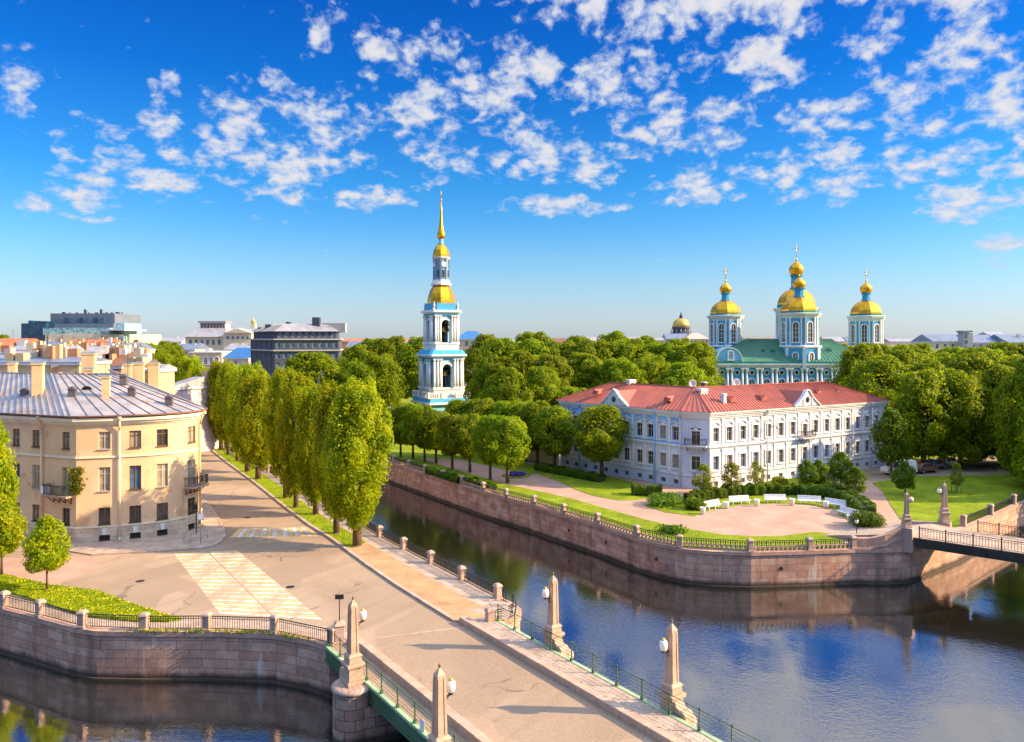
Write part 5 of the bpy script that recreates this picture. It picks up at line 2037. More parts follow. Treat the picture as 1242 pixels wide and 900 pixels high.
# half-round pediment on the left and the small dormers
mb = MB()
n = 16
pr_ = [(4.0 * -math.cos(math.pi * i / n), 4.2 * math.sin(math.pi * i / n)) for i in range(n + 1)]
vs = [(a, -0.5, b) for a, b in pr_] + [(a, 5.0, b) for a, b in pr_]
m = n + 1
mb.add(vs, [list(range(m)), list(range(m, 2 * m))[::-1]] + [(i, i + 1, m + i + 1, m + i) for i in range(n)])
pd = mb.build('pediment', MT['azure_pale'], CD, (at(883.5, 222) - cl_.x, 222 - cl_.y, ze), 0)
mb = MB()
for p, q in zip(pr_, pr_[1:]):
    mb.bar((p[0], -0.6, p[1]), (q[0], -0.6, q[1]), 0.32, 0.3)
mb.build('pediment_moulding', MT['trim'], pd)
a_, b_ = window_meshes(1.2, 2.4, 'arch', 'trim', 'glass_blue')
o = place(a_, 'pediment_window', pd, (0.5, -0.55, 0.7))
for px, py, Y in ((923.7, 432, 226.5), (935.5, 431, 226.5), (1003.5, 430, 226.5)):
    mb = MB().box(0, 0, 0, 2.2, 1.5, 2.4)
    o = mb.build('dormer', MT['azure_pale'], croof, (at(px, Y) - cl_.x, Y - cl_.y, zat(py, Y) - 1.1))
    MB().add([(-1, -1.3, 2.2), (1, -1.3, 2.2), (0, -1.3, 3.2), (-1, 1.6, 2.2), (1, 1.6, 2.2), (0, 1.6, 3.2)], [(0, 1, 2), (3, 5, 4), (0, 2, 5, 3), (1, 4, 5, 2)]).build('dormer_roof', MT['roof_green'], o)
    MB().box(0, -1.22, 0.5, 1.8, 0.8, 0.1).build('dormer_pane', MT['glass_blue'], o)


def ctower(px, Y, hw, zb, low, z_up0, z_up1, zcor, zdome, ztop, r_l, zl1, r_o, zo0, zo1, zc1, phase):
    """octagonal tower; hw = half width of the upper storey in metres, heights in metres"""
    x = at(px, Y)
    r = hw / math.cos(P8)
    t = MB()
    t.lathe([(r * 1.12, zb), (r * 1.12, z_up0 - 0.5)], 8, phase=phase, smooth=False)
    t.lathe([(r, z_up0 - 0.5), (r, z_up1)], 8, phase=phase, smooth=False)
    o = t.build('tower', MT['azure'], CD, (x - cl_.x, Y - cl_.y, 0))
    t = MB()
    t.lathe([(r * 1.12, z_up0 - 0.9), (r * 1.18, z_up0 - 0.6), (r * 1.18, z_up0 - 0.25), (r * 1.0, z_up0)], 8, phase=phase, smooth=False)
    t.build('tower_band', MT['trim'], o)
    t = MB()
    t.lathe([(r * 1.0, z_up1 - 0.6), (r * 1.06, z_up1), (r * 1.14, z_up1 + (zcor - z_up1) * 0.5), (r * 1.18, zcor), (r, zcor + 0.15)], 8, phase=phase, smooth=False)
    t.build('tower_cornice', MT['trim'], o)
    for k in range(8):
        w = phase + k * math.pi / 4
        for e in (-1, 1):
            w2 = w + e * 0.11
            t = MB()
            t.box(r * 0.985 * math.cos(w2), r * 0.985 * math.sin(w2), z_up0 - 0.4, z_up1, 0.42, 0.42, w2)
            t.build('tower_pilaster', MT['trim'], o)
        if low:
            t = MB()
            t.box(r * 1.1 * math.cos(w), r * 1.1 * math.sin(w), zb, z_up0 - 0.8, 0.9, 0.9, w)
            t.build('tower_buttress', MT['trim'], o)
    t = MB().lathe([(r * 0.97, zcor + 0.1), (r * 0.97, zdome)], 8, phase=phase, smooth=False)
    t.build('tower_drum', MT['teal'], o)
    R_ = r * 0.95
    h = ztop - zdome
    prof = [(R_ * a, zdome + h * b) for a, b in ((1.0, 0), (1.0, 0.10), (0.96, 0.28), (0.88, 0.48), (0.74, 0.68), (0.55, 0.85), (0.34, 0.97), (0.28, 1.0))]
    MB().lathe(prof, 8, phase=phase, smooth=False).build('dome', MT['gold'], o)
    t = MB().lathe([(r_l * 1.25, ztop - 0.15), (r_l * 1.25, ztop + 0.3), (r_l, ztop + 0.4), (r_l, zl1 - 0.4), (r_l * 1.3, zl1 - 0.2), (r_l * 1.3, zl1)], 8, phase=phase, smooth=False)
    t.build('lantern', MT['azure'], o)
    h = zo1 - zo0
    t = MB().lathe([(r_l * 0.95, zo0 - 0.1), (r_o * 0.8, zo0 + h * 0.12), (r_o, zo0 + h * 0.36), (r_o * 0.92, zo0 + h * 0.58), (r_o * 0.6, zo0 + h * 0.8), (r_o * 0.22, zo0 + h * 0.95), (0.12, zo1 + 0.3)], 16)
    t.build('onion_dome', MT['gold'], o)
    t = MB().lathe([(0.08, zo1 + 0.2), (0.3, zo1 + 0.55), (0.3, zo1 + 0.75), (0.08, zo1 + 1.1)], 8)
    H_ = zc1 - zo1
    t.tube((0, 0, zo1 + 0.2), (0, 0, zc1), 0.09)
    t.bar((-H_ * 0.2, 0, zo1 + H_ * 0.74), (H_ * 0.2, 0, zo1 + H_ * 0.74), 0.16)
    t.bar((-H_ * 0.11, 0, zo1 + H_ * 0.88), (H_ * 0.11, 0, zo1 + H_ * 0.88), 0.13)
    t.bar((-H_ * 0.1, 0, zo1 + H_ * 0.58), (H_ * 0.1, 0, zo1 + H_ * 0.5), 0.12)
    t.build('cross', MT['gold'], o)
    for k in range(8):
        w = phase + P8 + k * math.pi / 4
        n = (math.cos(w), math.sin(w))
        if n[1] > 0.45:
            continue
        ap = hw
        a_, b_ = window_meshes(1.5, (z_up1 - z_up0) * 0.68, 'arch', 'trim', 'glass')
        q = place(a_, 'tower_window', o, (n[0] * ap, n[1] * ap, z_up0 + 1.0), math.atan2(n[0], -n[1]))
        q2 = place(b_, 'tower_pane', o, (n[0] * ap, n[1] * ap, z_up0 + 1.0), math.atan2(n[0], -n[1]))
        if low:
            a_, b_ = window_meshes(1.3, 2.3, 'arch', 'trim', 'glass')
            ap = hw * 1.12
            place(a_, 'tower_window', o, (n[0] * ap, n[1] * ap, z_up0 - 4.6), math.atan2(n[0], -n[1]))
            place(b_, 'tower_pane', o, (n[0] * ap, n[1] * ap, z_up0 - 4.6), math.atan2(n[0], -n[1]))
    return o


def zs_(Y, *ys):
    return [zat(y, Y) for y in ys]


for px, Y, hw, low, ys, rl_, ro_ in ((880, 236, 17.6, False, (418.5, 387, 383, 380.5, 364.5, 355.5, 356, 343, 325), 4.6, 7.2),
                                     (969.3, 227.5, 20.8, True, (418.5, 384, 380.5, 377.5, 360, 349.5, 350, 337, 318), 5.6, 8.0),
                                     (1050.5, 243, 17.8, False, (418.5, 388, 383.5, 380.8, 364.5, 355.5, 356, 343, 326), 4.6, 7.2),
                                     (965.9, 246, 21.5, False, (410, 379, 374, 369.5, 350, 334, 334.5, 317, 296.5), 6.2, 8.8)):
    z = zs_(Y, *ys)
    k = Y / F
    ctower(px, Y, hw * k, 11.5, low, z[0], z[1], z[2], z[3], z[4], rl_ * k, z[5], ro_ * k, z[6], z[7], z[8], P8 + R(14))

# ------------------------------------------------------------------ plants
rng = np.random.default_rng(3)


def leaf_mesh(name, cen, nrm, size, mat, seed=0, core=None):
    """many small folded leaf faces at the points cen, facing roughly along nrm"""
    g = np.random.default_rng(seed)
    n = len(cen)
    nrm = nrm + g.normal(0, 0.55, (n, 3))
    nrm /= np.linalg.norm(nrm, axis=1)[:, None] + 1e-9
    ref = g.normal(0, 1, (n, 3))
    a = np.cross(nrm, ref)
    a /= np.linalg.norm(a, axis=1)[:, None] + 1e-9
    b = np.cross(nrm, a)
    s = size * g.uniform(0.55, 1.35, n)[:, None]
    v = np.empty((n, 4, 3))
    v[:, 0] = cen - a * s * 0.62
    v[:, 1] = cen - b * s * 0.36 + nrm * s * 0.08
    v[:, 2] = cen + a * s * 0.62
    v[:, 3] = cen + b * s * 0.36 + nrm * s * 0.08
    me = bpy.data.meshes.new(name)
    me.vertices.add(n * 4)
    me.vertices.foreach_set('co', v.astype(np.float32).ravel())
    me.loops.add(n * 4)
    me.loops.foreach_set('vertex_index', np.arange(n * 4, dtype=np.int32))
    me.polygons.add(n)
    me.polygons.foreach_set('loop_start', np.arange(0, n * 4, 4, dtype=np.int32))
    me.update(calc_edges=True)
    me.materials.append(MT[mat])
    return me


def clump_points(clumps, n, g, flat=0.85):
    """points on and just under the skin of a set of leaf clumps"""
    c = np.array([k[:3] for k in clumps])
    r = np.array([k[3] for k in clumps])
    i = g.choice(len(c), n, p=r ** 2 / (r ** 2).sum())
    d = g.normal(0, 1, (n, 3))
    d /= np.linalg.norm(d, axis=1)[:, None]
    rad = r[i] * (0.55 + 0.5 * g.random(n) ** 0.6)
    p = c[i] + d * rad[:, None] * np.array([1, 1, flat])
    # keep those near the outside of the whole crown and drop most of the buried ones
    return p, d


def crown(name, prof, z0, z1, rmax, nclump, nleaf, leaf, mat, seed, rc=0.3, upright=1.0, gap=0.12, fill=0.2):
    """prof(t) is the relative crown radius at height t in 0..1"""
    g = np.random.default_rng(seed)
    cl = []
    for k in range(nclump):
        t = (k + 0.5) / nclump
        t = min(1, max(0, t + g.normal(0, 0.03)))
        w = k * 2.399963 + g.normal(0, 0.35)
        R_ = prof(t) * rmax * (1 + 0.13 * math.sin(2 * w + seed) + 0.11 * math.sin(3 * w + 7 * t + seed * 2) + 0.08 * math.sin(9 * t + seed))
        q = R_ * math.sqrt(g.uniform(0.22, 0.95))
        rr = rmax * rc * g.uniform(0.65, 1.35)
        q = min(q, max(0.0, R_ * 1.22 - rr * 0.8))
        if g.random() < gap:
            continue
        z = z0 + (z1 - z0) * t
        z = min(max(z, z0 + rr * 0.7), z1 - rr * upright * 0.75 + g.uniform(-0.3, 0.5) * rr)
        cl.append((q * math.cos(w), q * math.sin(w), z, rr))
    cl.append((0, 0, z1 - rmax * rc * upright * 0.9, rmax * rc * 0.9))
    p, d = clump_points(cl, nleaf, g, upright)
    c = np.array([k[:3] for k in cl])
    r = np.array([k[3] for k in cl])
    dist = np.linalg.norm((p[:, None] - c[None]) / np.array([1, 1, upright]), axis=2) / r[None]
    buried = (dist < 0.62).sum(1)
    keep = (buried == 0) | (g.random(len(p)) < 0.25)
    p, d = p[keep], d[keep]
    # loose leaves that fill the outline between the clumps
    k = int(len(p) * fill)
    t = g.random(k)
    w = g.uniform(0, 2 * math.pi, k)
    q = np.array([prof(v) for v in t]) * rmax * (0.62 + 0.46 * g.random(k) ** 0.7) * (1 + 0.07 * np.sin(3 * w + 9 * t) + 0.07 * np.sin(5 * w - 14 * t))
    p = np.r_[p, np.c_[q * np.cos(w), q * np.sin(w), z0 + (z1 - z0) * t]]
    d = np.r_[d, g.normal(0, 0.5, (k, 3))]
    out = p * np.array([1, 1, 0.4])
    out[:, 2] = p[:, 2] - (z0 + z1) / 2
    out /= np.linalg.norm(out, axis=1)[:, None] + 1e-6
    return leaf_mesh(name, p, d * 0.45 + out * 0.6, leaf, mat, seed + 1), cl


def trunk(name, h, r, cl, seed, limbs=9, fork=0.35, lean=0.0):
    g = random.Random(seed)
    mb = MB()
    pts = [(0, 0, -0.2, r * 1.5), (0, 0, 0.25, r * 1.12), (lean * 0.3 + g.uniform(-.1, .1) * r, g.uniform(-.2, .2) * r, h * 0.3, r * 0.9), (lean, g.uniform(-.5, .5) * r, h * 0.6, r * 0.6), (lean, 0, h * 0.85, r * 0.22)]
    for p, q in zip(pts, pts[1:]):
        mb.tube(p[:3], q[:3], p[3], q[3], 9)
    for c in (g.sample(cl, min(limbs, len(cl))) if cl else []):
        t = g.uniform(fork, 0.75)
        z = min(h * t, c[2] - 0.2)
        mid = (c[0] * 0.45, c[1] * 0.45, z + (c[2] - z) * 0.4)
        mb.tube((lean * t, 0, z), mid, r * 0.36, r * 0.22, 6)
        mb.tube(mid, c[:3], r * 0.22, r * 0.06, 6)
    o = mb.build('trunk', MT['bark'])
    me = o.data
    bpy.data.objects.remove(o)
    return me


KINDS = {}


def kind(key, prof, z0, h, rmax, ncl, nleaf, leaf, mat, rt, seeds, **kw):
    limbs = kw.pop('limbs', 9)
    fork = kw.pop('fork', 0.3)
    KINDS[key] = []
    for s in seeds:
        me, cl = crown('crown', prof, z0, h, rmax, ncl, nleaf, leaf, mat, s, **kw)
        KINDS[key].append((trunk('trunk', h, rt, cl, s, limbs, fork), me, h, rmax))


def column(t):   # street linden: tapered foot, straight sides, rounded top
    return max(0.12, min(1.0, 0.30 + 2.1 * t) * (max(0, 1 - max(0, (t - 0.55) / 0.47) ** 2.2)) ** 0.5)


def egg(t):      # widest a third of the way up, rounded top
    return max(0.16, (math.sin(math.pi * min(1, t * 0.92 + 0.10)) ** 0.62) * (1.0 - 0.22 * t))


def ball(t):
    return max(0.2, math.sqrt(max(0, 1 - (2 * t - 1) ** 2)) ** 0.9)


def broad(t):
    return max(0.3, math.sqrt(max(0, 1 - (1.75 * (t - 0.42)) ** 2)) if t > 0.42 else 0.72 + 0.28 * (t / 0.42))


def dome_(t):
    return max(0.3, math.sqrt(max(0, 1 - max(0, (t - 0.3) / 0.72) ** 2)) * (0.85 + 0.15 * min(1, t / 0.3)))


kind('tall_linden', column, 2.6, 15.4, 3.25, 135, 38000, 0.235, 'leaf_lime', 0.42, (11, 12, 13, 14), rc=0.20, upright=2.3, limbs=18, fork=0.16, gap=0.24, fill=0.10)
kind('round_linden', ball, 2.5, 8.8, 3.0, 58, 15000, 0.25, 'leaf_park', 0.24, (21, 22, 23), rc=0.26, gap=0.14, fill=0.15)
kind('park_tree', broad, 2.5, 19.5, 6.6, 105, 25000, 0.43, 'leaf_park', 0.5, (31, 32, 33, 34), rc=0.20, gap=0.28, fill=0.12)
kind('maple_tree', dome_, 1.8, 17.5, 7.2, 110, 26000, 0.44, 'leaf_park', 0.45, (41, 42, 43), rc=0.19, gap=0.3, fill=0.12)
kind('sapling', egg, 1.2, 4.5, 1.35, 30, 1700, 0.18, 'leaf_olive', 0.06, (51, 52, 53), rc=0.28, limbs=14, gap=0.3, fill=0.35)
kind('young_tree', egg, 1.9, 6.2, 1.75, 46, 7500, 0.19, 'leaf_lime', 0.09, (61, 62), rc=0.30, limbs=14, gap=0.2)
kind('dark_tree', egg, 1.0, 4.4, 1.45, 34, 3800, 0.18, 'leaf_dark', 0.08, (71, 72), rc=0.30, limbs=10, gap=0.2)


def tree(key, x, y, label, h=None, w=None, var=None, name=None, group=None, cat='tree', rz=None, z=0.0):
    vs = KINDS[key]
    tr, cr, H0, R0 = vs[(var if var is not None else random.randrange(len(vs))) % len(vs)]
    o = thing(name or key, label, cat, (x, y, z), rz if rz is not None else random.uniform(0, 6.28), group)
    sz = (h or H0) / H0
    sx = (w / 2 / R0) if w else sz
    o.scale = (sx * random.uniform(0.9, 1.08), sx * random.uniform(0.9, 1.08), sz)
    place(tr, 'trunk', o)
    place(cr, 'crown', o)
    return o


random.seed(5)
# row of tall trees on the canal walk
rowpx = [(433, 662), (408, 647), (383, 624), (359, 615.5), (346.7, 604), (313, 581), (300, 572), (288, 559), (277, 552), (268, 545.6), (260, 539), (254, 534.4)]
row = [G(*p, 0.13) for p in rowpx]
for i in range(8):
    x, y = row[-1]
    row.append((x - 0.66 * 7.5 * 1.0 - random.uniform(-.4, .4), y + 7.5))
for i, (x, y) in enumerate(row):
    hh = random.uniform(14.0, 16.2)
    lab = f"tall leafy linden in the canal walk row, {ORD[i]} from the road bridge"
    tree('tall_linden', x, y, lab, hh if i else 15.7, random.uniform(4.6, 5.7) if i else 6.3, i % 4, 'linden_tree', 'tall lindens along the canal walk')
# clipped round limes on the garden side of the canal
rp = [(486, 555, 9.0), (501, 557, 8.8), (515, 560.6, 8.6), (529, 562, 8.6), (548.6, 569.5, 8.4), (570, 573, 8.6), (594.6, 582, 8.9), (615.5, 586, 8.9)]
for i, (px, py, h) in enumerate(rp):
    x, y = G(px, py)
    tree('round_linden', x, y, f"clipped round linden along the garden path by the canal, {ORD[len(rp) - 1 - i]} from the flower bed", h * random.uniform(0.93, 1.05), h * random.uniform(0.56, 0.66), i, 'round_linden', 'clipped round lindens along the canal path')
for i, (px, py, h) in enumerate([(560, 553, 9.5), (585, 555, 9.6), (612, 557, 9.4), (632, 561, 9.8), (652, 565, 9.8), (673, 572, 9.6)]):
    x, y = G(px, py)
    tree('round_linden', x, y, f"round linden in the back row beside the white mansion, {ORD[5 - i]} from the mansion", h, h * random.uniform(0.6, 0.7), i + 1, 'round_linden', 'round lindens in the back row')
x, y = G(730, 582)
tree('round_linden', x, y, 'single round linden standing in front of the pale blue mansion wing', 10.4, 7.4, 1, 'round_linden')

# park trees beyond the mansion, round the tower and on the right: rows from front to back
random.seed(11)


def grove(rows, where, key='park_tree', name='park_tree'):
    for r, (Y, xs, top, w) in enumerate(rows):
        for i, px in enumerate(xs):
            yy = Y + random.uniform(-4, 4)
            t = top[i] if isinstance(top, (list, tuple)) else top + random.uniform(-4, 5)
            h = zat(t, yy)
            ww = w * random.uniform(0.88, 1.15)
            depth = ['front', 'second', 'third', 'rear'][r]
            tree(key, at(px, yy), yy, f"broad park tree {where}, {depth} row, {ORD[i]} from left", h, ww, None, name, 'park trees ' + where)


grove([(146, [617, 655, 692], [448, 446, 470], 10), (162, [606, 634, 668, 708, 752, 790, 830], [434, 428, 432, 430, 436, 434, 442], 12),
       (185, [606, 640, 680, 720, 760, 800, 838], [411, 414, 416, 414, 413, 417, 418], 14.5), (228, [590, 645, 700, 745, 785, 825, 850], [408, 404, 409, 404, 410, 412, 416], 15)],
      'between the bell tower and the mansion')
grove([(172, [438, 462], [440, 432], 10), (195, [434, 462], [420, 413], 12), (232, [455, 480, 508], [412, 410, 411], 14)], 'left of the bell tower')
tree('park_tree', at(381, 172), 172, 'dense round park tree rising behind the tall lindens before the dark building', zat(428, 172), 13.5, 2)
tree('park_tree', at(412, 180), 180, 'smaller park tree right of the dense round tree behind the lindens', zat(446, 180), 9, 1)
grove([(118, [1120, 1165, 1215, 1250], [452, 455, 448, 452], 11.5), (138, [1070, 1125, 1180, 1232, 1270], [436, 440, 433, 436, 430], 13.5),
       (160, [1045, 1090, 1140, 1190, 1240, 1290], [420, 424, 432, 425, 420, 425], 15), (190, [1065, 1110, 1160, 1215], [420, 428, 424, 418], 15)],
      'right of the mansion', 'maple_tree', 'maple_tree')
x, y = G(1081, 578)
tree('dark_tree', x, y, 'dark narrow linden before the right corner of the white mansion', zat(497, y), 6.0, 0, 'linden_tree')
x, y = G(1098, 601)
tree('dark_tree', x, y, 'small dark ball-shaped tree just behind the footbridge obelisk', 4.3, 2.7, 1, 'small_tree')
x, y = G(1160, 598)
tree('sapling', x, y, 'thin staked sapling on the shady lawn behind the far obelisk', 3.9, 1.8, 0)
mb = MB()
for a, b in ((-.4, -.4), (.4, -.4), (-.4, .4), (.4, .4)):
    mb.tube((a, b, 0), (a, b, 1.5), 0.05, n=6)
mb.bar((-.4, -.4, 1.4), (.4, -.4, 1.4), 0.06)
mb.bar((-.4, .4, 1.4), (.4, .4, 1.4), 0.06)
tag(mb.build('tree_stakes', MT['wood'], None, (x, y, 0.05)), 'four wooden stakes round the thin sapling on the shady lawn', 'stakes')
for i, (px, Y_) in enumerate(((1300, 96), (1345, 104), (1330, 116))):
    tree('maple_tree', at(px, Y_), Y_, f"broad maple just past the right edge of the picture, {ORD[i]} from the canal", 17, 12, i, 'maple_tree')
for i, (x, y) in enumerate(((71.5, 102.5), (79, 108), (86, 115))):
    tree('maple_tree', x, y, f"tall tree by the canal branch railing at the right edge, {ORD[i]} from the footbridge", 17.5, 10.5, i, 'maple_tree')
# saplings and bushes in the round garden
for i, (px, py, ty, w, key, lab) in enumerate([(853, 603, 563, 2.9, 'sapling', 'slender young tree left of the bench arc at the mansion corner'),
                                               (887.5, 599.7, 561, 2.8, 'sapling', 'thin airy young tree behind the second white bench from the left'),
                                               (917, 597, 560, 2.2, 'sapling', 'narrow young tree behind the bench arc, between two ground floor windows'),
                                               (978, 597, 558, 2.7, 'dark_tree', 'left tree of the dark pair behind the right benches'),
                                               (993, 596, 558, 2.5, 'dark_tree', 'right tree of the dark pair behind the right benches'),
                                               (1020, 594, 549, 3.6, 'dark_tree', 'tallest dark young tree near the mansion, right of the pair'),
                                               (1037, 605, 567, 3.2, 'dark_tree', 'dark bushy young tree at the edge of the path to the car park')]):
    x, y = G(px, py)
    tree(key, x, y, lab, zat(ty, y), w, i, 'young_tree')
# trees at the left edge
x, y = G(57, 718)
tree('young_tree', x, y, 'small bright green tree on the grass bank near the corner house', 5.9, 3.5, 0)
x, y = G(2, 700)
tree('young_tree', x, y, 'bright green tree at the left edge, left of the small one', 6.7, 4.2, 1)
x, y = G(-14, 684)
tree('young_tree', x, y, 'taller darker tree at the left edge before the peach house', 14.0, 4.7, 0)


def hedge_mesh(name, path, w, h, n, leaf, mat, seed, round_=0.35):
    """clipped hedge along a path: a skin of small leaves over a shade-coloured core"""
    g = np.random.default_rng(seed)
    P = Path(path)
    s = g.uniform(0, P.L, n)
    q = np.array([P.at(t) for t in s])
    nn = np.array([P.nor(t) for t in s])
    a = g.uniform(0, math.pi, n)
    ex = np.sign(np.cos(a)) * np.abs(np.cos(a)) ** round_ * w / 2
    ez = np.abs(np.sin(a)) ** round_ * h
    lump = 1 + 0.10 * np.sin(s * 2.1 + seed) + 0.08 * np.sin(s * 5.3)
    p = np.c_[q + nn * (ex * lump)[:, None], ez * lump + g.normal(0, 0.05, n)]
    nr = np.c_[nn * np.cos(a)[:, None], np.sin(a)]
    m = leaf_mesh(name, p, nr, leaf, mat, seed)
    return m


def hedge(label, pts, w, h, n=2500, leaf=0.22, mat='leaf_hedge', seed=1, name='hedge'):
    o = thing(name, label, 'hedge', (*pts[0], 0.04))
    loc = [(x - pts[0][0], y - pts[0][1]) for x, y in pts]
    place(hedge_mesh('foliage', loc, w, h, n, leaf, mat, seed), 'foliage', o)
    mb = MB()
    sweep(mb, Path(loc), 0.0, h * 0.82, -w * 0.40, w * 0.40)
    mb.build('plant_core', MT['shade_core'], o)  # solid block, coloured as the shade between the leaves
    return o


def bush(label, x, y, r, h, n=1400, leaf=0.22, mat='leaf_hedge', seed=1):
    g = np.random.default_rng(seed)
    cl = [(g.normal(0, r * .35), g.normal(0, r * .35), h * g.uniform(.35, .62), r * g.uniform(.5, .75)) for _ in range(9)]
    p, d = clump_points(cl, n, g, h / r * 0.75)
    p[:, 2] = np.clip(p[:, 2], 0.05, h * 1.05)
    o = thing('bush', label, 'bush', (x, y, 0.04))
    place(leaf_mesh('foliage', p, d, leaf, mat, seed), 'foliage', o)
    mb = MB()
    for k in range(7):
        w = k * 0.9
        mb.tube((0, 0, -0.1), (r * .5 * math.cos(w), r * .5 * math.sin(w), h * .6), 0.05, 0.02, 5)
    mb.build('plant_core', MT['bark'], o)
    return o


MT['shade_core'] = M('inner_hedge_shade', (0.035, 0.05, 0.015), 0.95, 0.3, 2.0)  # dark colour stands in for shade inside the hedges
hedge('dark hedge arc behind the left white benches', PX((838, 612), (852, 607), (872, 603.5), (892, 601)), 2.0, 1.15, 8000, 0.17, 'leaf_dark', 3)
hedge('dark clipped hedge arc behind the middle white benches', PX((898, 600.5), (930, 599.5), (965, 599.5)), 1.8, 1.15, 8000, 0.17, 'leaf_dark', 4)
hedge('broad green hedge curving round the right end of the benches', PX((970, 601), (1000, 602), (1022, 607), (1040, 617), (1050, 628)), 2.4, 1.25, 13000, 0.17, 'leaf_hedge', 5)
bush('big bright rounded bush at the right end of the bench arc', *G(1053, 641), 1.9, 1.7, 6500, 0.17, 'leaf_hedge', 6)
hedge('clipped box hedge on the lawn before the mansion wing', PX((766, 600), (803, 601.5)), 1.5, 1.15, 5000, 0.17, 'leaf_hedge', 7)
bush('rounded bush beside the garden path, left of the benches', *G(812, 613), 2.0, 1.35, 5000, 0.17, 'leaf_hedge', 8)
bush('dark rounded bush touching the left end of the bench hedge', *G(843, 618), 1.2, 1.15, 1600, 0.22, 'leaf_dark', 9)
hedge('long low dark hedge along the foot of the mansion wing', PX((652, 570), (690, 577), (730, 585)), 1.6, 0.9, 5000, 0.26, 'leaf_dark', 10)
hedge('low clipped hedge behind the canal railing below the limes', PX((520, 574), (560, 587)), 1.3, 0.8, 3000, 0.26, 'leaf_dark', 12)
hedge('short clipped hedge behind the canal railing near the flower bed', PX((572, 588), (598, 595.5)), 1.3, 0.8, 2200, 0.26, 'leaf_dark', 13)
bush('light green low bush between the mansion and the bench hedge', *G(945, 591), 1.2, 1.3, 900, 0.24, 'leaf_olive', 14)
bush('dark green rounded bush below the tallest young tree', *G(1012, 601), 1.6, 1.9, 1800, 0.17, 'leaf_dark', 15)
bush('scruffy bush on the canal lawn near the railing', *G(815, 646), 1.3, 0.7, 1300, 0.2, 'leaf_hedge', 16)
hedge('overgrown foliage hedge at the street wall of the mansion yard', PX((845, 592), (880, 591)), 0.6, 0.5, 700, 0.2, 'leaf_dark', 17)
fl = thing('flower_bed', 'round bed of purple flowers ringed with grass in the garden path', 'flower bed', (*G(626, 577), 0))
MB().lathe([(2.1, 0.0), (2.1, 0.10), (1.5, 0.16)], 24).build('grass_ring', MT['grass'], fl)
g = np.random.default_rng(4)
a, r = g.uniform(0, 6.28, 1500), 1.5 * np.sqrt(g.random(1500))
place(leaf_mesh('blossoms', np.c_[r * np.cos(a), r * np.sin(a), 0.16 + 0.22 * g.random(1500)], np.tile([0, 0, 1.0], (1500, 1)), 0.2, 'purple', 3), 'blossoms', fl)
# vine on the house wall
s = hp.s_px(93)
x, y = hp.at(s)
n = hp.nor(s)
g = np.random.default_rng(6)
k = 420
t, zz = g.normal(0, 0.33, k), g.uniform(4.9, 7.5, k)
d = (-n[1], n[0])
pts = np.c_[x + d[0] * t + n[0] * (0.12 + 0.15 * g.random(k)), y + d[1] * t + n[1] * (0.12 + 0.15 * g.random(k)), zz]
vine = thing('climbing_vine', 'yellow-green climbing vine beside the left balcony door of the peach house', 'vine', (x, y, 4.7))
place(leaf_mesh('leaves', pts - np.array([x, y, 4.7]), np.tile([n[0], n[1], 0.3], (k, 1)), 0.24, 'leaf_olive', 2), 'leaves', vine)
MB().tube((n[0] * .1, n[1] * .1, 0), (n[0] * .12, n[1] * .12, 2.7), 0.03, 0.015).build('stem', MT['bark'], vine)


def inside(poly, x, y):
    c = False
    for (x1, y1), (x2, y2) in zip(poly, poly[1:] + poly[:1]):
        if (y1 > y) != (y2 > y) and x < (x2 - x1) * (y - y1) / (y2 - y1) + x1:
            c = not c
    return c


def tufts(name, poly, n, z, h, mat='blade', seed=1, label='short green grass', up=True):
    g = random.Random(seed)
    xs, ys = [p[0] for p in poly], [p[1] for p in poly]
    pts = []
    while len(pts) < n:
        x, y = g.uniform(min(xs), max(xs)), g.uniform(min(ys), max(ys))
        if inside(poly, x, y) and (len(pts) % 3 or math.sin(x * 1.7 + math.sin(y * 2.3) * 2) > -0.3):
            pts.append((x, y, z + g.random() * h))
    gg = np.random.default_rng(seed)
    me = leaf_mesh(name, np.array(pts), np.c_[gg.normal(0, 1, (n, 2)), gg.uniform(0.1, 0.6, n)], h * 1.1, mat, seed)
    o = place(me, name)
    o['kind'] = 'stuff'
    o['label'] = label
    return o


tufts('grass', LAWN_W, 45000, 0.10, 0.10, 'blade', 1, 'tall grass on the bank by the left quay')
tufts('dandelions', LAWN_W, 380, 0.26, 0.10, 'dandelion', 2, 'yellow dandelions in the grass bank')
verge = vin + [(-15.2, 71.5)] + vout[::-1]
tufts('verge_grass', verge, 20000, 0.14, 0.10, 'blade', 3, 'grass tufts between the tall trees and the kerb')
wp = Path(LB[2:]).offset(0.02)
g = random.Random(9)
pts = []
for k in range(420):
    s = g.gauss(0, 1) * 1.2 + g.choice([14.5, 17.3, 20.8, 24.0])
    if 0 < s < wp.L:
        x, y = wp.at(s)
        nn_ = wp.nor(s)
        pts.append((x + nn_[0] * g.uniform(-.1, .14), y + nn_[1] * g.uniform(-.1, .14), 0.06 + g.random() * 0.22 - 0.15 * g.random()))
o = place(leaf_mesh('wall_weeds', np.array(pts), np.tile([0, -0.6, 0.6], (len(pts), 1)), 0.16, 'blade', 5), 'wall_weeds')
o['kind'] = 'stuff'
o['label'] = 'weeds growing from the coping of the left quay wall'

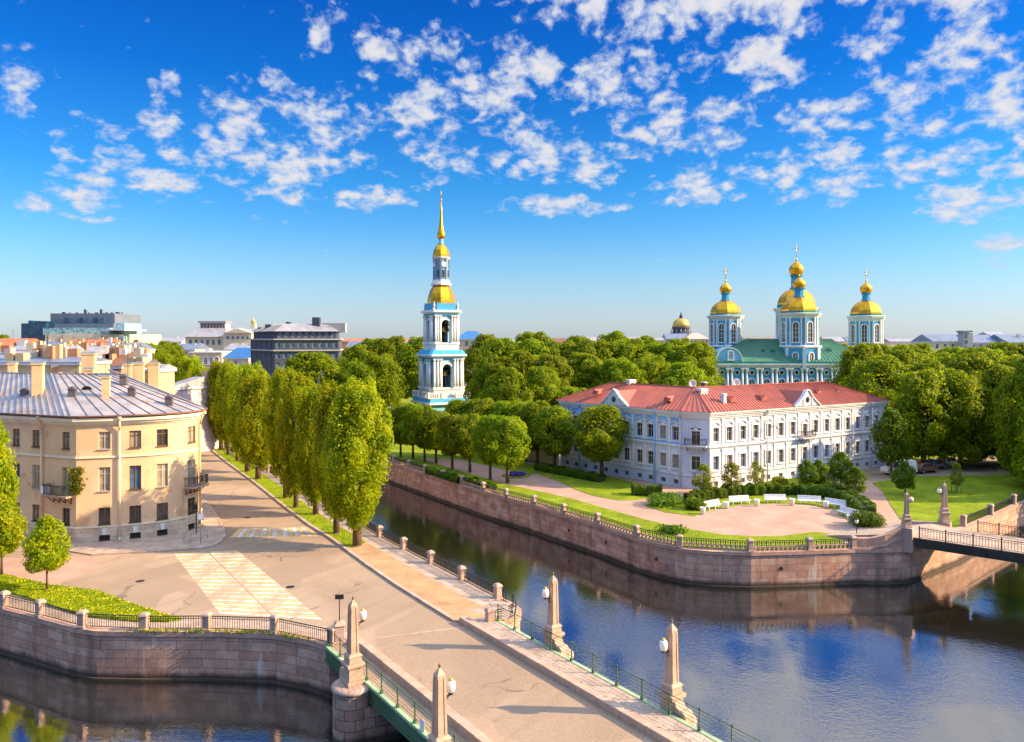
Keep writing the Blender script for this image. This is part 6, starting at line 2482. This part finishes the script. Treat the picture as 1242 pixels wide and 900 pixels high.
# ------------------------------------------------------------------ garden furniture, signs, cars
def bench(label, x, y, rz):
    r = thing('bench', label, 'bench', (x, y, 0.02), rz, 'white benches in an arc round the plaza')
    mb = MB()
    for k in range(4):
        mb.box(0, -0.22 + k * 0.14, 0.42, 0.47, 2.7, 0.12)
    mb.build('seat', MT['white_paint'], r)
    mb = MB()
    for k in range(3):
        mb.bar((-1.35, 0.30 + k * 0.05, 0.56 + k * 0.17), (1.35, 0.30 + k * 0.05, 0.56 + k * 0.17), 0.05, 0.14)
    mb.build('backrest', MT['white_paint'], r)
    for sx in (-1.1, 0, 1.1):
        mb = MB()
        mb.box(sx, -0.2, 0, 0.42, 0.08, 0.07)
        mb.bar((sx, 0.24, 0.0), (sx, 0.40, 0.98), 0.08, 0.06)
        mb.box(sx, 0.02, 0.36, 0.42, 0.08, 0.5)
        mb.build('leg', MT['white_paint'], r)
    return r


for i, (px, py, rz) in enumerate([(866, 617.5, 0.62), (898, 611.7, 0.25), (941, 610, 0.0), (982, 611.7, -0.25), (1013, 616, -0.75), (1027, 627, -1.2)]):
    x, y = G(px, py)
    bench('white slatted bench in the garden arc, ' + ['leftmost', 'second from the left', 'the straight one at the middle', 'fourth from the left', 'fifth from the left', 'rightmost, turned sideways'][i], x, y, rz)
bn = None
for i, (px, py) in enumerate([(852.5, 624), (881, 617), (918, 614), (960.7, 613), (1001.5, 616.5), (1031, 634)]):
    x, y = G(px, py)
    if bn is None:
        bn = thing('litter_bin', '', 'bin', (x, y, 0.02), 0, 'white bins between the benches')
        MB().lathe([(0.24, 0), (0.33, 0.72), (0.35, 0.8), (0.29, 0.8), (0.27, 0.7)], 12).build('bucket', MT['white_paint'], bn)
        MB().lathe([(0.30, 0.6), (0.28, 0.66)], 12).build('liner', MT['dark_in'], bn)
        o = bn
    else:
        o = copy_tree(bn)
        o.location = (x, y, 0.02)
    o['label'] = 'round white litter bin ' + ['left of the leftmost bench', 'between the first and second benches', 'between the second and third benches', 'between the third and fourth benches',
                                              'between the fourth and fifth benches', 'at the outer end of the rightmost bench'][i]
x, y = G(1039, 653)
lp_ = thing('park_lamp', 'small dark park lamp post near the end of the quay railing', 'lamp', (x, y, 0.02))
MB().lathe([(0.10, 0), (0.08, 0.3), (0.05, 0.35), (0.045, 1.5), (0.08, 1.55)], 8).build('pole', MT['iron'], lp_)
MB().lathe([(0.08, 1.5), (0.17, 1.62), (0.18, 1.8), (0.10, 1.92)], 10).build('lamp_head', MT['lamp_glass'], lp_)
MB().lathe([(0.2, 1.9), (0.05, 2.0)], 10).build('lamp_cap', MT['iron'], lp_)

# floodlight on the quay end post
x, y = -11.35, 49.35
fl_ = thing('floodlight', 'dark floodlight on a thin pole above the granite end post by the bridge', 'floodlight', (x, y, 0))
MB().box(0, 0, 0, 0.25, 0.85, 0.85, 0.3).box(0, 0, 0.25, 1.25, 0.62, 0.62, 0.3).box(0, 0, 1.25, 1.5, 0.78, 0.78, 0.3, top=0.5).build('stone_base', MT['granite_grey'], fl_, bevel=0.02)
MB().tube((0, 0, 1.4), (0, 0, 2.95), 0.035).build('pole', MT['iron'], fl_)
MB().box(0, 0, 2.95, 3.22, 0.55, 0.16).box(0, 0.1, 3.0, 3.17, 0.4, 0.1).build('lamp_head', MT['iron'], fl_)

for px, py in ((352, 712), (300, 628), (345, 600), (170, 705)):
    x, y = G(px, py)
    struct(MB().lathe([(0.36, -0.02), (0.36, 0.0), (0.31, 0.004)], 18).build('manhole_cover', MT['iron'], None, (x, y, 0.012 if py < 760 else 0.05)))
# sign post and guard rail on the house corner
x, y = G(243.5, 660, 0.12)
sp = thing('sign_post', 'thin steel sign post with yellow-backed crossing sign by the peach house corner', 'road sign', (x, y, 0.12))
MB().tube((0, 0, 0), (0, 0, 3.1), 0.04).build('pole', MT['steel'], sp)
MB().box(0, -0.06, 2.35, 3.05, 0.62, 0.03, 0.5).build('sign_board', MT['yellow_line'], sp)
MB().box(0.01, -0.085, 2.43, 2.97, 0.52, 0.03, 0.5).build('sign_face', MT['white_paint'], sp)
x, y = G(236, 655, 0.12)
gr = thing('guard_rail', 'low steel pipe guard rail round the corner of the peach house', 'guard rail', (x, y, 0.12))
c = [(-1.1, 0.1), (-0.2, -0.6), (0.75, -0.3), (1.05, 0.6)]
mb = MB()
for p, q in zip(c, c[1:]):
    for h in (0.35, 0.75):
        mb.tube((*p, h), (*q, h), 0.03, n=6)
mb.build('rail', MT['steel'], gr)
for p in c:
    MB().tube((*p, 0), (*p, 0.78), 0.035, n=6).build('post', MT['steel'], gr)
x, y = G(238, 648, 0.12)
tl = thing('traffic_light', 'slim pole with small signal box beside the yellow downpipe of the peach house', 'traffic light', (x, y, 0.12))
MB().tube((0, 0, 0), (0, 0, 3.3), 0.06).build('pole', MT['iron'], tl)
MB().box(0, -0.12, 2.3, 3.1, 0.3, 0.22, 0.3).build('signal_box', MT['iron'], tl)
MB().lathe([(0.09, 0), (0.09, .03)], 8).build('green_lens', MT['green_light'], tl, (0.03, -0.25, 2.5))


def car(name, label, x, y, rz, paint, kind_='car', cat='car'):
    r = thing(name, label, cat, (x, y, 0.01), rz, 'cars parked beyond the shady lawn')
    if kind_ == 'van':
        prof = [(-2.4, .35), (2.4, .35), (2.45, .75), (2.3, 1.05), (1.75, 1.15), (1.25, 1.95), (1.0, 2.1), (-2.3, 2.12), (-2.42, 1.95), (-2.45, .6)]
        win = [(0.55, 1.2), (1.62, 1.2), (1.2, 1.88), (0.55, 1.92)]
        W = 1.85
        wins = [win]
    else:
        prof = [(-2.1, .32), (2.1, .32), (2.18, .6), (2.05, .85), (1.1, .98), (0.4, 1.42), (0.1, 1.48), (-1.1, 1.48), (-1.4, 1.42), (-2.0, 1.02), (-2.15, .9), (-2.18, .55)]
        wins = [[(-0.28, 1.0), (0.92, 1.0), (0.32, 1.38), (-0.28, 1.4)], [(-1.5, 1.0), (-0.36, 1.0), (-0.36, 1.4), (-1.2, 1.38)]]
        W = 1.72
    n = len(prof)
    zmid = 1.0

    def half(z):
        return W / 2 - max(0, z - zmid) * 0.22
    vs = [(a, -half(b), b) for a, b in prof] + [(a, half(b), b) for a, b in prof]
    MB().add(vs, [list(range(n)), list(range(n, 2 * n))[::-1]] + [(i, (i + 1) % n, n + (i + 1) % n, n + i) for i in range(n)]).build('body', MT[paint], r, bevel=0.06)
    for sgn in (-1, 1):
        for wn in wins:
            m = len(wn)
            vs = [(a, sgn * (half(b) + 0.012), b) for a, b in wn] + [(a, sgn * (half(b) - 0.05), b) for a, b in wn]
            MB().add(vs, [list(range(m)), list(range(m, 2 * m))] + [(i, (i + 1) % m, m + (i + 1) % m, m + i) for i in range(m)]).build('side_window', MT['glass'], r)
        for X in (-1.35, 1.4):
            mb = MB().tube((X, sgn * (W / 2 - 0.2), .33), (X, sgn * (W / 2 + 0.02), .33), 0.33, n=16)
            o = mb.build('wheel', MT['rubber'], r)
            MB().tube((X, sgn * (W / 2), .33), (X, sgn * (W / 2 + 0.035), .33), 0.19, n=12).build('rim', MT['steel'], o)
        MB().box(prof[2][0] - 0.05, sgn * W * .34, .62, .8, 0.12, 0.34).build('headlight', MT['lamp_glass'], r)
        MB().box(-prof[2][0] + 0.03, sgn * W * .38, .7, .9, 0.1, 0.2).build('tail_light', MT['car_red'], r)
    if kind_ == 'van':
        w1, w2 = (1.72, 1.17), (1.27, 1.93)
    else:
        w1, w2 = (1.08, 1.0), (0.45, 1.4)
    mb = MB().add([(w1[0] + .02, -W * .4, w1[1]), (w1[0] + .02, W * .4, w1[1]), (w2[0] + .02, W * .34, w2[1]), (w2[0] + .02, -W * .34, w2[1])], [(0, 1, 2, 3)])
    mb.build('windscreen', MT['glass'], r)
    return r


car('parked_van', 'white van parked at the end of the path beyond the shady lawn', at(1090, 111.5), 111.5, math.pi + 0.15, 'car_white', 'van', 'van')
car('parked_car', 'dark red-brown car parked beside the white van', at(1121, 113), 113, 0.45, 'car_red')
car('parked_car', 'dark blue car parked between the red-brown and silver cars', at(1134, 116), 116, 0.6, 'car_blue')
car('parked_car', 'silver car parked under the trees, right of the dark cars', at(1150, 118.5), 118.5, 0.5, 'car_grey')
mb = MB().tube((0, 0, 0), (0, 0, 7.0), 0.09, 0.06).tube((0, 0, 6.9), (-0.9, -0.3, 7.3), 0.05)
mb.box(-1.0, -0.3, 7.22, 7.4, 0.6, 0.3, 0.3)
x, y = G(479, 541)
tag(mb.build('street_lamp', MT['steel'], None, (x, y, 0)), 'tall pale street lamp at the far end of the lime row', 'lamp')
for px, label in ((929, 'street lamp on a long bracket on the lit mansion wall, beside the downpipe'), (1046, 'street lamp on a long bracket near the far right end of the lit mansion wall')):
    s = pathR.s_px(px)
    x, y = pathR.at(s)
    n = pathR.nor(s)
    wl2 = thing('wall_lamp', label, 'lamp', (x, y, 7.6), math.atan2(n[0], -n[1]))
    MB().tube((0, -0.2, 0), (0, -1.9, 0.5), 0.035, n=6).tube((0, -0.2, 0.5), (0, -1.2, 0.3), 0.02, n=5).build('bracket', MT['iron'], wl2)
    MB().lathe([(0.06, 0.45), (0.2, 0.32), (0.22, 0.2), (0.1, 0.08)], 10, 0, -1.95).build('lamp_head', MT['steel'], wl2)
# yard wall left of the mansion
mb = MB()
w = Path([(-2.5, 130.5), (7.3, 119.6)])
sweep(mb, w, 0, 2.6, -0.3, 0.0)
sweep(mb, w, 2.6, 2.85, -0.45, 0.15)
tag(mb.build('yard_wall', MT['w_cream']), 'cream yard wall joining the left end of the white mansion', 'wall')

# ------------------------------------------------------------------ town round about
FW = {}


def far_window(root, x, y, z, w=1.2, h=1.9, rz=0.0, mat='glass_blue'):
    key = (w, h, mat)
    if key not in FW:
        o = MB().box(0, 0, 0, h, w, 0.10).build('window', MT[mat])
        FW[key] = o.data
        bpy.data.objects.remove(o)
    return place(FW[key], 'window', root, (x, y, z), rz)


def townhouse(label, px0, px1, ytop, Y, depth, wall, roof, roof_h=3.0, rz=0.0, win=True, chim=2, name='townhouse', eave_rows=2, style='gable', cat='house'):
    """a house whose front faces the canal; ytop is where the eaves stand in the survey view"""
    x0, x1 = at(px0, Y), at(px1, Y)
    w, h = (x1 - x0), zat(ytop, Y)
    r = thing(name, label, cat, ((x0 + x1) / 2, Y, 0), rz)
    d = depth
    MB().box(0, d / 2, 0, h, w, d).build('wall', MT[wall], r)
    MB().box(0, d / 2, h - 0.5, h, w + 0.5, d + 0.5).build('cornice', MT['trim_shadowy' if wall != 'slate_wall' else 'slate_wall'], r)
    mb = MB()
    a, b = w / 2 + 0.3, 0.3
    if style == 'gable':
        mb.add([(-a, -b, h), (a, -b, h), (a, d + b, h), (-a, d + b, h), (-a, d / 2, h + roof_h), (a, d / 2, h + roof_h)], [(0, 1, 5, 4), (2, 3, 4, 5), (0, 4, 3), (1, 2, 5), (3, 2, 1, 0)])
    elif style == 'hip':
        q = min(w * 0.35, d * 0.5)
        mb.add([(-a, -b, h), (a, -b, h), (a, d + b, h), (-a, d + b, h), (-a + q, d / 2, h + roof_h), (a - q, d / 2, h + roof_h)], [(0, 1, 5, 4), (2, 3, 4, 5), (0, 4, 3), (1, 2, 5), (3, 2, 1, 0)])
    else:
        mb.add([(-a, -b, h), (a, -b, h), (a, d + b, h), (-a, d + b, h), (-a, d + b, h + roof_h), (a, d + b, h + roof_h)], [(0, 1, 5, 4), (2, 3, 4, 5), (0, 4, 3), (1, 2, 5), (3, 2, 1, 0)])
    ro = mb.build('roof', MT[roof], r)
    g = random.Random(int(px0 * 7 + Y))
    if Y < 320 and chim > 1:
        chim = chim * 2 + 1
        for k in range(3):
            X, hh = g.uniform(-0.45, 0.45) * w, g.uniform(1.8, 3.4)
            m_ = MB().tube((X, d * .5, h + roof_h * .8), (X, d * .5, h + roof_h + hh), 0.05, n=5)
            m_.bar((X - .5, d * .5, h + roof_h + hh - .3), (X + .5, d * .5, h + roof_h + hh - .3), 0.05)
            m_.build('aerial', MT['iron'], ro)
        for k in range(2):
            X = g.uniform(-0.4, 0.4) * w
            MB().box(X, d * .2, h + roof_h * .15, h + roof_h * .4 + 1.1, 1.3, 1.6).build('dormer', MT[wall], ro)
    for k in range(chim):
        X = g.uniform(-0.42, 0.42) * w
        Z = h + roof_h * 0.55
        MB().box(X, d * g.uniform(.3, .6), Z - 1, Z + g.uniform(1.2, 2.4), g.uniform(.8, 1.8), 0.8).build('chimney', MT[g.choice(['brick', 'w_cream', 'w_terra', 'w_white'])], ro)
    if win:
        n = max(2, min(12, int(w / 3.0)))
        for row_ in range(eave_rows):
            for k in range(n):
                far_window(r, -w / 2 + w * (k + .5) / n, -0.04, h - 3.1 - 3.4 * row_)
    return r


# modern theatre, grey upper storeys over glass and beige bands
Y = 420
k = Y / F
mt_ = thing('modern_theatre', 'modern grey flat-topped theatre with dark blue annex on the left skyline', 'theatre', (at(95, Y), Y, 0))
lx = mt_.location


def blk(name, px0, px1, y0, y1, yo, d, mat, par=None):
    return MB().box(at((px0 + px1) / 2, Y) - lx.x, yo + d / 2, zat(y1, Y), zat(y0, Y), (px1 - px0) * k, d).build(name, MT[mat], par or mt_)


u = blk('upper_storey', 50.5, 130, 379.5, 397.5, 8, 30, 'slate_pale')
blk('middle_storey', 58, 131, 392, 398.5, 6, 32, 'slate_pale')
blk('glass_band', 48, 130, 397.5, 406, 3, 36, 'aqua_glass')
blk('stone_wall', 52, 155, 405.6, 440, 2, 38, 'w_cream')
blk('stone_wall', 76, 122, 405, 440, 0, 6, 'w_cream')
blk('annex', 20, 50, 392, 440, 4, 32, 'navy')
blk('annex', 26, 30, 388.5, 392.5, 6, 20, 'navy')
blk('annex', 35, 49.5, 389.5, 392.5, 6, 20, 'navy')
blk('stair_tower', 130, 142, 391.5, 440, 8, 20, 'aqua_glass')
blk('canopy', 128, 155, 399.5, 401, -4, 26, 'trim_shadowy')
blk('glass_corner', 142, 152, 408, 440, -2, 12, 'aqua_glass')
for i, px in enumerate((57, 62, 66.5, 74, 84.5, 86, 91, 98, 104.5, 108, 111, 118, 124, 128)):
    blk('roof_vent', px, px + (2.6 if i % 3 == 0 else 1.4), 379.5 - (5.5 if i in (3, 4, 8) else 2.2), 379.6, 14 + i % 4 * 3, 1.5, 'slate_pale' if i % 2 else 'iron')
for i in range(7):
    blk('loggia', 59 + i * 9, 64 + i * 9, 385, 391, 7.7, 1, 'navy' if i % 2 else 'glass_blue')
for i in range(9):
    blk('window', 58 + i * 8, 62 + i * 8, 414, 417, 1.8 if not 76 <= 60 + i * 8 <= 122 else -0.2, 0.5, 'glass')

# old opera house with hipped glass roof
Y = 430
k = Y / F
mt_ = thing('opera_house', 'pale old opera house with lantern roof and pediment on the skyline', 'theatre', (at(262, Y), Y, 0))
lx = mt_.location
blk('stage_house', 221, 272, 408, 450, 4, 24, 'w_cream')
x0, x1, xa, xb = at(220, Y) - lx.x, at(272, Y) - lx.x, at(228, Y) - lx.x, at(264, Y) - lx.x
z0, z1 = zat(408.5, Y), zat(397.5, Y)
ro = MB().add([(x0, 3, z0), (x1, 3, z0), (x1, 29, z0), (x0, 29, z0), (xa, 12, z1), (xb, 12, z1), (xb, 22, z1), (xa, 22, z1)], [(0, 1, 5, 4), (1, 2, 6, 5), (2, 3, 7, 6), (3, 0, 4, 7), (4, 5, 6, 7)]).build('roof', MT['roof_pale'], mt_)
blk('roof_lantern', 231, 262.5, 391, 398, 13, 8, 'trim_shadowy', ro)
blk('lantern_roof', 229.5, 264, 388.7, 391, 12, 10, 'roof_pale', ro)
for i in range(8):
    blk('lantern_post', 233 + i * 3.9, 235 + i * 3.9, 392, 397, 12.6, 0.5, 'frame', ro)
blk('hall', 271, 305, 404, 450, 0, 26, 'w_cream')
x0, x1, xm = at(270, Y) - lx.x, at(306, Y) - lx.x, at(289, Y) - lx.x
MB().add([(x0, -1, zat(404, Y)), (x1, -1, zat(404, Y)), (xm, -1, zat(398.5, Y)), (x0, 10, zat(404, Y)), (x1, 10, zat(404, Y)), (xm, 10, zat(398.5, Y))], [(0, 1, 2), (3, 5, 4), (0, 2, 5, 3), (1, 4, 5, 2)]).build('pediment', MT['w_cream'], mt_)
MB().add([(x0 - 1, 9, zat(403, Y)), (x1, 9, zat(403, Y)), (x1 - 8, 18, zat(396.5, Y)), (x0 + 1, 18, zat(396.5, Y))], [(0, 1, 2, 3)]).build('roof', MT['roof_pale'], mt_)
blk('cupola', 290.5, 296, 391, 397, 18, 3, 'w_cream')
MB().lathe([(1.5, 0), (1.3, 1.2), (0.5, 2.2), (0.2, 3.4)], 10).build('cupola_dome', MT['gold_dull'], mt_, (at(293.3, Y) - lx.x, 19.5, zat(391, Y)))
for i in range(6):
    blk('window', 226 + i * 7, 229 + i * 7, 412, 418, 3.7, 0.5, 'glass_blue')
for i in range(5):
    blk('arched_window', 275 + i * 6, 278 + i * 6, 408, 411, -0.3, 0.5, 'glass_blue')

# pale palace with a row of arches
Y = 320
k = Y / F
mt_ = thing('arcaded_palace', 'pale cream palace with a row of dark arched windows below the opera house', 'palace', (at(250, Y), Y, 0))
lx = mt_.location
blk('wall', 231, 269, 428, 470, 0, 22, 'w_cream')
blk('cornice', 230, 270, 426.5, 428.2, -0.8, 24, 'trim')
blk('attic', 248, 254, 423, 426.6, 0, 3, 'trim')
for i in range(5):
    w_ = k * 4.2
    a_, b_ = window_meshes(1.5, 2.9, 'arch', 'trim', 'glass')
    o = place(a_, 'arched_window', mt_, (at(236.5 + i * 6.6, Y) - lx.x, -0.05, zat(441.5, Y)))
    place(b_, 'pane', o)
for i in range(6):
    blk('window', 235 + i * 5.6, 237 + i * 5.6, 446, 450, -0.1, 0.3, 'glass')

# dark mansard building
Y = 255
k = Y / F
db = thing('mansard_building', 'big dark slate-grey corner building with mansard roof behind the tall trees', 'apartment house', (at(360, Y), Y, 0))
lx = db.location
c0, c1, c2, c3 = (at(304, Y + 22), Y + 22), (at(333, Y), Y), (at(411, Y + 6), Y + 6), (at(415, Y + 30), Y + 30)
foot = Path([c0, c1, c2, c3])
hz = zat(411, Y)
holes_, st_ = [], []
for j in range(3):
    for i in range(9):
        s = foot.c[1] + (i + .5) * (foot.c[2] - foot.c[1]) / 9
        holes_.append((s - 0.65, s + 0.65, hz - 3.0 - j * 3.6, hz - 1.0 - j * 3.6))
    for i in range(5):
        s = (i + .5) * foot.c[1] / 5
        holes_.append((s - 0.65, s + 0.65, hz - 3.0 - j * 3.6, hz - 1.0 - j * 3.6))
mb = MB()
facade(mb, foot, 0, hz, holes_, 0.4)
mb.build('wall', MT['slate_wall'], db, world=True)
fit_windows(db, foot, holes_, [('cross', 'trim_shadowy', 'glass_blue')] * len(holes_), 0.3)
for z in (hz - 0.4, hz - 4.2):
    mb = MB()
    sweep(mb, foot, z, z + 0.5, -0.2, 0.6)
    mb.build('ledge', MT['w_grey'], db, world=True)
mb, rib = MB(), MB()
i1 = foot.offset(-4.5).p
zt = zat(399.5, Y)
for (p, q), (u_, v_) in zip(zip(foot.p, foot.p[1:]), zip(i1, i1[1:])):
    slope(mb, rib, (*p, hz + 2.6), (*q, hz + 2.6), (*u_, zt + 2), (*v_, zt + 2), 1.0, 0.08, 0.08)
mb.add([(*p, zt + 2) for p in i1], [list(range(4))])
dro = mb.build('roof', MT['roof_pale'], db, world=True)
rib.v = [(x - lx.x, y - lx.y, z - lx.z) for x, y, z in rib.v]
rib.build('standing_seam', MT['w_grey'], dro)
fo = foot.offset(-1.0)
h2 = []
for i in range(9):
    s = fo.c[1] + (i + .5) * (fo.c[2] - fo.c[1]) / 9
    h2.append((s - 0.6, s + 0.6, hz + 0.5, hz + 2.1))
mb = MB()
facade(mb, fo, hz, hz + 2.6, h2, 0.3)
mb.build('attic_wall', MT['slate_wall'], db, world=True)
fit_windows(db, fo, h2, [('cross', 'trim_shadowy', 'glass_blue')] * len(h2), 0.2)
for px, dy, w_, t_ in ((384, 8, 2.6, 385), (350, 9, 1.4, 390.5), (326, 14, 2.0, 393.5), (316, 20, 1.2, 397), (341, 8, 1.0, 396), (406, 10, 8, 392)):
    MB().box(at(px, Y + dy) - lx.x, dy, zt - 1, zat(t_, Y + dy), w_, 2.2).build('chimney', MT['slate_wall' if px != 406 else 'w_grey'], dro)

# distant cathedral dome and neighbours
Y = 850
k = Y / F
dm = thing('distant_dome', 'distant dark cathedral drum with dull gold dome above the trees', 'dome', (at(826, Y), Y, 0))
MB().lathe([(11.5, 0), (11.5, zat(406, Y)), (12.5, zat(405.5, Y)), (12.5, zat(404, Y)), (9.6, zat(404, Y)), (9.6, zat(399, Y)), (10.6, zat(398, Y)), (9.8, zat(396.5, Y))], 20).build('drum', MT['slate_wall'], dm)
MB().lathe([(9.6, zat(396.6, Y)), (9.3, zat(393, Y)), (7.8, zat(389.5, Y)), (5.2, zat(387, Y)), (2.2, zat(386, Y))], 20).build('dome', MT['gold_dull'], dm)
MB().lathe([(2.0, zat(386.2, Y)), (1.9, zat(383, Y)), (0.9, zat(381.5, Y)), (0.3, zat(378, Y))], 10).build('lantern', MT['slate_wall'], dm)
for i in range(14):
    w = i * math.pi / 7
    MB().lathe([(0.55, zat(404, Y)), (0.5, zat(399.4, Y))], 8, 11.2 * math.cos(w), 11.2 * math.sin(w)).build('column', MT['w_grey'], dm)
townhouse('bluish roofed hall beside the distant gold dome', 808, 836, 411, 700, 20, 'w_grey', 'roof_slate', 5, 0, True, 1)
townhouse('pinkish gabled block right of the distant dome', 832, 860, 411, 640, 20, 'w_pink', 'w_pink', 5, 0, True, 0, style='hip')
townhouse('long ochre block left of the distant dome', 768, 806, 412.5, 620, 18, 'w_yellow', 'roof_pale', 2, 0, True, 3)
townhouse('house with a bright blue roof right of the bell tower', 553, 588, 411, 330, 22, 'w_pink', 'roof_blue', 3.6, 0, True, 0, style='hip')

# right skyline
townhouse('long pale hall with blue roof on the right skyline', 1132, 1170, 414, 330, 18, 'w_cream', 'roof_slate', 3.2, 0, True, 0)
townhouse('slate-roofed long hall right of the square tower', 1176, 1212, 415, 340, 18, 'w_grey', 'roof_slate', 3.4, 0, True, 1)
townhouse('white gabled house on the right skyline', 1206, 1226, 409, 350, 16, 'w_white', 'roof_pale', 2.6, 0, True, 0)
townhouse('grey blue-roofed block at the right edge of the skyline', 1222, 1275, 415, 335, 18, 'w_grey', 'roof_slate', 3.6, 0, True, 2)
sqt = thing('square_tower', 'narrow grey square tower between the halls on the right skyline', 'tower', (at(1172, 325), 325, 0))
MB().box(0, 2, 0, zat(403, 325), 2.6, 4).box(2.2, 2, 0, zat(404, 325), 1.5, 3.6).build('wall', MT['w_grey'], sqt)
MB().box(0.4, 2, zat(403, 325), zat(401, 325), 4.6, 4.6).build('roof', MT['roof_slate'], sqt)
for i in range(3):
    far_window(sqt, 0, -0.05, zat(424 - i * 7, 325), 1.0, 1.6)

# roofs behind the corner house and left of the trees
L_ = townhouse
L_('long pale yellow wing with grey roof right behind the peach house', -60, 96, 439, 118, 9, 'brick', 'roof_slate', 0.7, 0.0, False, 4)
L_('low house with grey roof and terracotta chimney behind the yellow wing', -20, 70, 436, 150, 14, 'w_pink', 'roof_pale', 2.6, 0, True, 5)
sh = L_('brown-roofed street house just beyond the peach house, facing the tree walk', 150, 190, 474, 116, 11, 'w_pink', 'roof_rust', 3.0, 0, False, 1)
sh.location = (-55.5, 104.5, 0)
sh.rotation_euler = (0, 0, R(122.5))
L_('tall blank firewall house with pale yellow chimneys behind the grey roof', 150, 176, 446, 112, 4, 'brick', 'roof_rust', 1.2, -0.3, False, 2)
L_('narrow yellow stack house beside the firewall, near the single tree', 180, 195, 447, 110, 3, 'brick', 'roof_pale', 0.6, -0.3, False, 0)
L_('lilac street house with white cornice peeping above the brown roof', 194, 207, 470, 128, 14, 'w_lilac', 'roof_pale', 1.6, -0.5, False, 1)
L_('red-roofed low house right of the grey chimneys', 113, 147, 444, 140, 14, 'w_terra', 'roof_rust', 2.8, 0, True, 3)
L_('white house with grey roof in the middle of the left roofscape', 62, 112, 432, 210, 16, 'w_white', 'roof_pale', 3, 0, True, 4)
L_('terracotta gabled house at the far left of the roofscape', -30, 22, 425, 250, 18, 'w_terra', 'roof_orange', 4, 0, True, 2)
L_('ochre house with orange roof below the modern theatre', 70, 130, 421, 300, 18, 'w_yellow', 'roof_orange', 3, 0, True, 3)
L_('cream block with dark roof left of the ochre house', 20, 66, 423, 300, 18, 'w_cream', 'roof_slate', 3, 0, True, 4)
L_('greyish white block in front of the theatre stair tower', 118, 160, 424, 280, 18, 'w_white', 'roof_slate', 2.6, 0, True, 4)
L_('red brick-coloured house right of the roof chimneys', 128, 150, 432, 200, 14, 'w_terra', 'roof_pale', 2.2, 0, True, 3)
L_('yellowish house with grey roof under the opera house', 206, 236, 424, 380, 20, 'w_yellow', 'roof_slate', 3, 0, True, 2)
L_('lilac house with blue roof beside the arcaded palace', 268, 304, 434, 300, 18, 'w_lilac', 'roof_blue', 4, -0.3, True, 1)
L_('grey-roofed white house between the opera house and dark building', 272, 306, 424, 380, 20, 'w_white', 'roof_pale', 3, 0, True, 3)
L_('orange house with red roof right of the dark building', 414, 440, 434, 280, 18, 'w_terra', 'roof_orange', 3, 0, True, 2)
L_('grey house with blue roof above the orange house', 420, 470, 420, 420, 20, 'w_white', 'roof_slate', 3, 0, True, 3)
L_('pale house with flat roof left of the bell tower', 455, 512, 417, 520, 20, 'w_cream', 'roof_pale', 2, 0, True, 4)
random.seed(21)
walls = ['w_cream', 'w_pink', 'w_yellow', 'w_white', 'w_terra', 'w_grey']
wn = dict(w_cream='cream', w_pink='pink', w_yellow='yellow', w_white='white', w_terra='terracotta', w_grey='grey')
roofs = ['roof_pale', 'roof_slate', 'roof_orange', 'roof_rust', 'roof_grey']
rn = dict(roof_pale='pale', roof_slate='slate', roof_orange='orange', roof_rust='brown', roof_grey='grey')
cnt = {}
for Yb, step in ((900, 46), (640, 62)):
    px = -160
    while px < 1420:
        w_ = random.uniform(0.7, 1.2) * step
        wl_, rf = random.choice(walls), random.choice(roofs)
        if not (Yb == 640 and (755 < px < 870 or 520 < px < 560)):
            key = (wl_, rf)
            cnt[key] = cnt.get(key, 0) + 1
            lab = f"small {wn[wl_]} house with {rn[rf]} roof low on the horizon, {ORD[cnt[key] - 1]} such from its row start"
            L_(f"tiny {wn[wl_]} house with {rn[rf]} roof on the horizon, {ORD[cnt[key] - 1]} of its colouring", px, px + w_ * 0.96, random.uniform(413.5, 416.5), Yb + random.uniform(-30, 30), 18, wl_, rf, random.uniform(2, 4), 0, False, random.randint(1, 3), 'distant_house')
        px += w_
# single street trees among the roofs
random.seed(8)
tree('tall_linden', at(220, 190), 190, 'single tall tree left of the canal walk, before the arcaded palace', zat(438, 190), 8.2, 1, 'street_tree')
for i, px in enumerate((168, 178, 189, 200, 209)):
    tree('park_tree', at(px, 330 + i * 5), 330 + i * 5, f"dark distant tree between the theatre and the opera house, {ORD[i]} from the left", zat(415 + (i % 3) * 2, 330), 13, i, 'distant_tree', 'trees between the two theatres')
tree('park_tree', at(72, 240), 240, 'bright tree crown among the left roofs', zat(424, 240), 9, 1, 'street_tree')
tree('park_tree', at(3, 420), 420, 'dark tree at the far left of the skyline', zat(407, 420), 14, 0, 'street_tree')
for i, px in enumerate((1010, 1030, 1100, 1118)):
    tree('park_tree', at(px, 300), 300, f"distant park tree behind the right grove, {ORD[i]} from the left", zat(418, 300), 15, i, 'distant_tree')
